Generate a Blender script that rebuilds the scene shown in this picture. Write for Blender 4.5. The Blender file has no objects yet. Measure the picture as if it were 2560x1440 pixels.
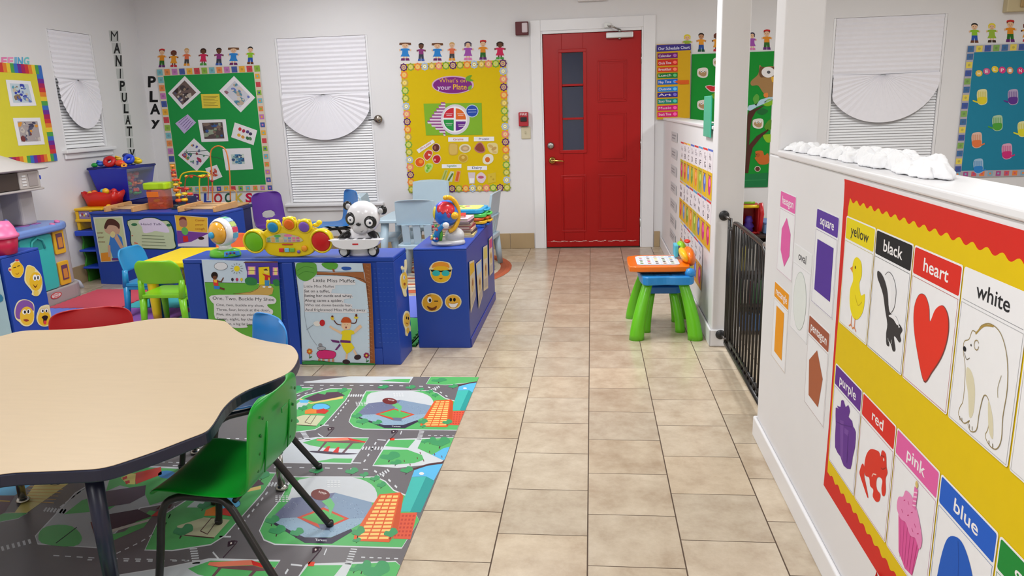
import bpy, math, random
from mathutils import Vector, Matrix
SC = bpy.context.scene
COL = SC.collection
R = random.Random(7)
V = Vector
# ---------------------------------------------------------------- camera
CF = 1861.546                      # focal length in pixels of a 2560 px wide frame
CC = V((0.0, 0.0, 1.36351))
CR = V((0.9941438, 0.1031891, -0.0320948))
CU = V((0.0068995, 0.2357816, 0.9717816))
CW = V((-0.1078446, 0.9663121, -0.2336889))
cd = bpy.data.cameras.new('camera'); cam = bpy.data.objects.new('camera', cd); COL.objects.link(cam)
cd.sensor_fit = 'HORIZONTAL'; cd.sensor_width = 36.0; cd.lens = 36.0 * CF / 2560.0
cd.clip_start = 0.05; cd.clip_end = 60
cam.matrix_world = Matrix(((CR.x, CU.x, -CW.x, CC.x), (CR.y, CU.y, -CW.y, CC.y), (CR.z, CU.z, -CW.z, CC.z), (0, 0, 0, 1)))
SC.camera = cam
# ---------------------------------------------------------------- world, light, exposure
wd = bpy.data.worlds.new('world'); SC.world = wd; wd.use_nodes = True
wd.node_tree.nodes['Background'].inputs[0].default_value = (0.02, 0.03, 0.06, 1)
wd.node_tree.nodes['Background'].inputs[1].default_value = 1.0
SC.view_settings.view_transform = 'Standard'
try: SC.view_settings.look = 'None'
except Exception: pass
SC.view_settings.gamma = 1.0; SC.view_settings.use_curve_mapping = False
SC.view_settings.exposure = 0.34
XL, XRR, YB, YF, ZC = -4.46, 5.6, 7.328, -2.6, 2.72     # room
LAMPS = [(-3.0, 0.3, 20), (-3.0, 3.7, 30), (-0.4, 0.7, 27), (-0.4, 4.4, 40), (2.7, 0.8, 34), (2.7, 4.6, 46), (-2.4, 5.9, 18), (-1.6, -1.3, 18)]
for lx, ly, pw in LAMPS:
    ld = bpy.data.lights.new('ceiling_lamp', 'AREA'); ld.shape = 'RECTANGLE'; ld.size = 0.56; ld.size_y = 1.16
    ld.energy = pw; ld.color = (0.965, 0.985, 1.0)
    lo = bpy.data.objects.new('ceiling_lamp', ld); COL.objects.link(lo); lo.location = (lx, ly, ZC - 0.035)
# ---------------------------------------------------------------- helpers
def up(px, py, ax, val):
    d = CW + CR * ((px - 1280) / CF) - CU * ((py - 720) / CF)
    i = 'xyz'.index(ax); return CC + d * ((val - CC[i]) / d[i])
def lin(c):
    o = []
    for v in c[:3]:
        v /= 255.0; o.append(v / 12.92 if v <= 0.04045 else ((v + 0.055) / 1.055) ** 2.4)
    return (*o, 1.0)
MT = {}
def mat(c, r=0.5, m=0.0, kind='', name=None, **k):
    key = (tuple(c), r, m, kind, tuple(sorted(k.items())))
    if key in MT: return MT[key]
    M = bpy.data.materials.new(name or (kind or 'paint')); M.use_nodes = True
    nt = M.node_tree; b = nt.nodes['Principled BSDF']
    b.inputs['Base Color'].default_value = lin(c); b.inputs['Roughness'].default_value = r; b.inputs['Metallic'].default_value = m
    if kind == 'paper': b.inputs['Specular IOR Level'].default_value = .2
    if 'spec' in k: b.inputs['Specular IOR Level'].default_value = k['spec']
    if 'coat' in k: b.inputs['Coat Weight'].default_value = k['coat']; b.inputs['Coat Roughness'].default_value = 0.12
    if 'sss' in k: b.inputs['Subsurface Weight'].default_value = k['sss']; b.inputs['Subsurface Radius'].default_value = (.02, .02, .02)
    if 'alpha' in k: b.inputs['Alpha'].default_value = k['alpha']
    if 'trans' in k: b.inputs['Transmission Weight'].default_value = k['trans']; b.inputs['IOR'].default_value = 1.2
    if 'em' in k: b.inputs['Emission Color'].default_value = lin(k.get('emc', c)); b.inputs['Emission Strength'].default_value = k['em']
    # a little procedural life: mottled tone and a fine bump
    sc, amt, bmp = dict(wall=(6, .02, .02), plastic=(14, .03, .01), paper=(30, .03, .01), wood=(5, .12, .02), fluff=(60, .02, .25), lam=(8, .05, .0)).get(kind, (12, .03, .01))
    tc = nt.nodes.new('ShaderNodeTexCoord'); nz = nt.nodes.new('ShaderNodeTexNoise'); nz.inputs['Scale'].default_value = sc; nz.inputs['Detail'].default_value = 4
    if kind in ('wood', 'lam'):
        mp = nt.nodes.new('ShaderNodeMapping'); mp.inputs['Scale'].default_value = (1, 7, 7); nt.links.new(tc.outputs['Object'], mp.inputs[0]); nt.links.new(mp.outputs[0], nz.inputs[0])
    else: nt.links.new(tc.outputs['Object'], nz.inputs[0])
    mr = nt.nodes.new('ShaderNodeMapRange'); mr.inputs[3].default_value = 1 - amt; mr.inputs[4].default_value = 1 + amt
    nt.links.new(nz.outputs[0], mr.inputs[0])
    mx = nt.nodes.new('ShaderNodeVectorMath'); mx.operation = 'SCALE'; mx.inputs[0].default_value = lin(c)[:3]
    nt.links.new(mr.outputs[0], mx.inputs['Scale']); nt.links.new(mx.outputs[0], b.inputs['Base Color'])
    if bmp:
        bp = nt.nodes.new('ShaderNodeBump'); bp.inputs['Strength'].default_value = bmp; bp.inputs['Distance'].default_value = 0.01
        nt.links.new(nz.outputs[0], bp.inputs['Height']); nt.links.new(bp.outputs[0], b.inputs['Normal'])
    MT[key] = M; return M
def pl(c, r=0.35, **k): return mat(c, r, 0, 'plastic', **k)
def pa(c, r=0.6): return mat(c, r, 0, 'paper')
WL = {}
class MB:
    """collects geometry and links it as ONE mesh object"""
    def __init__(s, m=None): s.v = []; s.f = []; s.m = []; s.ms = []; s.cur = m; s.smooth = False; s.sm = []
    def mi(s, m):
        m = m or s.cur
        if m not in s.ms: s.ms.append(m)
        return s.ms.index(m)
    def face(s, ids, m=None): s.f.append(list(ids)); s.m.append(s.mi(m)); s.sm.append(s.smooth)
    def vert(s, p): s.v.append(tuple(p)); return len(s.v) - 1
    def poly(s, pts, m=None): s.face([s.vert(p) for p in pts], m); return s
    def box(s, x0, x1, y0, y1, z0, z1, m=None):
        i = [s.vert(p) for p in ((x0, y0, z0), (x1, y0, z0), (x1, y1, z0), (x0, y1, z0), (x0, y0, z1), (x1, y0, z1), (x1, y1, z1), (x0, y1, z1))]
        for q in ((3, 2, 1, 0), (4, 5, 6, 7), (0, 1, 5, 4), (1, 2, 6, 5), (2, 3, 7, 6), (3, 0, 4, 7)): s.face([i[k] for k in q], m)
        return s
    def prism(s, pts, h, m=None, mside=None):
        """pts: 3-D outline (ccw seen from the +h side), h: extrusion vector"""
        h = V(h); a = [s.vert(p) for p in pts]; b = [s.vert(V(p) + h) for p in pts]; n = len(a)
        s.face(a[::-1], mside or m); s.face(b, m)
        for i in range(n): s.face((a[i], a[(i + 1) % n], b[(i + 1) % n], b[i]), mside or m)
        return s
    def rings(s, rs, m=None, cap=True, closed=False):
        ids = [[s.vert(p) for p in r] for r in rs]; n = len(ids[0])
        for a, b in list(zip(ids, ids[1:])) + ([(ids[-1], ids[0])] if closed else []):
            for i in range(n): s.face((a[i], a[(i + 1) % n], b[(i + 1) % n], b[i]), m)
        if cap and not closed: s.face(ids[0][::-1], m); s.face(ids[-1], m)
        return s
    def tube(s, pts, r, m=None, n=10, cap=True, closed=False):
        pts = [V(p) for p in pts]; rs = []; N = len(pts)
        rad = r if isinstance(r, (list, tuple)) else [r] * N
        t0 = (pts[1] - pts[0]).normalized(); a = V((0, 0, 1)) if abs(t0.z) < .9 else V((1, 0, 0))
        nx = t0.cross(a).normalized()
        for i, p in enumerate(pts):
            if closed: t = (pts[(i + 1) % N] - pts[i - 1]).normalized()
            else: t = (pts[min(i + 1, N - 1)] - pts[max(i - 1, 0)]).normalized()
            nx = (nx - t * nx.dot(t)).normalized(); ny = t.cross(nx)
            rs.append([p + (nx * math.cos(2 * math.pi * k / n) + ny * math.sin(2 * math.pi * k / n)) * rad[i] for k in range(n)])
        o = s.smooth; s.smooth = True; s.rings(rs, m, cap, closed); s.smooth = o; return s
    def lathe(s, prof, c=(0, 0, 0), ax=(0, 0, 1), m=None, n=24, sx=1, sy=1):
        """prof: (radius, height) list along ax from c"""
        ax = V(ax).normalized(); a = V((1, 0, 0)) if abs(ax.x) < .9 else V((0, 1, 0))
        e1 = (a - ax * a.dot(ax)).normalized(); e2 = ax.cross(e1); c = V(c)
        o = s.smooth; s.smooth = True
        s.rings([[c + ax * h + (e1 * math.cos(2 * math.pi * k / n) * sx + e2 * math.sin(2 * math.pi * k / n) * sy) * max(r, 1e-5) for k in range(n)] for r, h in prof], m); s.smooth = o; return s
    def ball(s, c, r, m=None, n=20, k=12, mtx=None):
        rx, ry, rz = r if isinstance(r, (list, tuple)) else (r, r, r); c = V(c); rs = []
        for j in range(k + 1):
            t = math.pi * (j / k) - math.pi / 2; q = max(math.cos(t), 1e-4)
            rr = [V((rx * q * math.cos(2 * math.pi * i / n), ry * q * math.sin(2 * math.pi * i / n), rz * math.sin(t))) for i in range(n)]
            rs.append([c + (mtx @ p if mtx else p) for p in rr])
        o = s.smooth; s.smooth = True; s.rings(rs, m); s.smooth = o; return s
    def build(s, name, parent=None, world=False, bev=0, seg=2, sub=0, solid=0, origin=None, smooth=None):
        vs = [V(p) for p in s.v]
        if parent is None:
            if origin is None:
                xs = [p.x for p in vs]; ys = [p.y for p in vs]; zs = [p.z for p in vs]
                origin = V(((min(xs) + max(xs)) / 2, (min(ys) + max(ys)) / 2, min(zs)))
            off = V(origin)
        else: off = V(WL[parent.name]) if world else V((0, 0, 0))
        me = bpy.data.meshes.new(name); me.from_pydata([p - off for p in vs], [], s.f)
        for m in s.ms: me.materials.append(m)
        me.polygons.foreach_set('material_index', s.m)
        me.polygons.foreach_set('use_smooth', s.sm if smooth is None else [smooth] * len(s.f)); me.update()
        o = bpy.data.objects.new(name, me); COL.objects.link(o)
        if parent is None: o.location = off
        else: o.parent = parent
        WL[o.name] = tuple(off) if (world or parent is None) else WL.get(parent.name, (0, 0, 0))
        if solid:
            md = o.modifiers.new('thickness', 'SOLIDIFY'); md.thickness = solid; md.offset = 0
        if bev:
            md = o.modifiers.new('edges', 'BEVEL'); md.width = bev; md.segments = seg; md.limit_method = 'ANGLE'; md.angle_limit = math.radians(40)
        if sub:
            md = o.modifiers.new('round', 'SUBSURF'); md.levels = sub; md.render_levels = sub
            me.polygons.foreach_set('use_smooth', [True] * len(s.f))
        return o
def tag(o, label=None, cat=None, group=None, kind=None):
    if label: o['label'] = label
    if cat: o['category'] = cat
    if group: o['group'] = group
    if kind: o['kind'] = kind
    return o
def thing(name, label, cat, loc, rz=0, group=None):
    o = bpy.data.objects.new(name, None); COL.objects.link(o); o.location = loc; o.rotation_euler = (0, 0, rz); o.empty_display_size = .05
    WL[o.name] = tuple(loc); return tag(o, label, cat, group)
def part(o, label): o['label'] = label; return o
def struct(o): o['kind'] = 'structure'; return o
def dup(root, loc, rz, label, group=None):
    r = root.copy(); COL.objects.link(r); r.location = loc; r.rotation_euler = (0, 0, rz); r['label'] = label
    if group: r['group'] = group
    for ch in root.children:
        c = ch.copy(); COL.objects.link(c); c.parent = r
        for g in ch.children:
            d = g.copy(); COL.objects.link(d); d.parent = c
    return r
def arc(cx, cy, r, a0, a1, n, ry=None):
    return [(cx + r * math.cos(math.radians(a0 + (a1 - a0) * i / n)), cy + (ry or r) * math.sin(math.radians(a0 + (a1 - a0) * i / n))) for i in range(n + 1)]
def el(cx, cy, rx, ry=None, n=20, rot=0):
    ry = ry or rx; c, s = math.cos(math.radians(rot)), math.sin(math.radians(rot)); o = []
    for i in range(n):
        a = 2 * math.pi * i / n; x, y = rx * math.cos(a), ry * math.sin(a); o.append((cx + x * c - y * s, cy + x * s + y * c))
    return o
def sm(pts, n=5, closed=True):
    """smooth curve through points (Catmull-Rom)"""
    o = []; N = len(pts); D = len(pts[0])
    for i in range(N if closed else N - 1):
        g = (lambda k: pts[k % N]) if closed else (lambda k: pts[min(max(k, 0), N - 1)])
        p0, p1, p2, p3 = g(i - 1), g(i), g(i + 1), g(i + 2)
        for j in range(n):
            t = j / n
            o.append(tuple(.5 * (2 * p1[q] + (p2[q] - p0[q]) * t + (2 * p0[q] - 5 * p1[q] + 4 * p2[q] - p3[q]) * t * t + (3 * p1[q] - p0[q] - 3 * p2[q] + p3[q]) * t ** 3) for q in range(D)))
    if not closed: o.append(tuple(pts[-1]))
    return o
def rrect(x0, y0, x1, y1, r, n=4):
    return arc(x1 - r, y1 - r, r, 0, 90, n) + arc(x0 + r, y1 - r, r, 90, 180, n) + arc(x0 + r, y0 + r, r, 180, 270, n) + arc(x1 - r, y0 + r, r, 270, 360, n)
_tx = {}
def text_mesh(s, bold=.012):
    if (s, bold) in _tx: return _tx[(s, bold)]
    cu = bpy.data.curves.new('t', 'FONT'); cu.body = s; cu.resolution_u = 3; cu.offset = 0 if ('M' in s or 'W' in s) else bold
    o = bpy.data.objects.new('t', cu); COL.objects.link(o)
    me = o.evaluated_get(bpy.context.evaluated_depsgraph_get()).to_mesh()
    vs = [(v.co.x, v.co.y) for v in me.vertices]; fs = [list(p.vertices) for p in me.polygons]
    bpy.data.objects.remove(o); bpy.data.curves.remove(cu)
    x0 = min(v[0] for v in vs); x1 = max(v[0] for v in vs)
    _tx[(s, bold)] = ([((x - x0) / (x1 - x0), y / .7) for x, y in vs], fs); return _tx[(s, bold)]
class Art:
    """flat printed or cut-out art lying on a real plane; quad = tl,tr,br,bl world points, units W x H with y down"""
    def __init__(s, quad, W=100, H=100, th=.0015):
        s.q = [V(p) for p in quad]; s.W = W; s.H = H; s.mb = MB(); s.th = th
        s.n = -(s.q[1] - s.q[0]).cross(s.q[3] - s.q[0]).normalized(); s.k = 0
    def p(s, x, y, h=0):
        a, b = x / s.W, y / s.H; t = s.q[0].lerp(s.q[1], a); u = s.q[3].lerp(s.q[2], a); return t.lerp(u, b) + s.n * h
    def base(s, pts, c, r=.6):
        m = c if not isinstance(c, tuple) else pa(c, r)
        P = [s.p(x, y) for x, y in pts]
        nn = V((0, 0, 0))
        for i in range(len(P)): nn += (P[i] - P[0]).cross(P[(i + 1) % len(P)] - P[0])
        if nn.dot(s.n) < 0: P = P[::-1]
        s.mb.prism(P, s.n * s.th, m); return s
    def sheet(s, c, r=.6): return s.base([(0, 0), (s.W, 0), (s.W, s.H), (0, s.H)], c, r)
    def f(s, pts, c, r=.6):
        s.k += 1; h = s.th + .00010 * s.k if s.k < 14 else s.th + .0014 + .00003 * (s.k - 14)
        m = c if not isinstance(c, tuple) else pa(c, r)
        P = [s.p(x, y, h) for x, y in pts]; nn = V((0, 0, 0))
        for i in range(len(P)): nn += (P[i] - P[0]).cross(P[(i + 1) % len(P)] - P[0])
        if nn.dot(s.n) < 0: P = P[::-1]
        s.mb.poly(P, m); return s
    def rect(s, x0, y0, x1, y1, c): return s.f([(x0, y0), (x1, y0), (x1, y1), (x0, y1)], c)
    def line(s, pts, w, c):
        L = []; Q = []; n = len(pts)
        for i, (x, y) in enumerate(pts):
            a = pts[max(i - 1, 0)]; b = pts[min(i + 1, n - 1)]; dx, dy = b[0] - a[0], b[1] - a[1]; l = math.hypot(dx, dy) or 1
            L.append((x - dy / l * w / 2, y + dx / l * w / 2)); Q.append((x + dy / l * w / 2, y - dx / l * w / 2))
        s.k += 1; h = s.th + .00010 * s.k if s.k < 14 else s.th + .0014 + .00003 * (s.k - 14)
        m = pa(c) if isinstance(c, tuple) else c
        for i in range(n - 1):
            P = [s.p(*q, h) for q in (L[i], L[i + 1], Q[i + 1], Q[i])]
            if (P[1] - P[0]).cross(P[2] - P[0]).dot(s.n) < 0: P = P[::-1]
            s.mb.poly(P, m)
        return s
    def text(s, t, x0, y0, x1, h, c, y1=None, bold=.012):
        vs, fs = text_mesh(t, bold); s.k += 1; hh = s.th + .00010 * s.k if s.k < 14 else s.th + .0014 + .00003 * (s.k - 14)
        y1 = y0 if y1 is None else y1; m = pa(c) if isinstance(c, tuple) else c
        ids = [s.mb.vert(s.p(x0 + (x1 - x0) * a, y0 + (y1 - y0) * a - b * h, hh)) for a, b in vs]
        for q in fs:
            P = [V(s.mb.v[ids[i]]) for i in q[:3]]; flip = (P[1] - P[0]).cross(P[2] - P[0]).dot(s.n) < 0
            s.mb.face([ids[i] for i in (q[::-1] if flip else q)], m)
        return s
    def done(s, name, label=None, cat=None, group=None, parent=None, kind=None):
        o = s.mb.build(name, parent, world=True); return tag(o, label, cat, group, kind)
def PQ(ax, val, *px): return [up(x, y, ax, val) for x, y in px]
def PR(ax, val, l, t, r, b): return PQ(ax, val, (l, t), (r, t), (r, b), (l, b))
def wrect(x0, x1, z0, z1, y): return [V((x0, y, z1)), V((x1, y, z1)), V((x1, y, z0)), V((x0, y, z0))]
WHT, BLK = (236, 235, 236), (24, 24, 26)
# ================================================================ room shell
WALL = mat((226, 224, 225), .55, 0, 'wall', 'wall_paint'); TRIM = mat((233, 232, 234), .32, 0, 'wall', 'trim_paint')
S = .29681; XA = -0.0220
def floor_material():
    M = bpy.data.materials.new('ceramic_tile'); M.use_nodes = True; nt = M.node_tree; b = nt.nodes['Principled BSDF']
    at = nt.nodes.new('ShaderNodeAttribute'); at.attribute_name = 'tile'
    tc = nt.nodes.new('ShaderNodeTexCoord')
    n1 = nt.nodes.new('ShaderNodeTexNoise'); n1.inputs['Scale'].default_value = 7; n1.inputs['Detail'].default_value = 9; n1.inputs['Roughness'].default_value = .68
    ad = nt.nodes.new('ShaderNodeVectorMath'); ad.operation = 'MULTIPLY_ADD'; ad.inputs[1].default_value = (9, 9, 9)
    nt.links.new(at.outputs['Vector'], ad.inputs[0]); nt.links.new(tc.outputs['Object'], ad.inputs[2]); nt.links.new(ad.outputs[0], n1.inputs[0])
    cr = nt.nodes.new('ShaderNodeValToRGB'); e = cr.color_ramp.elements
    e[0].position = .3; e[0].color = lin((176, 156, 132)); e[1].position = .7; e[1].color = lin((212, 197, 174))
    nt.links.new(n1.outputs[0], cr.inputs[0])
    mx = nt.nodes.new('ShaderNodeMix'); mx.data_type = 'RGBA'; mx.blend_type = 'MULTIPLY'; mx.inputs[0].default_value = 1
    nt.links.new(cr.outputs[0], mx.inputs[6]); nt.links.new(at.outputs['Color'], mx.inputs[7]); nt.links.new(mx.outputs[2], b.inputs['Base Color'])
    n2 = nt.nodes.new('ShaderNodeTexNoise'); n2.inputs['Scale'].default_value = 3; n2.inputs['Detail'].default_value = 4; nt.links.new(tc.outputs['Object'], n2.inputs[0])
    mr = nt.nodes.new('ShaderNodeMapRange'); mr.inputs[3].default_value = .15; mr.inputs[4].default_value = .30
    nt.links.new(n2.outputs[0], mr.inputs[0]); nt.links.new(mr.outputs[0], b.inputs['Roughness'])
    b.inputs['Specular IOR Level'].default_value = .6
    bp = nt.nodes.new('ShaderNodeBump'); bp.inputs['Strength'].default_value = .12; bp.inputs['Distance'].default_value = .004
    nt.links.new(n1.outputs[0], bp.inputs['Height']); nt.links.new(bp.outputs[0], b.inputs['Normal'])
    return M
def floor():
    tile = floor_material(); grout = mat((92, 74, 60), .85, 0, 'wall', 'grout')
    mb = MB(tile); cols = []
    offs = {0: .2418, -1: .1073, 1: .10, 2: .225, -2: .24}
    mb.box(XL - .1, XRR + .1, YF - .1, YB + .1, -.06, -.0015, grout); cols += [(1, 1, 1)] * 6
    k = -15
    while XA + k * S < XRR + .1:
        xa, xb = XA + k * S + .0012, XA + (k + 1) * S - .0012
        oy = offs.get(k, .1073 if k % 2 else .2418) + YF - .3 - (YF - .3) % S
        n = 0
        while oy + n * S < YB + .1:
            ya, yb = oy + n * S + .0007, oy + (n + 1) * S - .0007; n += 1
            g = R.uniform(.9, 1.04); w = R.uniform(-.02, .02); cl = (g + w, g, g - w * 1.3)
            i = [mb.vert(p) for p in ((xa, ya, -.001), (xb, ya, -.001), (xb, yb, -.001), (xa, yb, -.001), (xa + .001, ya + .0008, 0), (xb - .001, ya + .0008, 0), (xb - .001, yb - .0008, 0), (xa + .001, yb - .0008, 0))]
            for q in ((4, 5, 6, 7), (0, 1, 5, 4), (1, 2, 6, 5), (2, 3, 7, 6), (3, 0, 4, 7)): mb.face([i[j] for j in q], tile if q[0] == 4 else grout); cols.append(cl)
        k += 1
    o = mb.build('floor', origin=(0, 0, 0)); a = o.data.attributes.new('tile', 'FLOAT_COLOR', 'CORNER'); d = []
    for p, c in zip(o.data.polygons, cols): d += [c[0], c[1], c[2], 1] * p.loop_total
    a.data.foreach_set('color', d); struct(o)
floor()
T = .14
# windows: x0,x1,z0,z1 on the back wall
W2 = (-3.065, -2.135, .50, 2.10); W3 = (2.17, 3.14, .50, 2.06); DO = (-.470, .480, 0, 2.05)
mb = MB(WALL)
xs = [XL - T, W2[0], W2[1], DO[0], DO[1], W3[0], W3[1], XRR + T]
for a, b in ((0, 1), (2, 3), (4, 5), (6, 7)): mb.box(xs[a], xs[b], YB, YB + T, 0, ZC)
for w in (W2, W3): mb.box(w[0], w[1], YB, YB + T, 0, w[2]); mb.box(w[0], w[1], YB, YB + T, w[3], ZC)
mb.box(DO[0], DO[1], YB, YB + T, DO[3], ZC)
struct(mb.build('wall_back'))
W1 = (6.02, 6.60, 1.15, 2.13)          # y0,y1,z0,z1 on the left wall
mb = MB(WALL)
mb.box(XL - T, XL, YF, W1[0], 0, ZC).box(XL - T, XL, W1[1], YB, 0, ZC).box(XL - T, XL, W1[0], W1[1], 0, W1[2]).box(XL - T, XL, W1[0], W1[1], W1[3], ZC)
struct(mb.build('wall_left'))
struct(MB(WALL).box(XRR, XRR + T, YF, YB, 0, ZC).build('wall_right'))
struct(MB(WALL).box(XL - T, XRR + T, YF - T, YF, 0, ZC).build('wall_front'))
struct(MB(mat((225, 225, 224), .8, 0, 'wall', 'ceiling_paint')).box(XL - T, XRR + T, YF - T, YB + T, ZC, ZC + .08).build('ceiling'))
# low partition walls with posts
PX0, PX1 = .675, .812
mb = MB(WALL); mb.box(PX0, PX1, -.6, 2.97, 0, 1.165).box(PX0, PX1, 2.835, 2.97, 1.165, ZC)
struct(mb.build('wall_near_partition', bev=.006))
struct(MB(TRIM).box(PX0 - .006, PX1 + .012, -.6, 2.83, 1.165, 1.187).build('trim_1', bev=.006, seg=3))
mb = MB(WALL); mb.box(PX0, PX1 + .015, 4.185, 4.335, 0, ZC).box(PX0 + .003, PX1, 4.335, YB, 0, 1.215)
struct(mb.build('wall_far_partition', bev=.006))
struct(MB(TRIM).box(PX0 - .006, PX1 + .012, 4.34, YB, 1.215, 1.236).build('trim_2', bev=.006, seg=3))
def baseboard(name, rects, z=.088):
    mb = MB(TRIM)
    for x0, x1, y0, y1 in rects: mb.box(x0, x1, y0, y1, 0, z)
    return struct(mb.build(name, bev=.007, seg=3))
baseboard('baseboard_near_partition', [(PX0 - .014, PX0 - .0005, -.6, 2.984), (PX0 - .014, PX1 + .014, 2.9705, 2.984), (PX1 + .0005, PX1 + .014, -.6, 2.984)])
baseboard('baseboard_far_partition', [(PX0 - .014, PX0 - .0005, 4.171, YB - .02), (PX0 - .014, PX1 + .03, 4.171, 4.1845), (PX1 + .0155, PX1 + .03, 4.171, 4.35), (PX1 + .0005, PX1 + .014, 4.352, YB - .02)], .1)
TB = mat((176, 152, 116), .35, 0, 'wall', 'base_tile')
mb = MB(TB)
x = XL + .012
def bt(x0, x1):
    x = x0
    while x < x1 - .01:
        mb.box(x + .001, min(x + .33, x1) - .001, YB - .012, YB - .0005, 0, .155); x += .33
bt(XL + .012, -.575); bt(.60, PX0 - .018); bt(PX1 + .018, XRR - .02)
struct(mb.build('baseboard_back', bev=.003))
mb = MB(TB)
y = YF + .02
while y < YB - .02: mb.box(XL + .0005, XL + .012, y, min(y + .33, YB - .013) - .002, 0, .155); y += .33
struct(mb.build('baseboard_left', bev=.003))
# ---------------------------------------------------------------- the red door
RED = mat((168, 10, 10), .34, 0, 'wall', 'red_gloss_paint', spec=.3)
def door():
    d = thing('door_1', None, None, (0.005, YB, 0)); struct(d)
    x0, x1, y = -.452, .462, YB - .005
    lx0, lx1 = up(1405, 200, 'y', YB).x, up(1458, 200, 'y', YB).x
    lz = [(up(1430, t, 'y', YB).z, up(1430, b, 'y', YB).z) for t, b in ((131, 210), (217, 294), (299, 375))]
    mb = MB(RED)
    mb.box(x0, lx0, y, y + .045, .012, 2.03).box(lx1, x1, y, y + .045, .012, 2.03).box(lx0, lx1, y, y + .045, .012, lz[2][1]).box(lx0, lx1, y, y + .045, lz[0][0], 2.03)
    mb.box(lx0, lx1, y, y + .045, lz[1][1] - .02, lz[1][1]).box(lx0, lx1, y, y + .045, lz[0][1] - .02, lz[0][1])
    # lite moulding
    for a, b, c, e in ((lx0 - .03, lx1 + .03, lz[0][0], lz[0][0] + .03), (lx0 - .03, lx1 + .03, lz[2][1] - .03, lz[2][1]), (lx0 - .03, lx0, lz[2][1], lz[0][0]), (lx1, lx1 + .03, lz[2][1], lz[0][0])):
        mb.box(a, b, y - .012, y, c, e)
    o = mb.build('door_slab', d, world=True, bev=.003)
    mb = MB(RED)   # raised panels
    def panel(a, b, c, e):
        for k, (i, dep) in enumerate(((0, .006), (.018, .002), (.03, .007))): 
            q = [(a + i, b - i, c + i, e - i)][0]
            if k == 1: continue
            t = .014 if k == 0 else 0
            if k == 0:
                mb.box(q[0], q[1], y - dep, y, q[2], q[2] + t).box(q[0], q[1], y - dep, y, q[3] - t, q[3]).box(q[0], q[0] + t, y - dep, y, q[2] + t, q[3] - t).box(q[1] - t, q[1], y - dep, y, q[2] + t, q[3] - t)
            else: mb.box(q[0], q[1], y - .004, y, q[2], q[3])
    panel(.06, .33, .16, .72); panel(-.30, -.06, .16, .72); panel(.06, .33, .84, 1.30); panel(.06, .33, 1.40, 1.78)
    mb.build('raised_panel', d, world=True, bev=.003)
    mb = MB(mat((70, 10, 12), .5, 0, 'wall')); mb.box(x0, x1, y - .003, y, .012, .015, None)
    cp = MB(mat((226, 190, 180), .6)); pts = []
    for i in range(40):
        xx = x0 + .04 + i * .021
        if i % 9 == 8: continue
        cp.box(xx, xx + .021, y - .0165, y - .0125, .066 + .004 * math.sin(i * 1.3), .070 + .004 * math.sin(i * 1.3) + .003 * (i % 4 == 1))
    o = MB(RED).box(x0 + .003, x1 - .003, y - .012, y, .012, .07).build('sweep', d, world=True, bev=.004)
    cp.build('chipped_paint', o, world=True)
    gl = mat((18, 32, 64), .06, 0, 'plastic', 'night_glass', spec=1.0)
    for a, b in lz: MB(gl).box(lx0, lx1, y + .016, y + .022, b, a).build('window_pane', d, world=True)
    br = mat((205, 170, 95), .22, 1.0, 'plastic', 'brass')
    st = mat((170, 168, 164), .3, 1.0, 'plastic', 'steel')
    c = up(1381, 401, 'y', YB - .01); mb = MB(br); mb.lathe([(.036, 0), (.036, .006), (.022, .016), (.013, .02), (.013, .05), (.015, .055), (0, .057)], c, (0, -1, 0))
    mb.tube([c + V(p) for p in ((0, -.045, 0), (.03, -.05, 0), (.07, -.05, -.002), (.1, -.046, -.006), (.115, -.038, -.012))], [.011, .011, .009, .007, .005]); mb.build('door_handle', d, world=True)
    c = up(1377, 364, 'y', YB - .01); mb = MB(st); mb.lathe([(.033, 0), (.033, .008), (.026, .016), (.02, .02), (0, .021)], c, (0, -1, 0)); mb.box(c.x - .004, c.x + .004, c.y - .03, c.y - .018, c.z - .014, c.z + .014); mb.build('deadbolt', d, world=True)
    a = up(1515, 88, 'y', YB - .03); b = up(1583, 84, 'y', YB - .03); mb = MB(mat((205, 205, 205), .3, .6, 'plastic'))
    mb.box(a.x, b.x, YB - .06, YB - .006, a.z - .03, a.z + .022); cl = mb.build('door_closer', d, world=True, bev=.008)
    mb = MB(st); px = (a.x + b.x) / 2; z = a.z + .03
    mb.tube([(px, YB - .035, z - .01), (px, YB - .035, z + .02)], .012)
    mb.tube([(px, YB - .035, z + .015), (px - .07, YB - .17, z + .03)], .008).tube([(px - .07, YB - .17, z + .03), (px - .11, YB - .03, z + .055)], .007)
    mb.box(px - .14, px - .08, YB - .045, YB - .021, z + .035, z + .075); mb.lathe([(.014, 0), (.014, .01), (0, .012)], (px, YB - .033, a.z - .031), (0, 0, -1)); mb.build('closer_arm', cl, world=True)
    mb = MB(st)
    for z in (.25, 1.0, 1.78): mb.tube([(x1 + .004, y - .006, z - .045), (x1 + .004, y - .006, z + .045)], .007)
    mb.build('hinge', d, world=True)
door()
mb = MB(TRIM)
for x0, x1 in ((-.565, -.470), (.480, .592)): mb.box(x0, x1, YB - .02, YB - .0005, 0, 2.16)
mb.box(-.47, .48, YB - .02, YB - .0005, 2.06, 2.16).box(-.470, -.455, YB - .018, YB + .05, 0, 2.06).box(.465, .480, YB - .018, YB + .05, 0, 2.06).box(-.455, .465, YB - .018, YB + .05, 2.033, 2.06)
struct(mb.build('trim_3', bev=.004))
struct(MB(mat((60, 50, 42), .5, .3)).box(-.455, .465, YB - .02, YB + .1, 0, .011).build('trim_4'))
struct(MB(WALL).box(-.6, .6, YB + T + .01, YB + T + .05, 0, 2.2).build('wall_behind_door'))
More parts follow.
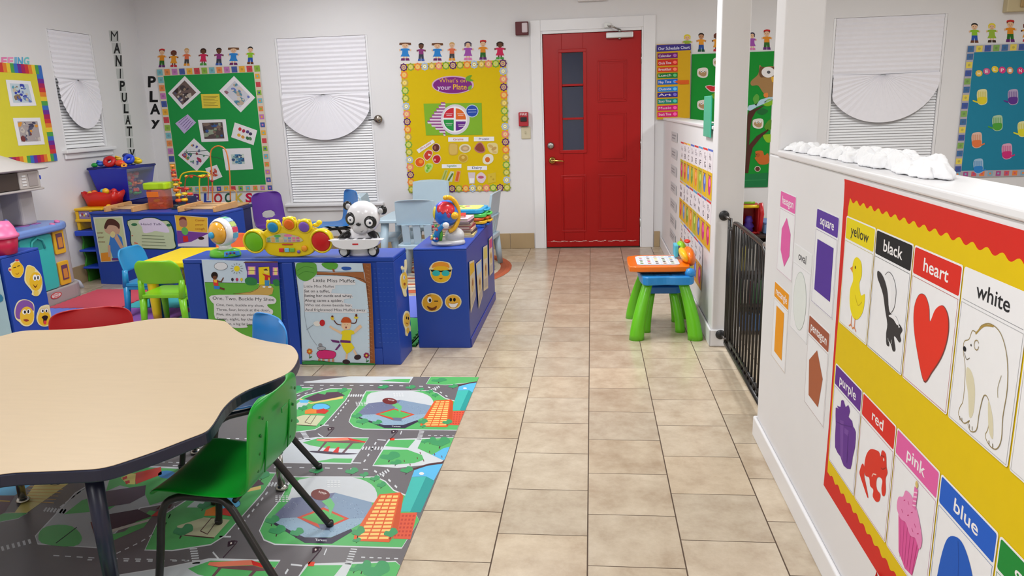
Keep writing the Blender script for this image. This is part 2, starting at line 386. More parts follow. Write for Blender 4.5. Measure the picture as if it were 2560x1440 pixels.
# ---------------------------------------------------------------- windows with blinds and gathered paper shades
GLS = mat((200, 210, 222), .08, 0, 'plastic', 'window_glass', alpha=.35)
BLI = pl((244, 244, 246), .45); SHD = mat((236, 234, 240), .8, 0, 'paper', 'pleated_paper', sss=.2)
def window(n, org, ex, nn, w, z0, z1, zsplit, fan, spots, fan_off=0, closed=False):
    """org: lower-left corner on the wall face, ex: along the wall, nn: into the room"""
    org = V(org); ex = V(ex); nn = V(nn); ez = V((0, 0, 1)); H = z1 - z0
    root = thing('window_%d' % n, None, None, org); struct(root)
    def P(a, d, h): return org + ex * a + nn * d + ez * (h)
    def bx(mb, a0, a1, d0, d1, h0, h1, m=None):
        i = [mb.vert(P(*p)) for p in ((a0, d0, h0), (a1, d0, h0), (a1, d1, h0), (a0, d1, h0), (a0, d0, h1), (a1, d0, h1), (a1, d1, h1), (a0, d1, h1))]
        for q in ((3, 2, 1, 0), (4, 5, 6, 7), (0, 1, 5, 4), (1, 2, 6, 5), (2, 3, 7, 6), (3, 0, 4, 7)): mb.face([i[k] for k in q], m)
    fr = MB(TRIM); t = .035
    bx(fr, 0, w, -.13, -.09, 0, t); bx(fr, 0, w, -.13, -.09, H - t, H); bx(fr, 0, t, -.13, -.09, t, H - t); bx(fr, w - t, w, -.13, -.09, t, H - t); bx(fr, t, w - t, -.125, -.095, H * .5 - .02, H * .5 + .02)
    bx(fr, .001, .022, -.09, -.001, 0, H); bx(fr, w - .022, w - .001, -.09, -.001, 0, H)
    fr.build('window_frame', root, world=True, bev=.003)
    g = MB(GLS); bx(g, t, w - t, -.112, -.108, t, H - t); g.build('window_pane', root, world=True)
    night = MB(mat((225, 226, 235), .9, 0, 'wall')); bx(night, -.02, w + .02, -.16, -.145, -.02, H + .02); night.build('backing', root, world=True)
    si = MB(TRIM); bx(si, -.05, w + .05, -.09, .05, -.035, -.004); bx(si, -.035, w + .035, 0.001, .02, -.085, -.035); si.build('window_sill', root, world=True, bev=.008, seg=3)
    # slatted blind
    bl = thing('window_blind', 'white horizontal slat blind filling %s' % {1: 'the small window on the left wall', 2: 'the window between the green and yellow boards', 3: 'the window beyond the cotton topped wall'}[n], 'blind', P(w / 2, -.045, 0))
    mb = MB(BLI); pitch = .0245; h = .03
    while h < H - .03:
        a = .98; d = .0142
        pts = [(-d * math.cos(a), -d * math.sin(a)), (0, .0012), (d * math.cos(a), d * math.sin(a))]
        q = [P(.025, -.024 - p[0], h + p[1]) for p in pts]; r = [P(w - .025, -.024 - p[0], h + p[1]) for p in pts]
        mb.poly([q[0], r[0], r[1], q[1]]).poly([q[1], r[1], r[2], q[2]]); h += pitch
    mb.build('slats', bl, world=True)
    mb = MB(BLI); bx(mb, .024, w - .024, -.034, -.014, .005, .022); mb.build('bottom_rail', bl, world=True, bev=.003)
    mb = MB(BLI); bx(mb, .024, w - .024, -.042, -.012, H - .03, H - .002); mb.build('head_rail', bl, world=True, bev=.003)
    # pleated paper shade, bunched into a fan
    fx, fr_, dep = fan
    sd = thing('pleated_shade', 'white pleated paper shade bunched into a fan in front of %s' % {1: 'the small left window', 2: 'the middle window', 3: 'the right hand window'}[n], 'window shade', P(w / 2, -.02, zsplit - z0))
    mb = MB(SHD); mb.smooth = False; hs = zsplit - z0; k = 0; h = H - .002; rows = []
    while h > hs: rows.append((h, .001 if k % 2 else -.0055)); h -= .020; k += 1
    rows.append((hs, -.004))
    for (ha, da), (hb, db) in zip(rows, rows[1:]):
        mb.poly([P(.024, -.002 + da, ha), P(w - .024, -.002 + da, ha), P(w - .024, -.002 + db, hb), P(.024, -.002 + db, hb)][::-1])
    mb.build('pleated_top', sd, world=True)
    mb = MB(SHD); N = 46; prev = None; cx = fx
    for i in range(N + 1):
        a = math.pi + math.pi * i / N; t_ = i / N
        edge = min(t_, 1 - t_) * 2                      # pleats near the sides, smooth in the middle
        amp = .0055 * max(0, 1 - edge * 1.35) ** .7
        lx = fr_ * math.cos(a); lz = dep * math.sin(a)
        lim = (w - .024 - cx) if lx > 0 else (cx - .024)
        if abs(lx) > lim: s_ = lim / abs(lx); lx *= s_; 
        o = P(cx + lx, .016 + (amp if i % 2 else -amp) + .012 * edge, hs + lz); c0 = P(cx + lx * .04, .004 + (.002 if i % 2 else -.002), hs + lz * .03 - .004)
        if prev: mb.poly([prev[1], prev[0], o, c0])
        prev = (o, c0)
    mb.build('fan_bunch', sd, world=True)
    return root
window(2, (W2[0], YB, W2[2]), (1, 0, 0), (0, -1, 0), W2[1] - W2[0], W2[2], W2[3], 1.565, (.44, .50, .44), None)
window(3, (W3[0], YB, W3[2]), (1, 0, 0), (0, -1, 0), W3[1] - W3[0], W3[2], W3[3], 1.565, (.46, .50, .43), None)
window(1, (XL, W1[0], W1[2]), (0, 1, 0), (1, 0, 0), W1[1] - W1[0], W1[2], W1[3], 1.735, (.30, .30, .42), None)
# light fixtures on the ceiling (above the picture)
lf = None
for i, (lx, ly, pw) in enumerate(LAMPS):
    if lf is None:
        lf = thing('ceiling_light', 'white rectangular ceiling light panel out of view overhead', 'ceiling light', (lx, ly, ZC - .03), 0, 'ceiling light panels')
        mb = MB(TRIM); mb.box(-.31, .31, -.61, -.585, 0, .029).box(-.31, .31, .585, .61, 0, .029).box(-.31, -.285, -.585, .585, 0, .029).box(.285, .31, -.585, .585, 0, .029); mb.build('frame', lf)
        MB(mat((240, 240, 240), .6, 0, 'plastic', 'diffuser', em=1.5)).box(-.285, .285, -.585, .585, .012, .02).build('diffuser', lf)
    else: dup(lf, (lx, ly, ZC - .03), 0, 'white rectangular ceiling light panel out of view overhead', 'ceiling light panels')
for o in bpy.data.objects:
    if o.type == 'LIGHT': o.location.z = ZC - .036
# ================================================================ wall displays
class PArt(Art):
    """art traced from the photograph onto a real plane: coordinates are (x, y) / s + origin in photo pixels"""
    def __init__(s, ax, val, ox=0, oy=0, sc=1.0, th=.0012, flip=1):
        s.ax, s.val, s.ox, s.oy, s.sc = ax, val, ox, oy, sc; s.mb = MB(); s.th = th; s.k = 0; s.W = s.H = 1
        s.n = {'x': V((-1 * flip, 0, 0)), 'y': V((0, -1, 0)), 'z': V((0, 0, 1))}[ax]
    def p(s, x, y, h=0): return up(s.ox + x / s.sc, s.oy + y / s.sc, s.ax, s.val) + s.n * h
YW = YB - .0005; YP = YB - .0125
LAY = {}
def board(name, label, x0, x1, z0, z1, col, bcol, border, bw, cat='bulletin board', y=YB):
    t = thing(name, label, cat, ((x0 + x1) / 2, y, z0))
    MB(pa(col, .75)).box(x0, x1, y - .011, y - .0005, z0, z1).build('backing', t, world=True)
    if border:
        a = Art(wrect(x0 - .01, x1 + .01, z0 - .01, z1 + .01, y - .0112), (x1 - x0 + .02) * 100, (z1 - z0 + .02) * 100, .001)
        border(a, a.W, a.H, bw); a.done('border', parent=t)
    return t
def sq_border(pal, base):
    def f(a, W, H, b):
        for q in ((0, 0, W, b), (0, H - b, W, H), (0, b, b, H - b), (W - b, b, W, H - b)): a.base([(q[0], q[1]), (q[2], q[1]), (q[2], q[3]), (q[0], q[3])], base)
        k = 0; st = b * 1.18; rr = random.Random(3)
        def cell(x, y):
            nonlocal k
            c = pal[k % len(pal)]; d = pal[(k * 5 + 2) % len(pal)]; k += 1; w = b * (.44 if k % 2 else .36)
            a.k = 1; a.f([(x - w, y - w), (x + w, y - w), (x + w, y + w), (x - w, y + w)], c); a.k = 2; a.f(el(x, y, w * .45, n=8), tuple(int(v * .75 + 20) for v in c) if k % 2 else d)
        x = b / 2
        while x < W - b / 3: cell(x, b / 2); cell(x, H - b / 2); x += st
        y = b * 1.6
        while y < H - b: cell(b / 2, y); cell(W - b / 2, y); y += st
    return f
def fl_border(a, W, H, b):
    pal = [(96, 40, 110), (150, 165, 60), (235, 130, 60), (170, 190, 225), (190, 165, 80), (232, 125, 120), (120, 170, 60)]; k = 0
    def fl(x, y):
        nonlocal k
        c = pal[k % 7]; k += 1; r = b * .5
        P = []
        for i in range(32):
            t = 2 * math.pi * i / 32; q = r * (.93 + .09 * math.cos(t * 8)); P.append((x + q * math.cos(t), y + q * math.sin(t)))
        a.base(P, c); a.k = 1; a.f(el(x, y, r * .62, n=12), (225, 200, 110)); a.k = 2; a.f(el(x, y, r * .4, n=10), tuple(min(255, v + 60) for v in c)); a.k = 3; a.f(el(x, y, r * .2, n=8), (235, 195, 50))
    n = round((W - b) / (b * .93)); m = round((H - b) / (b * .98))
    for i in range(n + 1): fl(b / 2 + (W - b) * i / n, b / 2 + .3)
    for i in range(n + 1): fl(b / 2 + (W - b) * i / n, H - b / 2)
    for i in range(1, m): fl(b / 2, b / 2 + (H - b) * i / m); fl(W - b / 2, b / 2 + (H - b) * i / m)
C7 = [(120, 180, 190), (228, 170, 60), (225, 140, 80), (200, 70, 80), (190, 120, 180), (140, 180, 70), (70, 90, 160)]
board('bulletin_board', 'green bulletin board with block pattern border left of the middle window', -4.298, -3.245, .640, 1.852, (34, 146, 70), 0, sq_border(C7, (214, 200, 180)), 6.6)
board('bulletin_board', 'yellow nutrition bulletin board with flower border beside the red door', -1.822, -.805, .585, 1.817, (218, 186, 10), 0, fl_border, 7.6)
ob = board('bulletin_board', 'plain green owl and tree bulletin board behind the white post', .925, 1.66, .565, 1.80, (24, 140, 48), 0, None, 0)
part(Art(wrect(.925, 1.66, .565, .70, YB - .0112), 74, 13, .001).base([(0, 2), (20, 0), (45, 1.5), (74, 0), (74, 13), (0, 13)], (30, 118, 66)).line([(2, 7), (72, 6.4)], .4, (60, 150, 90)).done('ground_strip', parent=ob), 'darker green ground strip')
board('bulletin_board', 'turquoise hand print bulletin board at the right edge', 3.335, 4.75, .625, 1.77, (36, 128, 158), 0, sq_border([(70, 110, 160), (130, 170, 190), (225, 205, 90), (170, 80, 140), (70, 90, 160), (210, 90, 100), (130, 170, 90), (230, 130, 70)], (176, 170, 178)), 6)
def photo(px, label, pal, seed, ax='y', val=YP, bg=(232, 230, 233), name='photo_print', cat='photo', m=.13, group=None, flip=1):
    a = Art(PQ(ax, val, *px), 100, 100, .001); a.sheet(bg)
    if a.n.dot(V((0, -1, 0) if ax == 'y' else (1, 0, 0))) < 0: a.n = -a.n
    rr = random.Random(seed); w = m * 100; a.rect(w, w, 100 - w, 100 - w, pal[0])
    for i in range(30):
        c = pal[rr.randrange(len(pal))]; x, y = rr.uniform(w + 4, 96 - w), rr.uniform(w + 4, 96 - w); q_ = 14 if i < 10 else 7; r1, r2 = rr.uniform(q_ * .5, q_), rr.uniform(q_ * .5, q_)
        P = [(min(max(x + r1 * math.cos(t) * rr.uniform(.7, 1.2), w), 100 - w), min(max(y + r2 * math.sin(t) * rr.uniform(.7, 1.2), w), 100 - w)) for t in [2 * math.pi * k / 9 for k in range(9)]]
        a.f(P, c)
    return a.done(name, label, cat, group)
GP = 'papers pinned on the green bulletin board'
photo([(462, 190), (502, 231), (455, 273), (420, 233)], 'tilted brown toned photo at top left of the green board', [(110, 92, 88), (70, 62, 66), (150, 130, 110), (90, 90, 120), (190, 180, 170), (60, 50, 50)], 1, group=GP)
photo([(585, 190), (638, 244), (602, 281), (548, 227)], 'tilted photo of blue clothed child at top right of green board', [(205, 205, 215), (110, 125, 190), (190, 170, 150), (90, 140, 160), (150, 110, 120), (215, 205, 190)], 2, group=GP)
photo([(495, 300), (564, 298), (571, 353), (504, 355)], 'dark straight photo in the middle of the green board', [(90, 76, 76), (60, 90, 150), (130, 110, 100), (70, 60, 60), (150, 160, 140), (90, 110, 90)], 3, group=GP)
photo([(485, 346), (528, 386), (492, 428), (445, 388)], 'tilted white paper with many small coloured drawings, green board lower left', [(225, 225, 228), (80, 90, 160), (90, 140, 110), (170, 60, 90), (200, 150, 90), (120, 120, 160)], 4, m=.1, group=GP)
photo([(556, 372), (626, 370), (633, 423), (565, 426)], 'white framed blue toned picture at lower right of the green board', [(190, 205, 200), (70, 130, 170), (60, 80, 120), (210, 220, 205), (120, 160, 170)], 5, m=.27, group=GP)
photo([(513, 421), (542, 412), (556, 442), (527, 454)], 'small tilted paper with red drawing at bottom of the green board', [(222, 215, 215), (190, 60, 50), (200, 80, 60), (170, 50, 60), (225, 160, 150)], 6, m=.2, group=GP)
a = Art(PQ('y', YP, (587, 306), (643, 326), (634, 363), (578, 343)), 100, 66, .001).sheet((230, 228, 230))
for i, (x, y, c) in enumerate(((28, 20, (190, 60, 60)), (45, 22, (170, 50, 80)), (62, 20, (90, 70, 130)), (76, 24, (70, 60, 90)), (30, 46, (225, 170, 60)), (48, 48, (215, 150, 70)), (68, 46, (60, 110, 70)), (80, 44, (90, 130, 90)))): a.f(el(x, y, 7, 8, 9, i * 20), c)
a.done('drawing_paper', 'tilted white paper with two rows of coloured shapes on green board', 'paper', GP)
a = PArt('y', YP, 360, 60, 2.88).base([(410, 505), (543, 503), (550, 605), (420, 607)], (222, 200, 70))
for i in range(7): a.line([(425 + i, 522 + i * 11), (533 - (i % 3) * 12, 520 + i * 11)], 2.5, (120, 105, 50))
a.done('note_card', 'yellow text card near the top of the green board', 'paper', GP)
a = PArt('y', YP, 360, 60, 2.88).base([(315, 650), (375, 710), (290, 790), (225, 715)], (190, 175, 215))
for i in range(5): a.line([(250 + i * 14, 712 + i * 13), (306 + i * 11, 664 + i * 11)], 3.5, (95, 70, 130))
a.done('note_card', 'tilted lilac text card at left of the green board', 'paper', GP)
# children cut-outs
SK = {'l': (226, 185, 150), 'm': (190, 140, 105), 'd': (105, 68, 48)}
KID = {'cap': ('l', (58, 40, 30), (222, 140, 38), (48, 105, 40), (100, 40, 110)), 'brn': ('d', (110, 52, 44), (225, 150, 45), (225, 150, 45), (190, 40, 50)),
       'bld': ('l', (205, 160, 95), (222, 110, 75), (70, 68, 70), (225, 150, 50)), 'crm': ('d', (52, 34, 26), (205, 40, 85), (205, 40, 85), (70, 150, 60)),
       'pur': ('d', (35, 28, 28), (140, 55, 120), (60, 62, 78), (60, 90, 170)), 'pig': ('l', (112, 72, 46), (45, 130, 205), (45, 130, 205), (110, 40, 100)),
       'grn': ('l', (35, 32, 30), (140, 190, 50), (45, 85, 170), (110, 65, 45)), 'vio': ('l', (70, 60, 80), (160, 80, 170), (160, 80, 170), (215, 120, 175)),
       'yel': ('l', (225, 205, 50), (150, 180, 60), (150, 180, 60), (60, 45, 40)), 'org': ('m', (45, 32, 28), (225, 150, 45), (45, 80, 150), (30, 80, 60))}
def kid(k, l, t, r, b, label, group):
    sk, hair, sh, lg, ft = KID[k]; sk = SK[sk]; a = Art(PR('y', YW, l, t, r, b), 100, 180, .0012)
    out = [(50, 2), (72, 6), (80, 24), (76, 48), (62, 60), (84, 62), (98, 76), (92, 92), (74, 86), (72, 104), (76, 128), (76, 150), (84, 172), (78, 178), (54, 178), (50, 150), (46, 178), (22, 178), (16, 172), (24, 150), (24, 128), (28, 104), (26, 86), (8, 92), (2, 76), (16, 62), (38, 60), (24, 48), (20, 24), (28, 6)]
    if k == 'pig': out = out[:1] + [(70, 6), (94, 2), (100, 26), (80, 34)] + out[3:27] + [(20, 34), (0, 26), (6, 2), (30, 6)]
    a.base(out, (228, 224, 224))
    a.f([(40, 50), (60, 50), (60, 66), (40, 66)], sk)
    a.f(el(50, 32, 24, 27, 16), sk)
    if k == 'pig': a.f([(24, 30), (6, 28), (8, 8), (40, 6), (60, 6), (92, 8), (94, 28), (76, 30), (70, 20), (50, 15), (30, 20)], hair)
    elif k in ('vio', 'yel', 'crm', 'brn'): a.f([(24, 52), (22, 20), (34, 6), (50, 2), (66, 6), (78, 20), (76, 52), (69, 46), (68, 24), (50, 15), (32, 24), (31, 46)], hair)
    else: a.f([(26, 30), (24, 16), (36, 4), (50, 1), (64, 4), (76, 16), (74, 30), (66, 18), (50, 14), (34, 18)], hair)
    if k == 'cap': a.f([(22, 20), (26, 4), (50, -2), (76, 2), (80, 18), (60, 13), (40, 13)], (200, 45, 45))
    a.f(el(41, 33, 2.6, n=8), BLK); a.f(el(59, 33, 2.6, n=8), BLK); a.line([(42, 45), (50, 49), (58, 45)], 2.2, (150, 60, 50))
    a.f([(5, 68), (20, 66), (22, 80), (8, 86)], sk); a.f([(95, 68), (80, 66), (78, 80), (92, 86)], sk)
    a.f([(18, 64), (38, 60), (62, 60), (82, 64), (84, 82), (71, 80), (73, 112), (27, 112), (29, 80), (16, 82)], sh)
    dress = lg == sh
    if dress: a.f([(28, 106), (72, 106), (84, 136), (16, 136)], sh); a.f([(34, 136), (46, 136), (46, 154), (34, 154)], sk); a.f([(54, 136), (66, 136), (66, 154), (54, 154)], sk)
    else: a.f([(28, 110), (72, 110), (75, 152), (53, 152), (50, 128), (47, 152), (25, 152)], lg)
    a.f([(22, 152), (48, 152), (47, 174), (18, 174)], ft); a.f([(52, 152), (78, 152), (82, 174), (53, 174)], ft)
    return a.done('child_cutout', label, 'paper cutout', group)
G1, G2, G3, G4 = ['paper children above the %s board' % q for q in ('green', 'yellow', 'owl', 'turquoise')]
for k, l, t, r, b, lb in (('cap', 392, 122, 418, 170, 'paper child in red cap and orange shirt, leftmost above green board'), ('brn', 421, 125, 448, 169, 'paper child in orange dress and red shoes above green board'),
    ('bld', 455, 120, 479, 166, 'blond paper child in salmon shirt above green board'), ('crm', 495, 120, 522, 165, 'paper child in crimson dress above green board'), ('pur', 534, 119, 561, 165, 'paper child in purple shirt and jeans above green board'),
    ('pig', 568, 117, 600, 164, 'paper girl with pigtails and blue dress above green board'), ('grn', 613, 116, 639, 162, 'paper child in lime shirt, rightmost above green board')): kid(k, l, t, r, b, lb, G1)
for k, l, t, r, b, lb in (('pig', 996, 105, 1030, 153, 'pigtailed paper girl in blue, leftmost above yellow board'), ('pur', 1040, 107, 1066, 154, 'paper child in purple shirt above yellow board'), ('pig', 1077, 106, 1110, 153, 'pigtailed paper girl in blue, third above yellow board'),
    ('bld', 1117, 105, 1143, 153, 'blond paper child in salmon shirt above yellow board'), ('vio', 1154, 103, 1186, 152, 'paper girl in violet dress above yellow board'), ('cap', 1193, 100, 1222, 151, 'paper child in red cap above yellow board'), ('crm', 1234, 103, 1266, 150, 'paper child in crimson dress, rightmost above yellow board')): kid(k, l, t, r, b, lb, G2)
for k, l, t, r, b, lb in (('yel', 1703, 85, 1733, 134, 'yellow haired paper girl partly behind the schedule chart'), ('org', 1739, 82, 1767, 131, 'dark haired paper child in orange shirt above owl board'), ('brn', 1778, 82, 1806, 130, 'paper child in orange dress beside the white post'),
    ('vio', 1868, 80, 1893, 127, 'paper girl in violet dress peeking out behind the post'), ('cap', 1902, 74, 1932, 126, 'paper child in red cap above the owl board')): kid(k, l, t, r, b, lb, G3)
for k, l, t, r, b, lb in (('grn', 2420, 57, 2452, 109, 'paper child in lime shirt, leftmost above turquoise board'), ('yel', 2463, 57, 2496, 108, 'yellow haired paper girl above turquoise board'), ('cap', 2508, 50, 2543, 107, 'paper child in red cap above turquoise board'), ('brn', 2550, 56, 2584, 106, 'paper child in orange dress cut by the right frame edge')): kid(k, l, t, r, b, lb, G4)
# letters
def letter(ch, ax, val, l, t, r, b, c, label, group, card=None, flip=1):
    a = PArt(ax, val, th=.0015, flip=flip)
    if card:
        a.base([(l, t), (r, t), (r + (b - t) * .1, b), (l + (b - t) * .1, b)], card); q = (r - l) * .12
        m_ = (r - l) * .3 if ch == 'I' else 0; a.text(ch, l + q + 2 + m_, b - q, r - q + 2 - m_, (b - t) * .86, c, bold=.035)
    else:
        a.text(ch, l, b, r, b - t, c, bold=.035)
    return a.done('letter', label, 'letter', group)
for ch, l, t, r, b in (('P', 370, 191, 390, 217), ('L', 374, 228, 395, 254), ('A', 375, 260, 401, 285), ('y', 378, 294, 400, 314)): letter(ch, 'y', YW, l, t, r, b, BLK, 'black letter %s of the word PLAY beside the green board' % ch, 'letters spelling play')
for ch, l, t, r, b, c, cn in (('B', 484, 485, 503, 507, (120, 50, 120), 'purple'), ('L', 510, 484, 528, 507, (50, 70, 170), 'blue'), ('O', 535, 484, 556, 507, (200, 50, 60), 'red'), ('C', 562, 483, 578, 505, (40, 90, 70), 'dark green'), ('K', 589, 484, 609, 505, (205, 190, 80), 'yellow'), ('S', 614, 483, 631, 505, (200, 30, 70), 'crimson')):
    letter(ch, 'y', YW, l, t, r, b, c, '%s letter %s of the word BLOCKS under the green board' % (cn, ch), 'letters spelling blocks')
CP = [(272, 76, 295, 105), (279, 107, 301, 135), (284, 137, 304, 167), (290, 171, 307, 197), (295, 201, 312, 228), (300, 231, 317, 256), (305, 259, 321, 284), (309, 287, 326, 312), (312, 315, 330, 341), (316, 345, 332, 369), (319, 372, 337, 396), (322, 400, 339, 424)]
for i, (ch, q) in enumerate(zip('MANIPULATIVE', CP)):
    letter(ch, 'x', XL + .0005, *q, (30, 30, 32), 'letter %s card, %s from the top of the vertical word in the corner' % (ch, 'first second third fourth fifth sixth seventh eighth ninth tenth eleventh twelfth'.split()[i]), 'vertical letter cards', (196, 198, 196), -1)
# left wall picture board
def lwp(*q): return PQ('x', XL + .001, *q)
t = thing('bulletin_board', 'yellow picture board with rainbow border on the left wall', 'bulletin board', (XL, 5.6, 1.07))
zt, zb, y0, y1 = 1.83, 1.065, 5.05, 5.885
MB(pa((214, 204, 60), .75)).box(XL + .0005, XL + .011, y0, y1, zb, zt).build('backing', t, world=True)
a = Art([V((XL + .0112, y0, zt)), V((XL + .0112, y1, zt)), V((XL + .0112, y1, zb)), V((XL + .0112, y0, zb))], 83, 76, .001)
RB = [(60, 110, 190), (110, 50, 150), (170, 40, 90), (205, 60, 60), (225, 130, 50), (230, 200, 60), (80, 160, 80)]
k = 0
for q in ((0, 0, 83, 7), (0, 70, 83, 76), (0, 7, 7, 70), (76, 7, 83, 70)):
    hz = q[2] - q[0] > q[3] - q[1]; n = 22 if hz else 18
    for i in range(n):
        if hz: a.base([(q[0] + 83 * i / n, q[1]), (q[0] + 83 * (i + 1) / n, q[1]), (q[0] + 83 * (i + 1) / n, q[3]), (q[0] + 83 * i / n, q[3])], RB[i % 7])
        else: a.base([(q[0], 7 + 63 * i / n), (q[2], 7 + 63 * i / n), (q[2], 7 + 63 * (i + 1) / n), (q[0], 7 + 63 * (i + 1) / n)], RB[i % 7])
a.done('border', parent=t)
photo([(14, 199), (76, 203), (91, 264), (26, 266)], 'upper photo of play area on the yellow left wall board', [(190, 205, 215), (60, 70, 170), (90, 160, 180), (140, 115, 90), (200, 190, 170), (110, 130, 190)], 8, 'x', XL + .0125, flip=-1)
photo([(32, 295), (100, 294), (112, 361), (46, 364)], 'lower photo of children on the yellow left wall board', [(170, 160, 160), (70, 66, 90), (220, 150, 60), (120, 60, 60), (90, 90, 110), (200, 190, 180)], 9, 'x', XL + .0125, flip=-1)
for ch, l, r, c in (('E', 3, 17, (230, 130, 180)), ('E', 19, 33, (235, 150, 190)), ('I', 36, 42, (120, 180, 220)), ('N', 44, 57, (90, 170, 215)), ('G', 59, 73, (120, 200, 200))):
    letter(ch, 'x', XL + .0005, l, 143, r, 162, c, 'pastel letter %s above the rainbow bordered board%s' % (ch, {3: ', leftmost', 19: ', second from left'}.get(l, '')), 'pastel letters', flip=-1)
# yellow board contents
ZX, ZY, ZS = 980, 60, 3.2737
def Y(): return PArt('y', YP, ZX, ZY, ZS, .001)
a = Y().base(el(498, 498, 172, 74, 40), (210, 170, 200)); a.f(el(496, 500, 160, 66, 40), (128, 42, 128)); a.text("What's on", 385, 478, 612, 34, (228, 180, 50)); a.text('your', 372, 537, 482, 38, (220, 205, 225)); a.text('Plate', 500, 535, 612, 42, (228, 180, 50))
a.f(sm([(600, 450), (620, 425), (655, 420), (640, 445), (668, 462), (640, 470), (615, 465)], 4), (110, 165, 50)).f(sm([(620, 520), (650, 500), (650, 530), (630, 540)], 4), (120, 170, 60)); a.done('title_sign', 'purple oval sign reading What\'s on your Plate', 'sign')
a = Y().base([(258, 652), (733, 646), (740, 908), (279, 912)], (130, 178, 45))
for i in range(11):
    y0_ = 640 + i * 25; f0 = (y0_ - 640) / 150 if y0_ < 790 else 1 - (y0_ - 790) / 115; l0 = 400 - 110 * max(f0, 0) if y0_ < 790 else 290 + (y0_ - 790) * 1.3
    a.f([(l0, y0_), (430, y0_), (440, y0_ + 12), (l0, y0_ + 12)], (150, 80, 140)); a.f([(l0, y0_ + 12), (435, y0_ + 12), (440, y0_ + 25), (l0 + 4, y0_ + 25)], (222, 205, 218))
a.f(el(518, 781, 118, 124, 36), (214, 208, 216)); a.f(el(514, 781, 100, 106, 36), (238, 236, 240))
def quad(cx, cy, rx, ry, a0, c): a.f([(cx, cy)] + arc(cx, cy, rx, a0, a0 + 90, 10, ry), c)
quad(506, 768, 84, 82, 180, (205, 45, 60)); quad(522, 782, 84, 92, 270, (222, 105, 40)); quad(506, 782, 84, 92, 90, (40, 150, 70)); quad(522, 797, 82, 76, 0, (105, 45, 140))
a.f(el(656, 712, 52, n=24), (190, 205, 225)).f(el(656, 712, 46, n=24), (42, 78, 170)); a.line([(622, 700), (690, 698)], 4, (190, 205, 235)).line([(622, 722), (690, 720)], 4, (190, 205, 235))
for x, y in ((440, 735), (535, 735), (440, 815), (540, 825)): a.line([(x, y), (x + 56, y - 1)], 4, (235, 225, 225)).line([(x + 6, y + 12), (x + 50, y + 11)], 4, (235, 225, 225))
a.done('plate_poster', 'green poster of a divided plate with striped napkin', 'poster')
FG = 'food cutouts on the yellow board'
def food(lb, fn, name='food_cutout'): a = Y(); fn(a); a.done(name, lb, 'paper cutout', FG)
for tx, x0, y0_, x1, y1_, c in (('Grains', 460, 928, 626, 963, (190, 90, 60)), ('Protein', 670, 924, 836, 960, (90, 60, 130)), ('Vegetables', 408, 1148, 568, 1180, (60, 130, 90)), ('Dairy', 616, 1163, 778, 1196, (50, 60, 130))):
    a = Y().base([(x0, y0_), (x1, y0_ - 2), (x1, y1_ - 2), (x0, y1_)], (236, 234, 236)); w = (x1 - x0); a.text(tx, x0 + w * .25, y1_ - 10, x1 - w * .25, 18, c, y1_ - 12); a.done('name_strip', 'white word strip reading %s on the yellow board' % tx, 'sign', 'word strips on the yellow board')
a = Y().base([(200, 1030), (335, 945), (352, 968), (220, 1058)], (232, 226, 228)); a.text('Fruits', 235, 1036, 318, 20, (190, 80, 80), 978); a.done('name_strip', 'slanted white word strip reading Fruits on the yellow board', 'sign', 'word strips on the yellow board')
food('dark round plum cutout right of the Fruits strip', lambda a: (a.base(el(362, 1012, 34, 36), (225, 200, 190)), a.f(el(360, 1012, 29, 31), (100, 45, 40)), a.f(el(352, 1012, 10, 16), (150, 90, 80))))
food('red strawberry cutout below the Fruits strip', lambda a: (a.base(sm([(258, 1070), (290, 1030), (332, 1040), (325, 1085), (290, 1120), (268, 1105)], 4), (225, 200, 180)), a.f(sm([(264, 1072), (292, 1036), (326, 1046), (320, 1082), (290, 1112), (272, 1100)], 4), (200, 60, 45)), a.f([(295, 1060), (325, 1072), (300, 1080)], (240, 220, 210))))
food('glossy red apple cutout among the fruits', lambda a: (a.base(sm([(330, 1100), (350, 1072), (385, 1070), (403, 1105), (380, 1142), (345, 1138)], 5), (225, 195, 180)), a.f(sm([(336, 1100), (353, 1078), (382, 1077), (397, 1106), (377, 1136), (348, 1132)], 5), (186, 35, 45)), a.f(el(352, 1112, 6, 10), (235, 180, 180))))
food('orange peach cutout at the left of the fruits', lambda a: (a.base(el(228, 1132, 42, 40), (235, 205, 150)), a.f(el(228, 1132, 36, 35), (226, 92, 30)), a.f(el(236, 1126, 18, 16), (240, 150, 50))))
food('bunch of green grapes cutout below the fruits', lambda a: (a.base(sm([(268, 1170), (290, 1142), (335, 1148), (325, 1190), (290, 1220), (270, 1205)], 4), (190, 215, 120)), [a.f(el(x, y, 11, n=10), c) for x, y, c in ((290, 1160, (120, 185, 50)), (312, 1164, (140, 200, 70)), (298, 1180, (110, 175, 45)), (288, 1200, (130, 190, 60)))]))
food('brown slice of bread cutout under Grains', lambda a: (a.base(sm([(465, 990), (490, 974), (530, 980), (540, 1000), (535, 1066), (470, 1068)], 3), (205, 165, 70)), a.f(sm([(472, 994), (492, 981), (526, 986), (533, 1002), (528, 1060), (476, 1062)], 3), (214, 180, 95))))
food('round bowl cutout right of the bread', lambda a: (a.base(el(598, 1018, 48, 36), (225, 215, 180)), a.f(el(598, 1018, 36, 26), (190, 160, 120)), a.f(el(600, 1018, 20, 13), (215, 185, 140))))
food('round cracker cutout below the bowl', lambda a: (a.base(el(582, 1098, 42, 38), (215, 185, 80)), a.f(el(582, 1098, 34, 30), (196, 152, 50)), a.f(el(582, 1092, 14, 12), (225, 190, 100))))
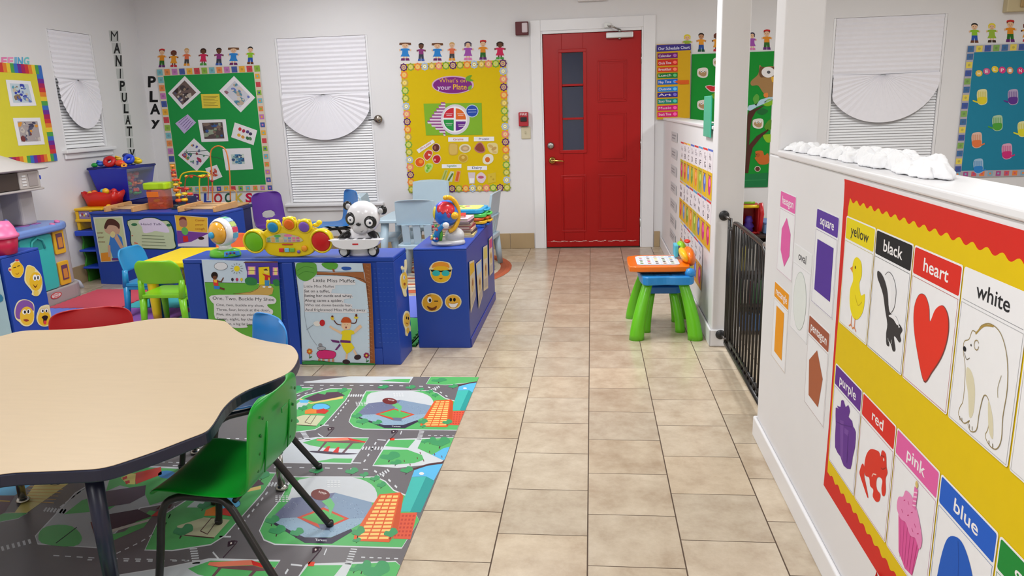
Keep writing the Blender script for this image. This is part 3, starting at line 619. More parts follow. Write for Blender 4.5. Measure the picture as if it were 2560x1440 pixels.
food('brown meat cutout under Protein', lambda a: (a.base(sm([(672, 1020), (700, 975), (735, 972), (765, 1030), (740, 1056), (700, 1050)], 4), (190, 120, 110)), a.f(sm([(680, 1018), (704, 982), (732, 980), (756, 1030), (736, 1046), (704, 1040)], 4), (140, 70, 60))))
food('peanuts cutout right of the meat', lambda a: (a.base(sm([(780, 985), (820, 972), (862, 985), (862, 1060), (800, 1050)], 4), (225, 205, 140)), a.f(el(808, 1000, 22, 12, 12, 20), (206, 170, 105)), a.f(el(835, 1020, 24, 13, 12, -30), (196, 156, 90)), a.f(el(838, 1046, 20, 10, 12, 10), (214, 184, 120))))
food('fried egg cutout under the peanuts', lambda a: (a.base(sm([(742, 1100), (770, 1066), (822, 1072), (828, 1120), (790, 1148), (750, 1140)], 4), (228, 222, 205)), a.f(el(782, 1110, 20, 22), (214, 110, 40))))
food('pale green celery cutout under Vegetables', lambda a: (a.base([(395, 1292), (430, 1196), (460, 1194), (428, 1296)], (190, 195, 110)), a.line([(412, 1288), (445, 1200)], 10, (150, 165, 70))))
food('dark green cucumber cutout between celery and carrots', lambda a: (a.base([(440, 1290), (480, 1205), (508, 1208), (492, 1292)], (205, 210, 180)), a.line([(462, 1282), (498, 1222)], 14, (90, 120, 60))))
food('orange carrot sticks cutout', lambda a: (a.base([(510, 1292), (530, 1200), (564, 1204), (548, 1292)], (225, 160, 110)), a.line([(528, 1284), (546, 1208)], 20, (215, 95, 45))))
food('glass of milk cutout under Dairy', lambda a: (a.base([(622, 1215), (682, 1215), (676, 1306), (632, 1308)], (215, 200, 205)), a.f([(634, 1262), (674, 1262), (669, 1300), (638, 1300)], (240, 238, 240))))
food('pink yogurt cup cutout under Dairy', lambda a: (a.base(sm([(690, 1245), (730, 1212), (770, 1248), (755, 1290), (735, 1302), (705, 1290)], 3), (222, 200, 210)), a.f(el(728, 1254, 24, 12), (190, 90, 120))))
food('yellow cheese cutout under Dairy', lambda a: (a.base([(782, 1228), (848, 1215), (850, 1292), (786, 1306)], (214, 186, 60)), a.f(el(810, 1250, 6), (190, 155, 40)), a.f(el(830, 1272, 8), (190, 155, 40))))
# owl board contents (partly behind the post)
OG = 'woodland cutouts on the owl board'
def O(x=1620, y=40, s=3.13): return PArt('y', YP, x, y, s, .001)
def owlet(lb, cx, cy, s=1.0):
    a = O(); a.base(sm([(cx - 40 * s, cy), (cx - 30 * s, cy - 36 * s), (cx + 38 * s, cy - 40 * s), (cx + 42 * s, cy + 20 * s), (cx + 10 * s, cy + 36 * s), (cx - 30 * s, cy + 26 * s)], 4), (222, 214, 205))
    a.f(sm([(cx - 28 * s, cy + 6), (cx - 20 * s, cy - 18 * s), (cx + 26 * s, cy - 20 * s), (cx + 30 * s, cy + 14 * s), (cx + 6 * s, cy + 26 * s)], 4), (172, 138, 98)); a.f(el(cx - 6 * s, cy - 14 * s, 9 * s), (240, 238, 235)); a.f(el(cx + 16 * s, cy - 16 * s, 9 * s), (240, 238, 235)); a.f(el(cx - 5 * s, cy - 14 * s, 3.5 * s), BLK).f(el(cx + 16 * s, cy - 15 * s, 3.5 * s), BLK)
    a.done('owl_cutout', lb, 'paper cutout', OG)
owlet('small tan owl cutout left of the white post, highest one', 548, 366); owlet('small tan owl cutout between schedule chart and post', 425, 448); owlet('small brown owl cutout above the teal folder', 425, 700); owlet('small tan owl cutout in the gap right of the post', 858, 846)
a = O(); a.base(sm([(447, 552), (480, 540), (520, 545), (548, 512), (552, 545), (535, 590), (495, 595), (470, 580)], 4), (215, 190, 190)); a.f(sm([(455, 553), (484, 546), (518, 552), (540, 530), (530, 582), (497, 588), (475, 574)], 4), (202, 44, 50)); a.done('bird_cutout', 'red bird cutout left of the post', 'paper cutout', OG)
a = O(); a.base(sm([(495, 620), (530, 602), (562, 610), (560, 665), (530, 660)], 4), (110, 160, 30)); a.done('leaf_cutout', 'light green leaf cutout under the red bird', 'paper cutout', OG)
a = O(); a.base(sm([(806, 510), (862, 455), (872, 385), (900, 400), (985, 395), (1030, 460), (1020, 600), (960, 635), (905, 605), (862, 545), (812, 545)], 4), (160, 122, 76))
a.f(sm([(868, 440), (880, 396), (920, 405), (990, 400), (1020, 440), (990, 480), (910, 480), (880, 478)], 4), (110, 76, 50)); a.f(el(940, 440, 52, 42), (232, 228, 226)); a.f(el(944, 440, 14, 12), (90, 90, 95)); a.f([(962, 478), (985, 474), (984, 520), (970, 516)], (225, 175, 60)); a.f(sm([(905, 610), (935, 600), (938, 635), (912, 636)], 3), (222, 130, 60)); a.done('owl_cutout', 'large brown owl cutout with round white eye right of the post', 'paper cutout', OG)
a = O(); a.base([(758, 1230), (772, 1000), (778, 780), (790, 745), (830, 730), (900, 700), (905, 706), (845, 745), (815, 800), (800, 870), (796, 960), (790, 1010), (850, 940), (940, 885), (944, 896), (880, 955), (820, 1030), (800, 1110), (785, 1230)], (78, 42, 34)); a.done('tree_cutout', 'dark brown tree trunk cutout in the gap right of the post', 'paper cutout', OG)
for lb, P, c in (('mid green upright leaf cutout on the tree', [(820, 650), (850, 610), (870, 640), (850, 706)], (90, 160, 60)), ('light green leaf cutout at top right of tree', [(900, 690), (930, 655), (975, 650), (975, 690), (935, 706)], (130, 180, 40)), ('dark green leaf cutout on the tree', [(850, 745), (890, 722), (940, 742), (905, 772), (870, 768)], (30, 105, 50)), ('olive leaf cutout above the lower branch', [(910, 870), (935, 825), (965, 812), (966, 880), (935, 895)], (90, 140, 40)), ('yellow green leaf cutout below the branch', [(900, 935), (940, 925), (962, 930), (958, 985), (925, 985)], (140, 185, 40))):
    a = O(); a.base(sm(P, 5), c); a.done('leaf_cutout', lb, 'paper cutout', OG)
a = O(); a.base([(772, 735), (790, 700), (840, 690), (880, 655), (985, 622), (990, 650), (940, 672), (900, 690), (850, 712), (800, 742)], (175, 205, 220)); a.done('cloud_cutout', 'pale blue sky cutout behind the tree branches', 'paper cutout', OG)
a = O(); a.base(sm([(835, 1110), (850, 1095), (840, 1060), (895, 1055), (910, 1090), (940, 1075), (945, 1150), (880, 1162), (850, 1135)], 4), (196, 104, 44)); a.f(el(858, 1088, 18, 16), (180, 88, 38)).f(el(850, 1084, 3), BLK); a.done('squirrel_cutout', 'orange brown squirrel cutout low on the owl board', 'paper cutout', OG)
a = O(); a.base(el(857, 1196, 24, 22), (205, 195, 180)); a.f(el(857, 1197, 18, 17), (96, 50, 40)); a.done('acorn_cutout', 'small dark acorn cutout under the squirrel', 'paper cutout', OG)
# turquoise board: hand prints and letters
def hand(cx, cy, s, c, lb, thumb=-1):
    a = PArt('y', YP, 2360, 0, 3.0, .001); pale = tuple(int(v * .35 + 225 * .65) for v in c)
    a.base(sm([(cx - 30 * s, cy + 8 * s), (cx - 34 * s, cy - 40 * s), (cx - 20 * s, cy - 70 * s), (cx + 36 * s, cy - 74 * s), (cx + 44 * s, cy - 20 * s), (cx + 40 * s, cy + 28 * s), (cx, cy + 44 * s), (cx - 26 * s, cy + 30 * s)], 4), pale)
    for i in range(4): x = cx - 22 * s + i * 17 * s; a.f([(x - 6 * s, cy - 4), (x - 7 * s, cy - 58 * s), (x + 5 * s, cy - 60 * s), (x + 6 * s, cy - 4)], tuple(int(v * .55 + 200 * .45) for v in c))
    a.f(sm([(cx - 30 * s, cy - 8 * s), (cx, cy - 18 * s), (cx + 38 * s, cy - 14 * s), (cx + 34 * s, cy + 26 * s), (cx, cy + 38 * s), (cx - 26 * s, cy + 24 * s)], 4), c)
    x = cx + thumb * 30 * s; a.f([(x, cy + 16 * s), (x + thumb * 34 * s, cy + 4 * s), (x + thumb * 36 * s, cy + 14 * s), (x, cy + 28 * s)], c); a.done('hand_print', lb, 'paper cutout', 'hand prints on the turquoise board')
hand(280, 745, 1, (222, 205, 50), 'yellow hand print at upper left of turquoise board'); hand(512, 745, 1, (95, 55, 140), 'purple hand print on the turquoise board'); hand(395, 940, 1, (80, 160, 60), 'green hand print on the turquoise board')
hand(240, 1068, 1, (226, 120, 70), 'orange hand print at the left of the turquoise board', 1); hand(466, 1152, 1, (205, 50, 120), 'pink hand print low on the turquoise board', 1); hand(252, 1262, .95, (50, 130, 200), 'blue hand print lowest on the turquoise board', 1); hand(585, 985, 1, (222, 215, 50), 'yellow hand print cut by the right frame edge')
for i, (x, y, c) in enumerate(((262, 550, (228, 190, 80)), (320, 535, (205, 90, 140)), (382, 520, (230, 200, 60)), (437, 525, (215, 60, 130)), (495, 528, (215, 150, 100)), (572, 530, (215, 60, 120)), (620, 530, (200, 70, 120)))):
    a = PArt('y', YP, 2360, 0, 3.0, .001); a.base(el(x, y, 27, 25, 10, 20 * i), c); a.text('HELPING'[i], x - 11, y + 12, x + 11, 24, (242, 236, 230)); a.done('letter', 'coloured letter %s on %s cut-out, turquoise board heading' % ('HELPING'[i], 'yellow pink gold magenta tan crimson rose'.split()[i]), 'letter', 'heading letters on the turquoise board')
# schedule chart hanging above the far partition
a = PArt('y', YB - .03, 1640, 60, 5.5375, .003)
a.base([(8, 285), (480, 270), (466, 1300), (8, 1322)], (208, 162, 24)); a.f([(8, 292), (482, 272), (482, 362), (8, 386)], (64, 52, 132)); a.text('Our Schedule Chart', 30, 362, 466, 40, (222, 222, 240), 342); a.done('schedule_chart', 'gold daily schedule chart with purple heading above the far partition', 'chart')
RW = [(400, 480, (110, 32, 110), 'Calendar'), (490, 580, (200, 48, 32), 'Circle Time'), (595, 668, (206, 66, 34), 'Breakfast'), (678, 752, (34, 120, 52), 'Lunch'), (762, 842, (32, 96, 186), 'Nap Time'), (868, 940, (40, 130, 204), 'Outside'), (945, 1020, (58, 42, 140), 'Art'), (1034, 1108, (20, 134, 112), 'Story Time'), (1126, 1202, (204, 26, 110), 'Music'), (1214, 1290, (210, 30, 106), 'Snack Time')]
for y0_, y1_, c, tx in RW:
    a = PArt('y', YB - .0345, 1640, 60, 5.5375, .001); a.base([(20, y0_ + 8), (300, y0_ - 6), (300, y1_ - 8), (20, y1_)], c); a.text(tx, 36, y1_ - 20, 210, 34, (226, 214, 226), y1_ - 28); a.f(el(262, (y0_ + y1_) / 2 - 6, 26, 22), tuple(min(255, v + 70) for v in c)); a.done('schedule_card', '%s schedule strip on the gold chart' % tx, 'card', 'strips on the schedule chart')
a = PArt('y', YB - .037, 1640, 60, 5.5375, .001); a.base([(245, 800), (310, 780), (455, 775), (455, 832), (340, 838), (290, 815)], (214, 92, 30)); a.done('pointer', 'orange pointing hand marker on the gold schedule chart', 'marker')
# small fittings on the back wall
def wb(name, label, cat, px, d, c, r=.5, m=0):
    p, q = up(px[0], px[1], 'y', YB), up(px[2], px[3], 'y', YB); t = thing(name, label, cat, (p.x / 2 + q.x / 2, YB, q.z)); MB(mat(c, r, m, 'plastic')).box(p.x, q.x, YB - d, YB - .0005, q.z, p.z).build('housing', t, world=True, bev=.006); return t, p, q
t, p, q = wb('alarm_strobe', 'dark red fire alarm strobe high on the wall left of the door', 'fire alarm', (1289, 56, 1322, 88), .05, (92, 18, 26))
MB(mat((210, 195, 200), .2, 0, 'plastic')).box(p.x + .062, q.x - .006, YB - .066, YB - .05, q.z + .02, p.z - .012).build('strobe_lens', t, world=True, bev=.01)
t, p, q = wb('fire_alarm_pull', 'red fire alarm pull station beside the door', 'fire alarm', (1297, 281, 1322, 315), .045, (176, 24, 40))
w = q.x - p.x; MB(pl((28, 24, 26))).box(p.x + .018, q.x - .014, YB - .058, YB - .045, q.z + .045, p.z - .045).build('pull_handle', t, world=True, bev=.004)
a = Art(wrect(p.x, q.x, q.z, p.z, YB - .0455), 100, 140, .0005); a.text('FIRE', 15, 30, 88, 20, (240, 225, 228)); a.mb.build('lettering', t, world=True)
t, p, q = wb('wall_plate', 'beige switch plate below the fire alarm pull', 'switch plate', (1303, 317, 1327, 347), .012, (206, 196, 166))
MB(pl((190, 180, 150))).box(p.x + .035, p.x + .045, YB - .02, YB - .012, q.z + .05, q.z + .075).build('toggle', t, world=True)
t, p, q = wb('exit_sign', 'white exit sign with red letters above the door, cut by frame top', 'exit sign', (1444, -44, 1518, 2), .05, (226, 222, 220))
a = Art(wrect(p.x, q.x, q.z, p.z, YB - .051), 100, 62, .001); a.text('EXIT', 10, 52, 90, 42, mat((235, 70, 80), .4, 0, 'plastic', 'exit_letters', em=1.6)); o = a.mb.build('lettering', t, world=True)
t, p, q = wb('emergency_light', 'beige wall unit at the top right corner above turquoise board', 'emergency light', (2512, -30, 2600, 28), .08, (196, 180, 142))
MB(pl((170, 140, 90))).box(p.x + .1, q.x - .02, YB - .1, YB - .08, q.z + .03, q.z + .14).build('lamp_head', t, world=True, bev=.02, seg=4)
c = up(948, 298, 'y', YB); mb = MB(mat((150, 140, 130), .25, 1, 'plastic')); t = thing('wall_holdback', 'round metal knob on the wall right of the middle window', 'curtain holdback', (c.x, YB, c.z))
mb.lathe([(.03, .0005), (.034, .01), (.042, .03), (.04, .045), (.02, .055), (0, .056)], c, (0, -1, 0)); mb.build('knob', t, world=True); MB(pl(BLK)).tube([c + V((-.03, -.03, 0)), c + V((-.06, -.035, -.002)), c + V((-.10, -.02, -.004))], .006).build('stem', t, world=True)
# teal folder hanging on top of the far partition next to the post
a = up(1770, 262, 'x', .665); mb = MB(mat((60, 200, 165), .25, 0, 'plastic', alpha=.85)); yb, yf = up(1765, 262, 'x', .665).y, 4.345
mb.box(.66, .668, 4.36, 4.62, 1.17, 1.40).box(.668, .82, 4.36, 4.62, 1.2395, 1.2445).box(.80, .806, 4.36, 4.62, 1.2445, 1.38); tag(mb.build('folder', bev=.004), 'teal plastic folder hooked over the far partition beside the post', 'folder')
# ================================================================ near partition wall: colour and shape cards
XN = PX0
def xrect(y0, y1, z0, z1, x): return [V((x, y0, z1)), V((x, y1, z1)), V((x, y1, z0)), V((x, y0, z0))]   # y0 = far edge (left in view)
def XArt(y0, y1, z0, z1, x, W, H, th=.0006):
    a = Art(xrect(y0, y1, z0, z1, x), W, H, th); a.n = V((-1, 0, 0)); return a
t = thing('bulletin_display', 'big red and yellow scalloped display sheet on the low wall', 'bulletin board', (XN, 1.4, .26))
a = XArt(2.105, .80, .255, 1.152, XN - .0004, 130.5, 89.7, .001)
P = [(0, 0), (130.5, 0), (130.5, 89.7), (0, 89.7)]; a.base(sm([(1.2, 0), (2, 6), (2.5, 40), (3, 70), (2.2, 89.7)], 4, False) + [(130.5, 89.7), (130.5, 0)], (206, 40, 30)).done('red_sheet', parent=t)
a = XArt(2.105, .80, .255, 1.152, XN - .0016, 130.5, 89.7, .0008)
P = [(6.2, 7)]; i = 0; x = 7
while x < 128: P.append((x, 5.5 - 1.0 * abs(math.cos(math.pi * (x - 7) / 5.0)) ** 2.4)); x += .5; i += 1
P += [(128, 5), (128, 83)]; i = 0; x = 126
while x > 7: P.append((x, 83.2 + 1.0 * abs(math.cos(math.pi * (x - 7) / 5.0)) ** 2.4)); x -= .5; i += 1
P += [(5, 84), (4.6, 60), (4.6, 45), (5.6, 20)]
i = 0; y = 80
a.base(P, (220, 188, 0)).done('yellow_sheet', parent=t)
# curled lower corner of the red sheet
mb = MB(pa((204, 52, 36)));
pts = [(1.66, .262, 0), (1.50, .262, 0), (1.50, .335, 0), (1.66, .30, 0)]
mb.poly([(XN - .003, 1.655, .258), (XN - .032, 1.60, .262), (XN - .040, 1.50, .27), (XN - .03, 1.40, .262), (XN - .003, 1.33, .258), (XN - .0045, 1.36, .225), (XN - .02, 1.50, .21), (XN - .006, 1.62, .232)])
mb.build('curled_edge', t, world=True, solid=.0008)
CB = {'yellow': (226, 206, 20), 'black': (34, 34, 36), 'heart': (214, 44, 32), 'white': (226, 225, 228), 'purple': (98, 48, 140), 'red': (214, 44, 34), 'pink': (222, 96, 160), 'blue': (30, 92, 196), 'green': (24, 134, 52)}
def card(y, z, word, fn, label, hc=None, tc=(236, 232, 232), W=21.0, H=29.3, x=XN - .0034, name='picture_card', grp=None):
    a = XArt(y, y - W / 100, z - H / 100, z, x, W, H, .0006); a.base(rrect(0, 0, W, H, .6), (232, 231, 233)); a.n = V((-1, 0, 0))
    hc = hc or CB[word]; bd = tuple(int(v * .55 + 70) for v in (hc if word != 'white' else (190, 190, 195)))
    if word == 'white': a.line([(.6, 5.9), (W - .6, 5.9)], .12, (150, 150, 155)); tc = (40, 40, 44)
    else: a.f(rrect(.35, .35, W - .35, 5.9, .5), hc)
    if word == 'yellow': tc = (60, 58, 40)
    if word == 'orange': word = ''
    n = len(word); w = min(W - 5, n * 1.95 + 1.2); n and a.text(word, W / 2 - w / 2, 4.4, W / 2 + w / 2, 2.7, tc)
    for q in (((.4, 6.5), (W - .4, 6.5)), ((W - .45, 6.5), (W - .45, H - .4)), ((.45, 6.5), (.45, H - .4)), ((.4, H - .4), (W - .4, H - .4))): a.line(list(q), .1, bd)
    a.k = 5; fn(a); return a.done(name, label, 'card', grp)
def chick(a):
    a.f(sm([(10.5, 9.2), (13.4, 10), (14.4, 13), (13.2, 15.6), (15, 18), (17.6, 17.2), (17.2, 21.5), (14, 24.6), (10.5, 25), (7.6, 22.5), (7, 18.5), (8.6, 15.5), (7.4, 12.6), (8.2, 10.2)], 5), (232, 212, 24))
    a.f([(7.8, 12), (5.8, 13), (7.8, 13.8)], (222, 140, 60)); a.f(el(9.6, 12, .45, n=8), (90, 70, 30)); a.line(sm([(11, 19), (13.5, 21), (16, 19.5)], 4, False), .22, (200, 170, 30))
    for x in (9.6, 12.2): a.line([(x, 24.8), (x, 27.6)], .35, (222, 130, 70)); a.line([(x - 1.4, 28), (x, 27.2), (x + 1.4, 28)], .35, (222, 130, 70))
def skunk(a):
    def q(L): return [((1.8305 - p.y) * 100, (1.060 - p.z) * 100) for p in [up(1880 + x / 2.4, 400 + y / 2.4, 'x', XN - .004) for x, y in L]]
    a.f(sm(q([(755, 665), (778, 682), (800, 730), (815, 800), (822, 895), (840, 925), (866, 940), (882, 980), (894, 996), (904, 1022), (890, 1050), (896, 1082), (884, 1094), (864, 1064), (852, 1062), (862, 1138), (846, 1146), (836, 1110), (822, 1084), (824, 1116), (808, 1106), (806, 1040), (813, 985), (800, 900), (788, 810), (768, 745), (754, 705)]), 3), (56, 53, 54))
    W = q([(800, 690), (820, 672), (842, 690), (860, 740), (866, 800), (856, 880), (838, 915), (826, 905), (834, 850), (836, 790), (826, 730)]); a.f(sm(W, 3), (226, 225, 227)); a.line(sm(W[:7], 4, False), .16, (70, 68, 70))
    a.f(sm(q([(822, 935), (845, 926), (868, 944), (884, 985), (872, 990), (850, 955)]), 3), (232, 230, 232)); a.f(sm(q([(880, 990), (890, 1000), (884, 1008)]), 2), (240, 240, 240)); a.line(q([(818, 1068), (822, 1090)]), .22, (200, 200, 200)); a.line(q([(838, 1078), (842, 1104)]), .22, (200, 200, 200))
def heart(a):
    H = [(10.4, 26.4), (6, 21.4), (3.2, 16.6), (2.6, 12.6), (4.2, 9.6), (7, 9.0), (9.3, 10.8), (10.4, 13.6), (12.2, 10.6), (15, 9.0), (17.6, 10.4), (18.4, 14), (17, 18.6), (13.6, 23.2)]
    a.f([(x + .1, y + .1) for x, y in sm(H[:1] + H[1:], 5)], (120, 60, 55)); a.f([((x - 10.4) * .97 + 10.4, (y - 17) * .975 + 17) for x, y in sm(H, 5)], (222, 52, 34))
def bear(a):
    P = sm([(4.6, 12.4), (5.4, 10.6), (7, 10.4), (8.2, 8.8), (11, 7.7), (14.4, 8.4), (17, 11.6), (18.2, 16.5), (18, 21.5), (18.4, 25.4), (17.4, 27.6), (15.4, 28), (13.6, 27), (14.2, 25), (13.4, 20.8), (11.6, 20.4), (10.8, 24), (10.6, 27.2), (8.8, 28.3), (7.6, 27.5), (8, 26.6), (6.2, 27.9), (4, 27.2), (4.2, 25.6), (5, 24), (4.8, 20), (4.2, 17.2), (3.2, 15.4), (3, 13.4)], 4)
    a.f(P, (232, 231, 232)); a.line(P + P[:1], .2, (150, 132, 88))
    a.f(sm([(5, 17.6), (7, 18), (8.6, 20.5), (9, 24.6), (7.8, 26), (6.4, 22), (5.2, 20)], 4), (214, 206, 176)); a.f(sm([(13.2, 20.6), (15.2, 23), (16, 26.4), (14.4, 25.4)], 4), (214, 206, 176)); a.line(sm([(6.6, 10.8), (9, 8.6), (12, 7.8)], 4, False), .35, (170, 140, 70))
    a.f(el(3.5, 14.6, .6, .5, 10), (28, 28, 34)); a.line(sm([(3.6, 15.3), (4.6, 16.2), (5.6, 15.6)], 4, False), .14, (110, 100, 80)); a.f(el(5.6, 13.2, .22, n=8), (60, 54, 50)); a.line(el(7.4, 12.6, .8, .9, 10), .16, (150, 130, 80)); a.line(sm([(16.2, 15), (15.6, 17.4), (16, 19)], 3, False), .14, (170, 160, 130))
    for x in (4.6, 5.4, 8.2, 9.2, 15, 16.2): a.line([(x, 27.2), (x + .2, 27.9)], .18, (120, 104, 70))
def cB(yc, zc, L): return [((yc - p.y) * 100, (zc - p.z) * 100) for p in [up(1960 + x / 2.4833, 860 + y / 2.4833, 'x', XN - .004) for x, y in L]]
def gift(a):
    q = lambda L: cB(2.046, .648, L)
    a.f(sm(q([(322, 396), (340, 404), (330, 382), (352, 390), (356, 352), (372, 352), (384, 392), (400, 378), (411, 420), (402, 452), (424, 478), (430, 512), (447, 546), (442, 640), (428, 700), (414, 776), (372, 756), (352, 700), (318, 640), (322, 500)]), 2), (98, 50, 140))
    a.f(q([(350, 470), (372, 480), (366, 720), (352, 700)]), (116, 70, 154)); a.f(q([(378, 520), (404, 540), (402, 575), (376, 552)]), (118, 74, 156)); a.line(q([(325, 480), (360, 500), (425, 515)]), .3, (84, 40, 124)); a.line(q([(400, 560), (392, 740)]), .3, (84, 40, 124))
def crab(a):
    q = lambda L: cB(1.8305, .648, L); c = (214, 52, 34)
    a.f(sm(q([(508, 702), (525, 665), (548, 652), (590, 668), (600, 700), (610, 660), (634, 684), (638, 760), (644, 800), (632, 838), (634, 905), (626, 942), (611, 938), (606, 895), (612, 850), (598, 828), (580, 832), (574, 868), (580, 905), (600, 935), (592, 975), (572, 978), (552, 945), (556, 905), (536, 880), (530, 830), (505, 815), (500, 760)]), 3), c)
    a.f(sm(q([(488, 742), (502, 770), (500, 822), (508, 860), (524, 945), (518, 950), (494, 880), (472, 812), (472, 785)]), 3), c); a.line(sm(q([(604, 768), (615, 778), (634, 768)]), 3, False), .25, (150, 40, 30)); a.line(q([(548, 822), (556, 806), (575, 812)]), .3, (236, 196, 180)); a.line(q([(604, 692), (626, 700)]), .25, (150, 40, 30)); a.f(el(*q([(622, 718)])[0], .4, n=8), (238, 210, 200))
def cupcake(a):
    a.f([(4.6, 17.2), (16.4, 18), (14.2, 27.6), (10.5, 28.3), (6.8, 26.6)], (214, 84, 150))
    for i in range(6): a.line([(6.2 + i * 1.8, 18), (7.6 + i * 1.3, 27.4)], .16, (190, 66, 130))
    a.f(sm([(4, 17.6), (4.2, 14.8), (6.4, 13.4), (7.4, 11.4), (10, 11), (12.6, 12), (15, 14.2), (17, 17.4), (16.2, 20), (14, 18.8), (11.6, 19.6), (9, 18.2), (6.4, 18.8)], 4), (226, 136, 184))
    for i, (x, y) in enumerate(((7, 14), (9, 13), (11, 14.6), (13, 16), (9.4, 16.2), (6.4, 16.4), (14.6, 17.4), (12, 17.6))): a.line([(x, y), (x + .7, y + (.5 if i % 2 else -.5))], .22, (190, 60, 120))
    a.f([(11.4, 6.6 + 1.6), (13, 8.2), (12.8, 13), (11.2, 13)], (222, 110, 168))
    for i in range(4): a.line([(11.4, 9.6 + i), (12.9, 8.9 + i)], .3, (238, 190, 214))
    a.f(sm([(12.2, 6.4 + .1), (12.9, 7.4), (12.2, 8.2), (11.6, 7.4)], 3), (214, 186, 110))
def hat(a):
    a.f(sm([(3.4, 28.3), (3, 20), (4.6, 12), (7.4, 9), (11, 8.6), (15, 12), (17.4, 18), (18, 28.3)], 5), (26, 88, 186)); a.line(sm([(9, 9), (10.4, 15), (11, 28)], 4, False), .3, (22, 72, 160)); a.line([(4, 22.4), (17.4, 22.4)], .3, (22, 72, 160)); a.text('blue', 3.8, 27, 7.2, 1.6, (70, 130, 214))
PG = 'picture cards on the red and yellow display'
ys = [2.046, 1.8305, 1.615, 1.3995, 1.184]; Z1, Z2 = 1.060, .648
card(ys[0], Z1, 'yellow', chick, 'card headed yellow showing a yellow chick', grp=PG)
card(ys[1], Z1, 'black', skunk, 'card headed black showing a skunk', grp=PG)
card(ys[2], Z1, 'heart', heart, 'card headed heart showing a large red heart', grp=PG)
card(ys[3], Z1, 'white', bear, 'card headed white showing a polar bear', grp=PG)
card(ys[4], Z1, 'orange', lambda a: None, 'plain white card cut by the frame edge right of the polar bear card', (226, 222, 216), grp=PG)
card(ys[0], Z2, 'purple', gift, 'card headed purple showing a wrapped gift', grp=PG)
card(ys[1], Z2, 'red', crab, 'card headed red showing a crab', grp=PG)
card(ys[2], Z2, 'pink', cupcake, 'card headed pink showing a cupcake with candle', grp=PG)
card(ys[3], Z2, 'blue', hat, 'card headed blue showing a blue cap', grp=PG)
card(ys[4], Z2, 'green', lambda a: a.f(el(10.5, 18, 6, 8), (40, 150, 60)), 'card with green heading at the lower right frame corner', grp=PG)
SG = 'shape cards on the low wall'; xs_ = XN - .0004
def shp(P, c): return lambda a: a.f(P, c)
card(2.768, 1.05, 'hexagon', shp([(10.5, 8.6), (16.6, 13.4), (16.6, 21), (10.5, 26), (4.4, 21), (4.4, 13.4)], (222, 96, 164)), 'shape card with pink heading and pink hexagon', (226, 104, 170), x=xs_, grp=SG)
card(2.550, .897, 'oval', lambda a: (a.f(el(10.5, 17.6, 7.4, 9.6, 36), (222, 226, 222)), a.line(el(10.5, 17.6, 7.4, 9.6, 36) + el(10.5, 17.6, 7.4, 9.6, 36)[:1], .22, (188, 198, 190))), 'white shape card with pale oval outline', (226, 226, 226), (70, 70, 74), x=xs_, grp=SG)
card(2.322, 1.046, 'square', shp([(2.6, 9.2), (18, 9.2), (18, 24.8), (2.6, 24.8)], (84, 52, 150)), 'shape card with violet heading and violet square', (92, 60, 156), x=xs_, grp=SG)
card(2.786, .712, 'rectangle', shp([(4.6, 8.4), (15.8, 8.4), (15.8, 26), (4.6, 26)], (232, 152, 22)), 'shape card with orange heading and orange rectangle', (230, 150, 24), x=xs_, grp=SG)
card(2.332, .71, 'pentagon', shp([(10.4, 8.6), (17.4, 15.2), (14.8, 25.2), (4.8, 25.2), (3, 14.2)], (168, 92, 58)), 'shape card with brown heading and brown pentagon', (160, 86, 62), x=xs_, grp=SG)
# far partition cards
LG = ['letter cards on the far partition, %s row' % q for q in ('top', 'middle', 'bottom')]; rr = random.Random(5)
HC = [(214, 60, 60), (230, 150, 60), (230, 200, 80), (90, 110, 190), (200, 60, 60), (90, 160, 200), (214, 60, 60), (90, 110, 190)]
def lcard(y, z, ch, i, label, g, w=.19, low=(222, 178, 30)):
    W = w * 100; a = XArt(y, y - w, z - .29, z, XN - .0004, W, 29, .001); a.base([(0, 0), (W, 0), (W, 29), (0, 29)], (228, 220, 224)); a.rect(.3, 0, W - .3, 1.2, HC[i % 8])
    a.text(ch, W * .3, 6.2, W * .5, 3.6, (120, 108, 118)); a.text(ch.lower(), W * .56, 6.2, W * .7, 2.6, (120, 108, 118)); a.text(ch, W * .32, 11.4, W * .66, 3.4, (90, 80, 90)); a.rect(.3, 13, W - .3, 28.7, low)
    c = [(200, 50, 110), (120, 150, 60), (90, 110, 190), (214, 80, 70), (230, 130, 60), (200, 60, 130), (110, 140, 200), (150, 170, 60)][(i * 3) % 8]; a.f(el(W / 2, 20.5, 5.5, 6, 10), c); a.f(el(W / 2 + 1, 19, 2.5, n=8), tuple(min(255, v + 60) for v in c)); a.line([(3, 15), (W - 3, 15)], .6, (150, 110, 60)); return a.done('letter_card', label, 'card', g)
al = 'ABCDEFGHIJKLMNOPQRSTUVWXYZ'
for r, (z, n, y0) in enumerate(((1.095, 8, 5.87), (.80, 8, 5.88), (.50, 6, 5.78))):
    for i in range(n): k = r * 8 + i; lcard(y0 - i * .195, z + (i - n / 2) * .003, al[k], k + r, 'alphabet card letter %s, %s row of the far partition' % (al[k], ('top', 'middle', 'bottom')[r]), LG[r], low=[(222, 178, 30), (218, 170, 36), (212, 150, 60)][r] if (i + r) % 5 else (190, 176, 50))
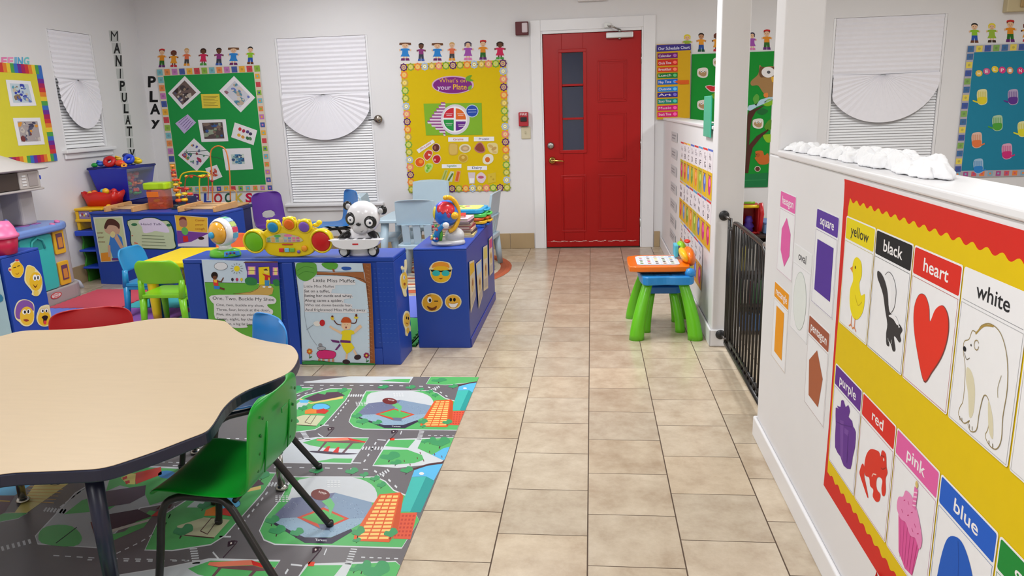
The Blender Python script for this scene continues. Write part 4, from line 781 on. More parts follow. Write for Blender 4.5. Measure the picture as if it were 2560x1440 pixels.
for i, z in enumerate((1.135, 1.0, .86, .715, .575, .44, .31)):
    a = XArt(6.56, 6.12, z - .075, z, XN - .0004, 44, 7.5, .001); a.base([(0, 0), (44, 0), (44, 7.5), (0, 7.5)], (196, 194, 196)); a.line([(6, 2.6), (36 - i % 3 * 4, 2.6)], 1.1, (150, 148, 152)).line([(6, 4.9), (30, 4.9)], 1.1, (150, 148, 152)); a.done('word_strip', 'grey word strip, %s from the top beside the alphabet cards' % 'first second third fourth fifth sixth seventh'.split()[i], 'card', 'grey word strips')
# ================================================================ road map play mat
RY0, RY1, RX1, RX0 = 1.05, 3.645, -.597, -3.25
class Road(PArt):
    def __init__(s, mb, ox, oy, sc, sh): s.mb = mb; s.ax, s.val, s.ox, s.oy, s.sc = 'z', .0026, ox, oy, sc; s.n = V((0, 0, 1)); s.th = 0; s.k = 0; s.sh = sh
    def p(s, x, y, h=0):
        q = up(s.ox + x / s.sc, s.oy + y / s.sc, 'z', 0) + s.sh; q.x = min(max(q.x, RX0), RX1); q.y = min(max(q.y, RY0), RY1); q.z = .0026 + h * .55; return q
    def f(s, P, c, r=.35): return PArt.f(s, P, c, r)
GRN, GR2, WT, RD, CYN, TRE = (92, 182, 104), (110, 190, 120), (214, 216, 220), (112, 107, 110), (96, 186, 232), (70, 156, 100)
rug = thing('play_mat', 'vinyl play mat printed with roads, stadium and city', 'rug', ((RX0 + RX1) / 2, (RY0 + RY1) / 2, 0))
VR = mat(RD, .32, 0, 'paper', 'printed_vinyl')
MB(VR).box(RX0, RX1, RY0, RY1, .0003, .0026).build('sheet', rug, world=True)
mb = MB()
def rline(a, P, w, c=WT): a.line(P, w, c)
def dash(a, P, n, L, w=7):
    Q = []; T = [0]
    for p, q in zip(P, P[1:]): T.append(T[-1] + math.hypot(q[0] - p[0], q[1] - p[1]))
    def at(t):
        for i in range(len(P) - 1):
            if t <= T[i + 1]: f = (t - T[i]) / (T[i + 1] - T[i]); return (P[i][0] + (P[i + 1][0] - P[i][0]) * f, P[i][1] + (P[i + 1][1] - P[i][1]) * f)
        return P[-1]
    for i in range(n): t = T[-1] * (i + .3) / n; a.k = 1; a.line([at(t), at(min(t + L, T[-1]))], w, WT)
def cross(a, p, q, n, v, w):      # n stripes from p to q, each stripe v long
    for i in range(n):
        f = i / (n - 1); x, y = p[0] + (q[0] - p[0]) * f, p[1] + (q[1] - p[1]) * f; a.k = 1; a.line([(x, y), (x + v[0], y + v[1])], w, WT)
TN = [0]
def tree(a, x, y, rx, ry):
    k = a.k; TN[0] += 1; a.k = k + 2 * (TN[0] % 5); a.line([(x, y + ry * .4), (x - rx * .15, y + ry * 1.5)], max(3, rx * .12), (70, 50, 50)); a.f(sm([(x - rx, y + ry * .35), (x - rx * .75, y - ry * .55), (x - rx * .2, y - ry * .5), (x + rx * .1, y - ry * 1.3), (x + rx * .75, y - ry * 1.15), (x + rx, y - ry * .1), (x + rx * .5, y + ry * .5), (x + rx * .1, y + ry * .95), (x - rx * .4, y + ry * .75)], 3), TRE); a.k = k
def block(a, P, rim, c=GRN):
    a.k = 0; a.line(P + P[:1], rim * 2, WT); a.k = 1; a.f(P, c)
def stadium_lo(a):
    a.k = 5; a.f([(330, 1045), (470, 905), (770, 868), (1025, 935), (1020, 1040), (880, 1120), (740, 1178), (560, 1178), (510, 1160), (345, 1075)], (116, 122, 152)); a.f([(770, 868), (1025, 935), (1020, 1040), (865, 1050), (690, 975)], (136, 158, 184)); a.f([(345, 1075), (400, 1045), (510, 1040), (660, 1122), (865, 1050), (1020, 1040), (880, 1120), (740, 1178), (560, 1178)], (150, 176, 198))
    rr = random.Random(11); a.k = 8
    for i in range(150):
        t = rr.uniform(0, 6.28); q = rr.uniform(.62, .93); x, y = 680 + 330 * q * math.cos(t), 1030 + 150 * q * math.sin(t); a.k = 8; a.f([(x - 3, y), (x, y - 1.6), (x + 3, y), (x, y + 1.6)], ((70, 74, 100), (200, 212, 224), (90, 110, 150))[i % 3])
    a.k = 9; a.f([(340, 1066), (510, 1158), (560, 1178), (740, 1180), (880, 1118), (890, 1136), (748, 1222), (560, 1216), (340, 1084)], (58, 50, 72)); a.f([(505, 1040), (690, 970), (868, 1048), (690, 1126)], (214, 80, 50)); a.f([(540, 1040), (690, 986), (835, 1048), (745, 1088), (650, 1084)], (92, 186, 98)); a.f([(650, 1084), (745, 1090), (730, 1130), (670, 1122)], (108, 118, 144)); a.f([(738, 905), (768, 950), (735, 1030), (722, 970), (676, 928)], (112, 194, 124)); a.f(el(668, 882, 66, 39, 20, 4), (120, 50, 45)); a.line([(655, 862), (712, 876)], 4, (225, 210, 205))
    for i in range(5): a.k = 16; a.line([(664 + i * 10, 856 + i * 3), (658 + i * 10, 872 + i * 3)], 3, (225, 210, 205))
    a.k = 16; a.text('Tarkett', 632, 1202, 712, 15, (226, 226, 232), 1206)
    for x, y in ((760, 805), (400, 908)):
        for i in range(16): a.k = 12; xx, yy = x - 36 + (i % 4) * 24, y - 16 + (i // 4) * 12; a.f([(xx - 8, yy - 3), (xx + 8, yy - 3), (xx + 8, yy + 3), (xx - 8, yy + 3)], (236, 238, 240))
    a.k = 5; a.f([(1300, 760), (1400, 755), (1290, 1000), (1215, 1000)], (70, 186, 176)); a.f([(1400, 755), (1458, 786), (1362, 1005), (1288, 1002)], (48, 156, 152))
    a.f([(1205, 1010), (1338, 1005), (1292, 1190), (1172, 1186)], (222, 92, 62))
    for i in range(5):
        for j in range(6): a.k = 8; x = 1208 - j * 6 + i * 25; y = 1022 + j * 27; a.f([(x, y), (x + 14, y), (x + 11, y + 14), (x - 3, y + 14)], (196, 66, 50))
    a.k = 9; a.f([(1075, 880), (1222, 866), (1142, 1212), (895, 1202), (906, 1150)], (226, 98, 44)); a.f([(1222, 866), (1242, 892), (1204, 1130), (1142, 1215)], (206, 82, 38))
    for j in range(12):
        for i in range(3):
            f = j / 12; x0 = 1082 - f * 172; x1 = 1212 - f * 72; w = (x1 - x0) / 3; x = x0 + w * i; y = 888 + j * 26; a.k = 12; a.f([(x + 5, y), (x + w - 5, y - 1), (x + w - 9, y + 15), (x, y + 16)], (248, 204, 120))
    a.k = 14
    for q in ((335, 1060, 50, 26), (370, 1130, 60, 28), (505, 1145, 48, 26), (640, 715, 50, 20), (885, 720, 46, 20), (970, 745, 32, 15), (1045, 770, 36, 16), (1090, 815, 32, 18), (930, 1140, 46, 30), (920, 1198, 30, 14), (1155, 1150, 48, 28), (1265, 712, 44, 20)): a.k = 14; tree(a, *q)
    a.k = 3; a.f([(1318, 712), (1400, 682), (1560, 668), (1452, 786), (1395, 754), (1300, 758)], CYN); a.k = 14; a.line([(1560, 656), (1500, 662), (1420, 672), (1310, 706)], 12, (84, 50, 54)); a.f(el(1368, 736, 18, 10, 10), (226, 228, 230))
def tile_up(a):        # traced from the farther copy of the print
    block(a, [(985, 165), (1430, 163), (1480, 180), (1530, 215), (1600, 235), (1700, 330), (1612, 432), (960, 424), (900, 408), (868, 375), (885, 325), (935, 265), (960, 215)], 5)
    a.k = 2; a.f(sm([(1020, 174), (1200, 162), (1340, 168), (1430, 205), (1440, 262), (1290, 250), (1010, 262), (985, 230)], 3), (208, 212, 216))
    block(a, [(560, 196), (740, 148), (885, 150), (840, 225), (690, 395), (630, 428), (440, 452), (300, 452), (330, 330)], 5)
    a.k = 3; a.f([(555, 216), (650, 178), (700, 188), (710, 172), (790, 168), (838, 194), (730, 218), (620, 236)], (88, 62, 78)); a.f([(530, 214), (600, 244), (822, 200), (826, 214), (602, 252), (520, 226)], (236, 200, 120)); a.k = 7; a.f(sm([(612, 270), (640, 252), (690, 250), (730, 266), (726, 285), (660, 296), (618, 288)], 4), CYN); a.line(sm([(612, 270), (640, 252), (690, 250), (730, 266), (726, 285), (660, 296), (618, 288), (612, 270)], 3, False), 3, (60, 80, 120))
    a.f([(455, 290), (530, 232), (590, 245), (540, 290)], (196, 208, 206)); a.f([(520, 225), (590, 225), (580, 245), (530, 245)], CYN); a.f([(560, 300), (600, 285), (650, 292), (650, 320), (560, 322)], (232, 138, 60)); a.f([(640, 295), (690, 284), (728, 300), (700, 322), (640, 316)], (208, 58, 48)); a.k = 10; a.f([(430, 362), (560, 328), (700, 336), (640, 404), (470, 400)], (206, 206, 168)); a.line([(560, 380), (600, 330), (640, 330), (600, 392), (560, 380)], 4, (90, 60, 56)); a.line([(470, 396), (640, 406)], 4, (90, 60, 56))
    a.k = 13; tree(a, 470, 380, 50, 20); a.k = 13; tree(a, 545, 282, 34, 14); a.k = 13; tree(a, 820, 160, 36, 14)
    block(a, [(640, 486), (1002, 488), (880, 664), (-60, 650), (120, 560), (430, 520)], 5, (206, 211, 216))
    a.k = 3; a.f([(545, 520), (650, 490), (1000, 490), (945, 566), (720, 560), (600, 540)], GRN); a.f([(620, 655), (760, 630), (890, 632), (878, 662)], GRN)
    a.f([(700, 512), (720, 512), (660, 580), (648, 578)], (110, 80, 86)); a.f([(880, 520), (900, 520), (830, 596), (814, 592)], (110, 80, 86)); a.k = 6; a.f([(645, 496), (855, 486), (870, 504), (690, 512), (640, 506)], (236, 128, 100)); a.f([(855, 486), (985, 514), (975, 522), (870, 505)], (210, 44, 38)); a.f([(640, 507), (700, 512), (870, 506), (970, 523), (900, 526), (720, 518)], (120, 80, 84)); a.f(sm([(590, 580), (700, 580), (830, 592), (930, 598), (800, 604), (640, 592)], 3), (70, 60, 76)); a.f([(716, 548), (736, 545), (722, 584), (686, 580)], (206, 46, 40)); a.f([(786, 552), (800, 550), (792, 592), (752, 588)], (206, 46, 40))
    block(a, [(1142, 500), (1590, 486), (1640, 500), (1600, 560), (1540, 620), (1500, 660), (1200, 692), (1030, 680), (1100, 566)], 4, (210, 215, 218))
    a.k = 3; a.f([(1150, 502), (1325, 500), (1275, 558), (1115, 545)], GRN); a.f([(1372, 496), (1590, 486), (1640, 500), (1590, 580), (1440, 606), (1340, 560)], GRN); a.f([(1104, 570), (1270, 570), (1370, 606), (1384, 640), (1320, 662), (1200, 672), (1036, 676)], GRN); a.f([(1440, 606), (1520, 560), (1600, 550), (1560, 640), (1510, 640)], CYN)
    for q in ((1500, 520, 66, 28), (1430, 505, 40, 18), (1150, 618, 70, 26), (1390, 514, 28, 10), (1190, 660, 40, 16)): a.k = 7; tree(a, *q)
    for x, y in ((1360, 600), (1425, 592), (1340, 636), (1384, 652), (1460, 610), (1510, 625), (1290, 680), (1250, 655)): a.k = 10; a.line([(x, y), (x - 3, y - 14)], 5, (110, 50, 46))
    block(a, [(300, 140), (620, 142), (480, 188), (300, 230)], 4); a.k = 4; tree(a, 500, 150, 40, 18)
    dash(a, [(870, 218), (750, 375)], 7, 14, 8); dash(a, [(300, 122), (1130, 125), (1400, 130)], 16, 26, 4); dash(a, [(440, 215), (700, 140)], 5, 22, 4); dash(a, [(1400, 130), (1480, 160), (1560, 210)], 4, 16, 7); dash(a, [(1400, 470), (1610, 474)], 5, 20, 4); dash(a, [(0, 492), (300, 495), (560, 490)], 9, 24, 5); dash(a, [(1060, 505), (980, 640), (960, 664)], 4, 20, 9)
    cross(a, (868, 186), (968, 186), 7, (-8, 16), 10); cross(a, (528, 448), (560, 500), 7, (38, -2), 5); cross(a, (1352, 440), (1334, 494), 7, (34, 2), 4); cross(a, (968, 548), (1096, 548), 7, (-10, 22), 9); cross(a, (1420, 156), (1480, 128), 6, (14, 10), 6)
    for p, q in (((650, 458), (690, 484)), ((665, 400), (725, 400)), ((1230, 440), (1222, 464)), ((1062, 500), (1120, 504)), ((885, 660), (950, 662))): a.k = 1; a.line([p, q], 6, WT)
    for x, y in ((760, 425), (1200, 445)): a.k = 12; a.line(sm([(x - 50, y + 54), (x, y), (x - 4, y - 8), (x - 30, y - 8)], 3, False), 5, (70, 50, 62)); a.k = 13; a.f([(x - 44, y - 6), (x - 12, y - 12), (x - 8, y + 4), (x - 40, y + 14)], (60, 42, 52)); a.k = 14; a.f(el(x - 26, y, 5, 4, 8), (226, 214, 206))
    a.k = 12; a.f([(1148, 490), (1182, 490), (1180, 506), (1150, 506)], (222, 66, 40))
def left_part(a):      # traced from under the table, frame origin (0,1080) x4
    block(a, [(1000, 480), (1460, 355), (1780, 370), (2100, 560), (1760, 700), (1400, 760), (1000, 1160), (380, 1120), (360, 1050), (500, 900), (760, 620)], 12, (150, 152, 156) if 0 else (176, 180, 184))
    a.k = 3; a.f([(1100, 470), (1460, 360), (1790, 376), (2080, 560), (1500, 740), (1440, 600), (1200, 540), (1060, 600)], GRN); a.f([(820, 690), (1100, 600), (1300, 650), (1080, 790), (640, 830)], GRN); a.f(sm([(400, 1000), (520, 940), (720, 950), (820, 1060), (740, 1150), (420, 1120)], 3), GRN); a.f([(1000, 1150), (1440, 960), (1560, 800), (1500, 790), (1250, 1000), (1000, 1060)], GRN)
    a.k = 8; a.f([(1340, 420), (1610, 355), (1620, 430), (1360, 530)], (206, 70, 60)); a.f([(1210, 466), (1300, 420), (1360, 424), (1350, 530), (1270, 530)], (228, 214, 120)); a.k = 10; a.f([(1225, 462), (1270, 445), (1274, 470), (1230, 490)], (206, 60, 56)); a.f([(1250, 500), (1296, 488), (1300, 516), (1262, 530)], (206, 60, 56))
    a.k = 8; a.f(el(1670, 432, 90, 40, 16), (70, 140, 205)); a.f([(1060, 600), (1460, 540), (1450, 640), (1300, 720), (1050, 760)], (92, 76, 92)); a.f([(1090, 830), (1380, 780), (1520, 850), (1110, 990)], (70, 50, 64)); a.f([(1110, 985), (1500, 875), (1480, 905), (1120, 1010)], (206, 200, 190)); a.f([(905, 910), (930, 905), (1000, 1080), (970, 1120)], (120, 60, 56)); a.f([(1510, 850), (1600, 780), (1620, 800), (1570, 850)], (200, 60, 50)); a.f([(1560, 780), (1610, 735), (1725, 730), (1700, 770)], (80, 40, 40))
    a.k = 10; a.line([(560, 1120), (770, 960)], 8, (60, 70, 64)); a.k = 5; a.f([(150, 810), (380, 490), (680, 490), (690, 520), (270, 815), (50, 812)], (228, 214, 130)); a.k = 7
    for i in range(6): a.k = 7; a.line([(250 + i * 8, 700 - i * 30), (540 + i * 22, 716 - i * 34)], 6, (232, 188, 110))
    a.f(el(548, 517, 60, 24, 16), (60, 56, 52)).f(el(548, 517, 48, 18, 16), (214, 200, 130)); a.k = 12; a.text('H', 520, 530, 580, 26, (50, 46, 46)); a.k = 3; a.f([(-200, 560), (0, 520), (380, 490), (150, 640), (-200, 640)], CYN); a.k = 3; a.f([(-300, 645), (150, 645), (50, 812), (-300, 980)], (90, 56, 70)); a.line([(-100, 690), (100, 700)], 10, (220, 190, 90)); block(a, [(-300, 860), (50, 820), (280, 815), (180, 870), (-300, 960)], 6)
    dash(a, [(880, 540), (600, 760)], 5, 50, 12); dash(a, [(500, 1240), (1000, 1270), (1900, 1290)], 12, 60, 10); dash(a, [(1800, 640), (1640, 960), (1400, 1110), (1150, 1230)], 10, 46, 10); dash(a, [(1500, 300), (1900, 318)], 5, 44, 8)
    cross(a, (470, 760), (660, 780), 7, (-30, 40), 18); cross(a, (20, 1150), (290, 1080), 6, (14, 44), 26)
tu = V((0, 0, 0)); d = V((.02, .902, 0))
for n_, (sh_u, sh_l) in enumerate(((V((0, 0, 0)), d), (-d, V((0, 0, 0))), (-d * 2, -d), (d, d * 2))):
    if n_ < 3: tile_up(Road(mb, 560, 920, 2.769, sh_u)); 
    else: 
        a = Road(mb, 560, 920, 2.769, sh_u); block(a, [(640, 486), (1002, 488), (880, 664), (-60, 650), (430, 520)], 5, (206, 211, 216)); a.k = 3; a.f([(620, 640), (760, 620), (900, 620), (878, 662)], GRN); block(a, [(1142, 500), (1590, 486), (1640, 500), (1500, 660), (1200, 692), (1030, 680)], 4, GRN); a.k = 4; tree(a, 1150, 640, 70, 20)
    if n_ < 3: stadium_lo(Road(mb, 560, 920, 2.769, sh_l))
left_part(Road(mb, 0, 1080, 4.0, tu)); 
for sx in (V((-1.9, .3, 0)), V((-1.9, 1.2, 0))): tile_up(Road(mb, 560, 920, 2.769, sx))
mb.build('printed_map', rug, world=True)
# ================================================================ furniture
def rot(rz): return Matrix.Rotation(rz, 3, 'Z')
BLKM = mat((34, 32, 32), .35, .2, 'plastic', 'black_tube')
def shell_chair(label, loc, rz, c, s=1.0, ws=1.0, hole=False, ribs=False, group='moulded chairs on metal legs', tube=BLKM):
    t = thing('school_chair', label, 'chair', loc, rz, group); M = pl(c, .32)
    prof = sm([(.200, .290), (.185, .312), (.14, .316), (.04, .306), (-.05, .304), (-.095, .318), (-.115, .36), (-.128, .42), (-.140, .49), (-.151, .550), (-.156, .577)], 10 if hole else 4, False)
    n = len(prof); mb = MB(M); NW = 26 if hole else 14; grid = []
    for i, (y, z) in enumerate(prof):
        f = i / (n - 1)
        w = .168 * ws if f < .42 else (.168 + .006 * math.sin((f - .42) / .4 * math.pi) if f < .82 else .168) * (ws if f >= .42 else 1)
        if f < .10: w *= .86 + .14 * math.sqrt(max(0, f / .10))
        if f > .84: w *= math.sqrt(max(0.02, 1 - ((f - .84) / .175) ** 2)) * .80 + .20
        row = []
        for j in range(NW + 1):
            u = -1 + 2 * j / NW; seat = max(0, 1 - f / .5); back = max(0, (f - .5) / .5)
            row.append(mb.vert((u * w * s, (y + .026 * back * abs(u) ** 2.6) * s, (z + .014 * seat * u * u - .006 * seat) * s)))
        grid.append(row)
    for i in range(n - 1):
        f = (i + .5) / (n - 1)
        for j in range(NW):
            u = -1 + (2 * j + 1) / NW
            if hole and abs((f - .665) / .05) ** 2 + (u / .40) ** 2 < 1: continue
            mb.face((grid[i][j], grid[i][j + 1], grid[i + 1][j + 1], grid[i + 1][j]))
    mb.build('shell', t, solid=.007 * s, sub=1)
    if ribs:
        for q in (-1, 1):
            rb = MB(M); rb.tube([((q * .085) * s, (-.119) * s, .34 * s), ((q * .085) * s, (-.136) * s, .44 * s), ((q * .083) * s, (-.144) * s, .50 * s)], [.002, .004, .002], n=8)
            rb.build('rib', t)
        dk = MB(pl((14, 92, 28)))  # shade inside the shell's recesses, put in as darker green dots
        for k in range(4):
            for q in (-1, 1): z = .36 + .055 * k; dk.ball((q * .118 * s, (-.116 - .2 * (z - .36)) * s, z * s), (.0055, .0028, .0055), n=10, k=6)
        dk.build('recess_shade', t)
        e = MB(pl((30, 130, 50))); e.box(-.022, .022, -.1645, -.160, .50, .515); e.build('embossed_label', t, bev=.001)
    for q in (-1, 1):
        P = sm([(q * .185, .205, 0), (q * .178, .185, .12), (q * .165, .165, .255), (q * .15, .125, .287), (q * .145, .05, .286), (q * .147, -.005, .282), (q * .152, -.035, .262), (q * .158, -.062, .22), (q * .174, -.126, .11), (q * .19, -.19, 0.002)], 5, False)
        mb = MB(tube); mb.tube([tuple(v * s for v in p) for p in P], .0115 * s)
        l = mb.build('leg_frame', t)
        for y, x in ((.205, .185), (-.19, .19)):
            g = MB(pl((28, 28, 30))); g.lathe([(.0125, 0), (.0132, .01), (.0120, .016), (0, .016)], (q * x * s, y * s, 0)); g.build('foot_cap', l)
    mb = MB(tube); mb.tube([(-.147 * s, .09 * s, .287 * s), (.147 * s, .09 * s, .287 * s)], .008 * s).tube([(-.15 * s, -.05 * s, .281 * s), (.15 * s, -.05 * s, .281 * s)], .008 * s); mb.build('crossbar', t)
    return t
shell_chair('glossy green school chair with black legs, nearest the camera', (-1.085, 2.005, .006), math.radians(90), (4, 142, 34), 1.0, 1.06, ribs=True)
shell_chair('bright blue school chair tucked behind the flower table', (-1.36, 2.60, .006), math.radians(136), (40, 138, 220), 1.03)
shell_chair('red school chair tucked at the far side of the flower table', (-2.125, 2.80, .006), math.radians(-156), (186, 30, 36), .99)
shell_chair('purple school chair with oval back slot under the middle window', (-2.96, 6.72, 0), math.radians(-126), (92, 48, 146), 1.16, .82, hole=True)
shell_chair('blue school chair facing left below the middle window', (-2.42, 6.86, 0), math.radians(128), (42, 128, 206), 1.14)
# ---- flower shaped activity table
OUT = [(0, 840.6), (40.6, 830), (75, 826), (125, 824.7), (200, 822), (281, 813), (350, 802), (400, 796), (453, 795), (515.6, 798), (556, 802), (569, 808), (581, 819), (600, 832), (625, 842.5), (662.5, 852), (703, 859), (725, 863), (737.5, 872.5), (745, 888), (742, 904), (731, 922), (712, 937), (672, 954), (625, 972), (587, 993), (559, 1019), (541, 1047), (528, 1066), (512, 1080), (469, 1097), (391, 1127), (312, 1154), (272, 1166), (237, 1172), (187, 1175), (94, 1179), (0, 1185.6)]
TZ = .54; W_ = [up(x, y, 'z', TZ) for x, y in OUT]; TC = V((-1.777, 2.113, 0))
vis = [(p.x, p.y) for p in W_]
def ang(p): return math.atan2(p[1] - TC.y, p[0] - TC.x)
mir = [(2 * TC.x - x, 2 * TC.y - y) for x, y in vis]
amin, amax = ang(vis[-1]), ang(vis[0])          # visible arc runs clockwise from vis[0] to vis[-1]
hid = [q for q in mir if (ang(q) > amax + .12 or ang(q) < amin - .12)]
hid.sort(key=lambda q: (ang(q) - amin + .0) % (2 * math.pi), reverse=True)
ring = vis + hid
if sum((b[0] - a[0]) * (b[1] + a[1]) for a, b in zip(ring, ring[1:] + ring[:1])) > 0: ring = ring[::-1]
ring = sm(ring, 3)
t = thing('activity_table', 'large flower shaped maple topped table with dark blue edge', 'table', (TC.x, TC.y, .006))
LAM = mat((196, 174, 143), .4, 0, 'lam', 'maple_laminate', spec=.35); NAVY = mat((22, 26, 50), .35, 0, 'plastic', 'navy_edge')
MB(LAM).prism([(x, y, TZ - .001) for x, y in ring], (0, 0, .0012)).build('table_top', t, world=True)
nr = [(TC.x + (x - TC.x) * 1.004, TC.y + (y - TC.y) * 1.004) for x, y in ring]
MB(NAVY).prism([(x, y, TZ - .036) for x, y in nr], (0, 0, .0345)).build('edge_band', t, world=True, bev=.004)
ST = mat((170, 168, 162), .25, 1, 'plastic', 'steel_tube')
for x, y in ((-1.265, 1.605), (-1.165, 2.435), (-1.66, 2.72), (-2.11, 2.30), (-2.36, 1.80), (-1.87, 1.49)):
    mb = MB(NAVY); mb.tube([(x, y, TZ - .037), (x, y, .15)], [.022, .0185], n=14); mb.box(x - .035, x + .035, y - .035, y + .035, TZ - .041, TZ - .036)
    dx, dy = (TC.x - x) * .16, (TC.y - y) * .16; mb.tube([(x, y, .43), (x + dx, y + dy, TZ - .04)], .006, n=8)
    l = mb.build('leg', t, world=True); mb = MB(ST); mb.tube([(x, y, .15), (x, y, .02)], .014, n=12); mb.lathe([(.022, .006), (.024, .012), (.014, .022), (0, .022)], (x, y, 0)); mb.build('foot', l, world=True)
# ---- blue cabinets
BL = mat((30, 68, 166), .38, 0, 'wall', 'blue_paint'); BL2 = mat((26, 60, 150), .45, 0, 'wall', 'blue_paint_panel')
def cabinet(label, loc, rz, L, D, H, peg=False, top=.03):
    t = thing('storage_cabinet', label, 'cabinet', loc, rz); e = .018
    MB(BL).box(0, L, 0, D, H - top, H).build('top_board', t, bev=.006, seg=3)
    MB(BL).box(0, e, .012, D, 0, H - top).build('side_panel', t, bev=.002); MB(BL).box(L - e, L, .012, D, 0, H - top).build('side_panel', t, bev=.002)
    MB(BL).box(e, L - e, .014, .026, .0, H - top).build('back_panel', t)
    MB(BL2).box(e, L - e, .026, D - .01, H * .48, H * .48 + .018).build('shelf', t); MB(BL2).box(e, L - e, .026, D, .03, .048).build('bottom_board', t)
    return t
ca = cabinet('low blue cabinet with two nursery rhyme posters on its back', (-2.262, 3.835, 0), 0, 1.20, .27, .612, top=.026)
mb = MB(BL)       # frame mouldings, peg dimple glints
mb.box(.001, .10, .002, .0135, 0, .586).box(1.10, 1.199, .002, .0135, 0, .586).box(.57, .63, .002, .0135, 0, .586).box(.10, .57, .002, .0135, 0, .095).box(.63, 1.10, .002, .0135, 0, .095)
mb.build('back_frame', ca, bev=.004)
mb = MB(mat((70, 100, 180), .4, 0, 'wall', 'peg_highlight'));  # highlight on each peg dimple painted as a paler blue strip
for gx0, gx1 in ((.105, .17), (.50, .565), (1.06 - .5 + .075, .69), (1.085, 1.19)):
    for i in range(int((gx1 - gx0) / .022) + 1):
        for j in range(17):
            if j in (6, 7): continue
            x, z = gx0 + i * .022, .13 + j * .026; mb.box(x, x + .010, .0015 if gx0 > 1 else .0125, .003 if gx0 > 1 else .0145, z, z + .002)
part(mb.build('peg_glint', ca), 'rows of small painted glints on the peg dimples')
cb = cabinet('blue cabinet end with three smiley cut-outs, globe on top', (-1.03, 4.137, 0), 0, .312, 1.16, .60, top=.012)
MB(BL).box(.001, .311, .002, .0135, 0, .588).build('end_panel', cb, bev=.003)
MB(mat((52, 66, 168), .4, 0, 'wall', 'violet_blue')).box(.3121, .318, .01, 1.155, .0, .055).build('plinth', cb, bev=.003)
RZC = math.radians(-8.6)
cc = cabinet('long blue back cabinet with boy drinking poster', (-4.25, 5.885, 0), RZC, .885, .31, .628, top=.02)
c2 = cabinet('blue back cabinet with orange and purple cough poster', (-4.25 + .889 * math.cos(RZC), 5.885 + .889 * math.sin(RZC), 0), RZC, .40, .31, .626, top=.02)
cd_ = cabinet('blue cabinet at the left edge with yellow faces on its end', (-4.40, 4.112, 0), 0, .80, .335, .585, top=.018)
# ---- nursery rhyme posters on the back of the front cabinet
def FA(ax, val, *px, W=100, H=100, th=.0012): a = Art(PQ(ax, val, *px), W, H, th); return a
YA = 3.8335
# frame coordinates of both posters: the zoomed photograph (500,640) x 4.965
class QArt(PArt): pass
def PA_(): return PArt('y', YA, 500, 640, 4.965, .0012)
a = PA_(); a.base([(20, 45), (965, 68), (1000, 560), (1040, 1330), (180, 1330), (100, 720)], (200, 216, 232))
OC = (30, 30, 34)
a.f([(60, 325), (560, 335), (700, 345), (985, 330), (1040, 1330), (180, 1330), (100, 720)], (104, 176, 66)); a.line([(62, 325), (560, 335)], 4, OC)
a.f([(555, 85), (965, 72), (990, 300), (975, 350), (580, 330), (585, 200)], (84, 62, 156)); a.f([(535, 88), (560, 68), (965, 66), (968, 82)], (110, 70, 60))
for x0, y0, x1, y1 in ((595, 130, 690, 232), (905, 140, 970, 238)): a.f([(x0, y0), (x1, y0), (x1, y1), (x0, y1)], (230, 150, 190)); a.rect(x0 + 18, y0 + 8, x1 - 14, y1 - 6, (238, 222, 130)); a.line([(x0, (y0 + y1) / 2), (x1, (y0 + y1) / 2)], 5, (70, 40, 60))
a.f([(728, 138), (862, 132), (875, 350), (738, 355)], (236, 206, 30)); a.line([(728, 138), (862, 132), (875, 350)], 4, OC)
a.f([(740, 358), (870, 360), (915, 400), (900, 470), (840, 492), (420, 470), (640, 440), (720, 400)], (206, 168, 92)); a.line(sm([(415, 468), (620, 450), (715, 405), (750, 362)], 4, False), 4, OC)
a.f(sm([(560, 290), (600, 262), (660, 268), (712, 300), (700, 352), (620, 362), (570, 340)], 4), (54, 130, 70)); a.f(sm([(905, 310), (950, 285), (985, 310), (985, 365), (930, 368)], 4), (54, 130, 70))
a.f(el(262, 126, 80, 46), (226, 226, 232)); a.line(el(262, 126, 82, 48) + [(344, 126)], 4, (70, 70, 80)); a.f(el(460, 155, 36), (236, 214, 40)); 
for i in range(12): t_ = i * math.pi / 6; a.k = 14; a.line([(460 + 48 * math.cos(t_), 155 + 48 * math.sin(t_)), (460 + 78 * math.cos(t_), 155 + 70 * math.sin(t_))], 5, (80, 80, 60))
a.k = 15; a.f(el(182, 240, 42, 44), (40, 26, 24)); a.f(el(186, 268, 26, 24), (110, 66, 46)); a.f([(165, 290), (225, 295), (232, 370), (172, 365)], (222, 60, 60)); a.f([(175, 292), (215, 294), (210, 330), (180, 325)], (240, 196, 60)); a.f([(172, 368), (250, 375), (245, 412), (180, 408)], (60, 130, 210)); a.f([(250, 385), (310, 400), (305, 425), (248, 408)], (110, 66, 46)); a.f([(215, 300), (262, 308), (290, 262), (300, 270), (272, 325), (222, 320)], (110, 66, 46))
for x, c in ((405, (60, 60, 66)), (462, (190, 60, 90)), (518, (226, 200, 60))): a.f(el(x, 290, 17, 20, 8), c); a.line([(x, 308), (x, 326)], 4, OC)
a.f(el(826, 190, 32, 28), (238, 214, 90)); a.f([(790, 168), (826, 155), (852, 180), (800, 180)], (90, 50, 40)); a.f([(770, 215), (880, 245), (880, 268), (850, 262), (850, 300), (806, 298), (808, 250)], (200, 50, 48)); a.f([(806, 300), (866, 300), (862, 370), (808, 368)], (70, 140, 190)); a.f([(780, 372), (815, 372), (812, 392), (780, 390)], (236, 236, 236)).f([(850, 374), (890, 374), (888, 392), (850, 394)], (236, 236, 236))
BG = [(140, 490), (500, 480), (850, 488), (945, 535), (930, 588), (840, 600), (860, 640), (905, 670), (905, 715), (872, 745), (930, 790), (930, 835), (600, 850), (590, 885), (380, 880), (300, 780), (190, 770), (175, 600), (150, 570)]
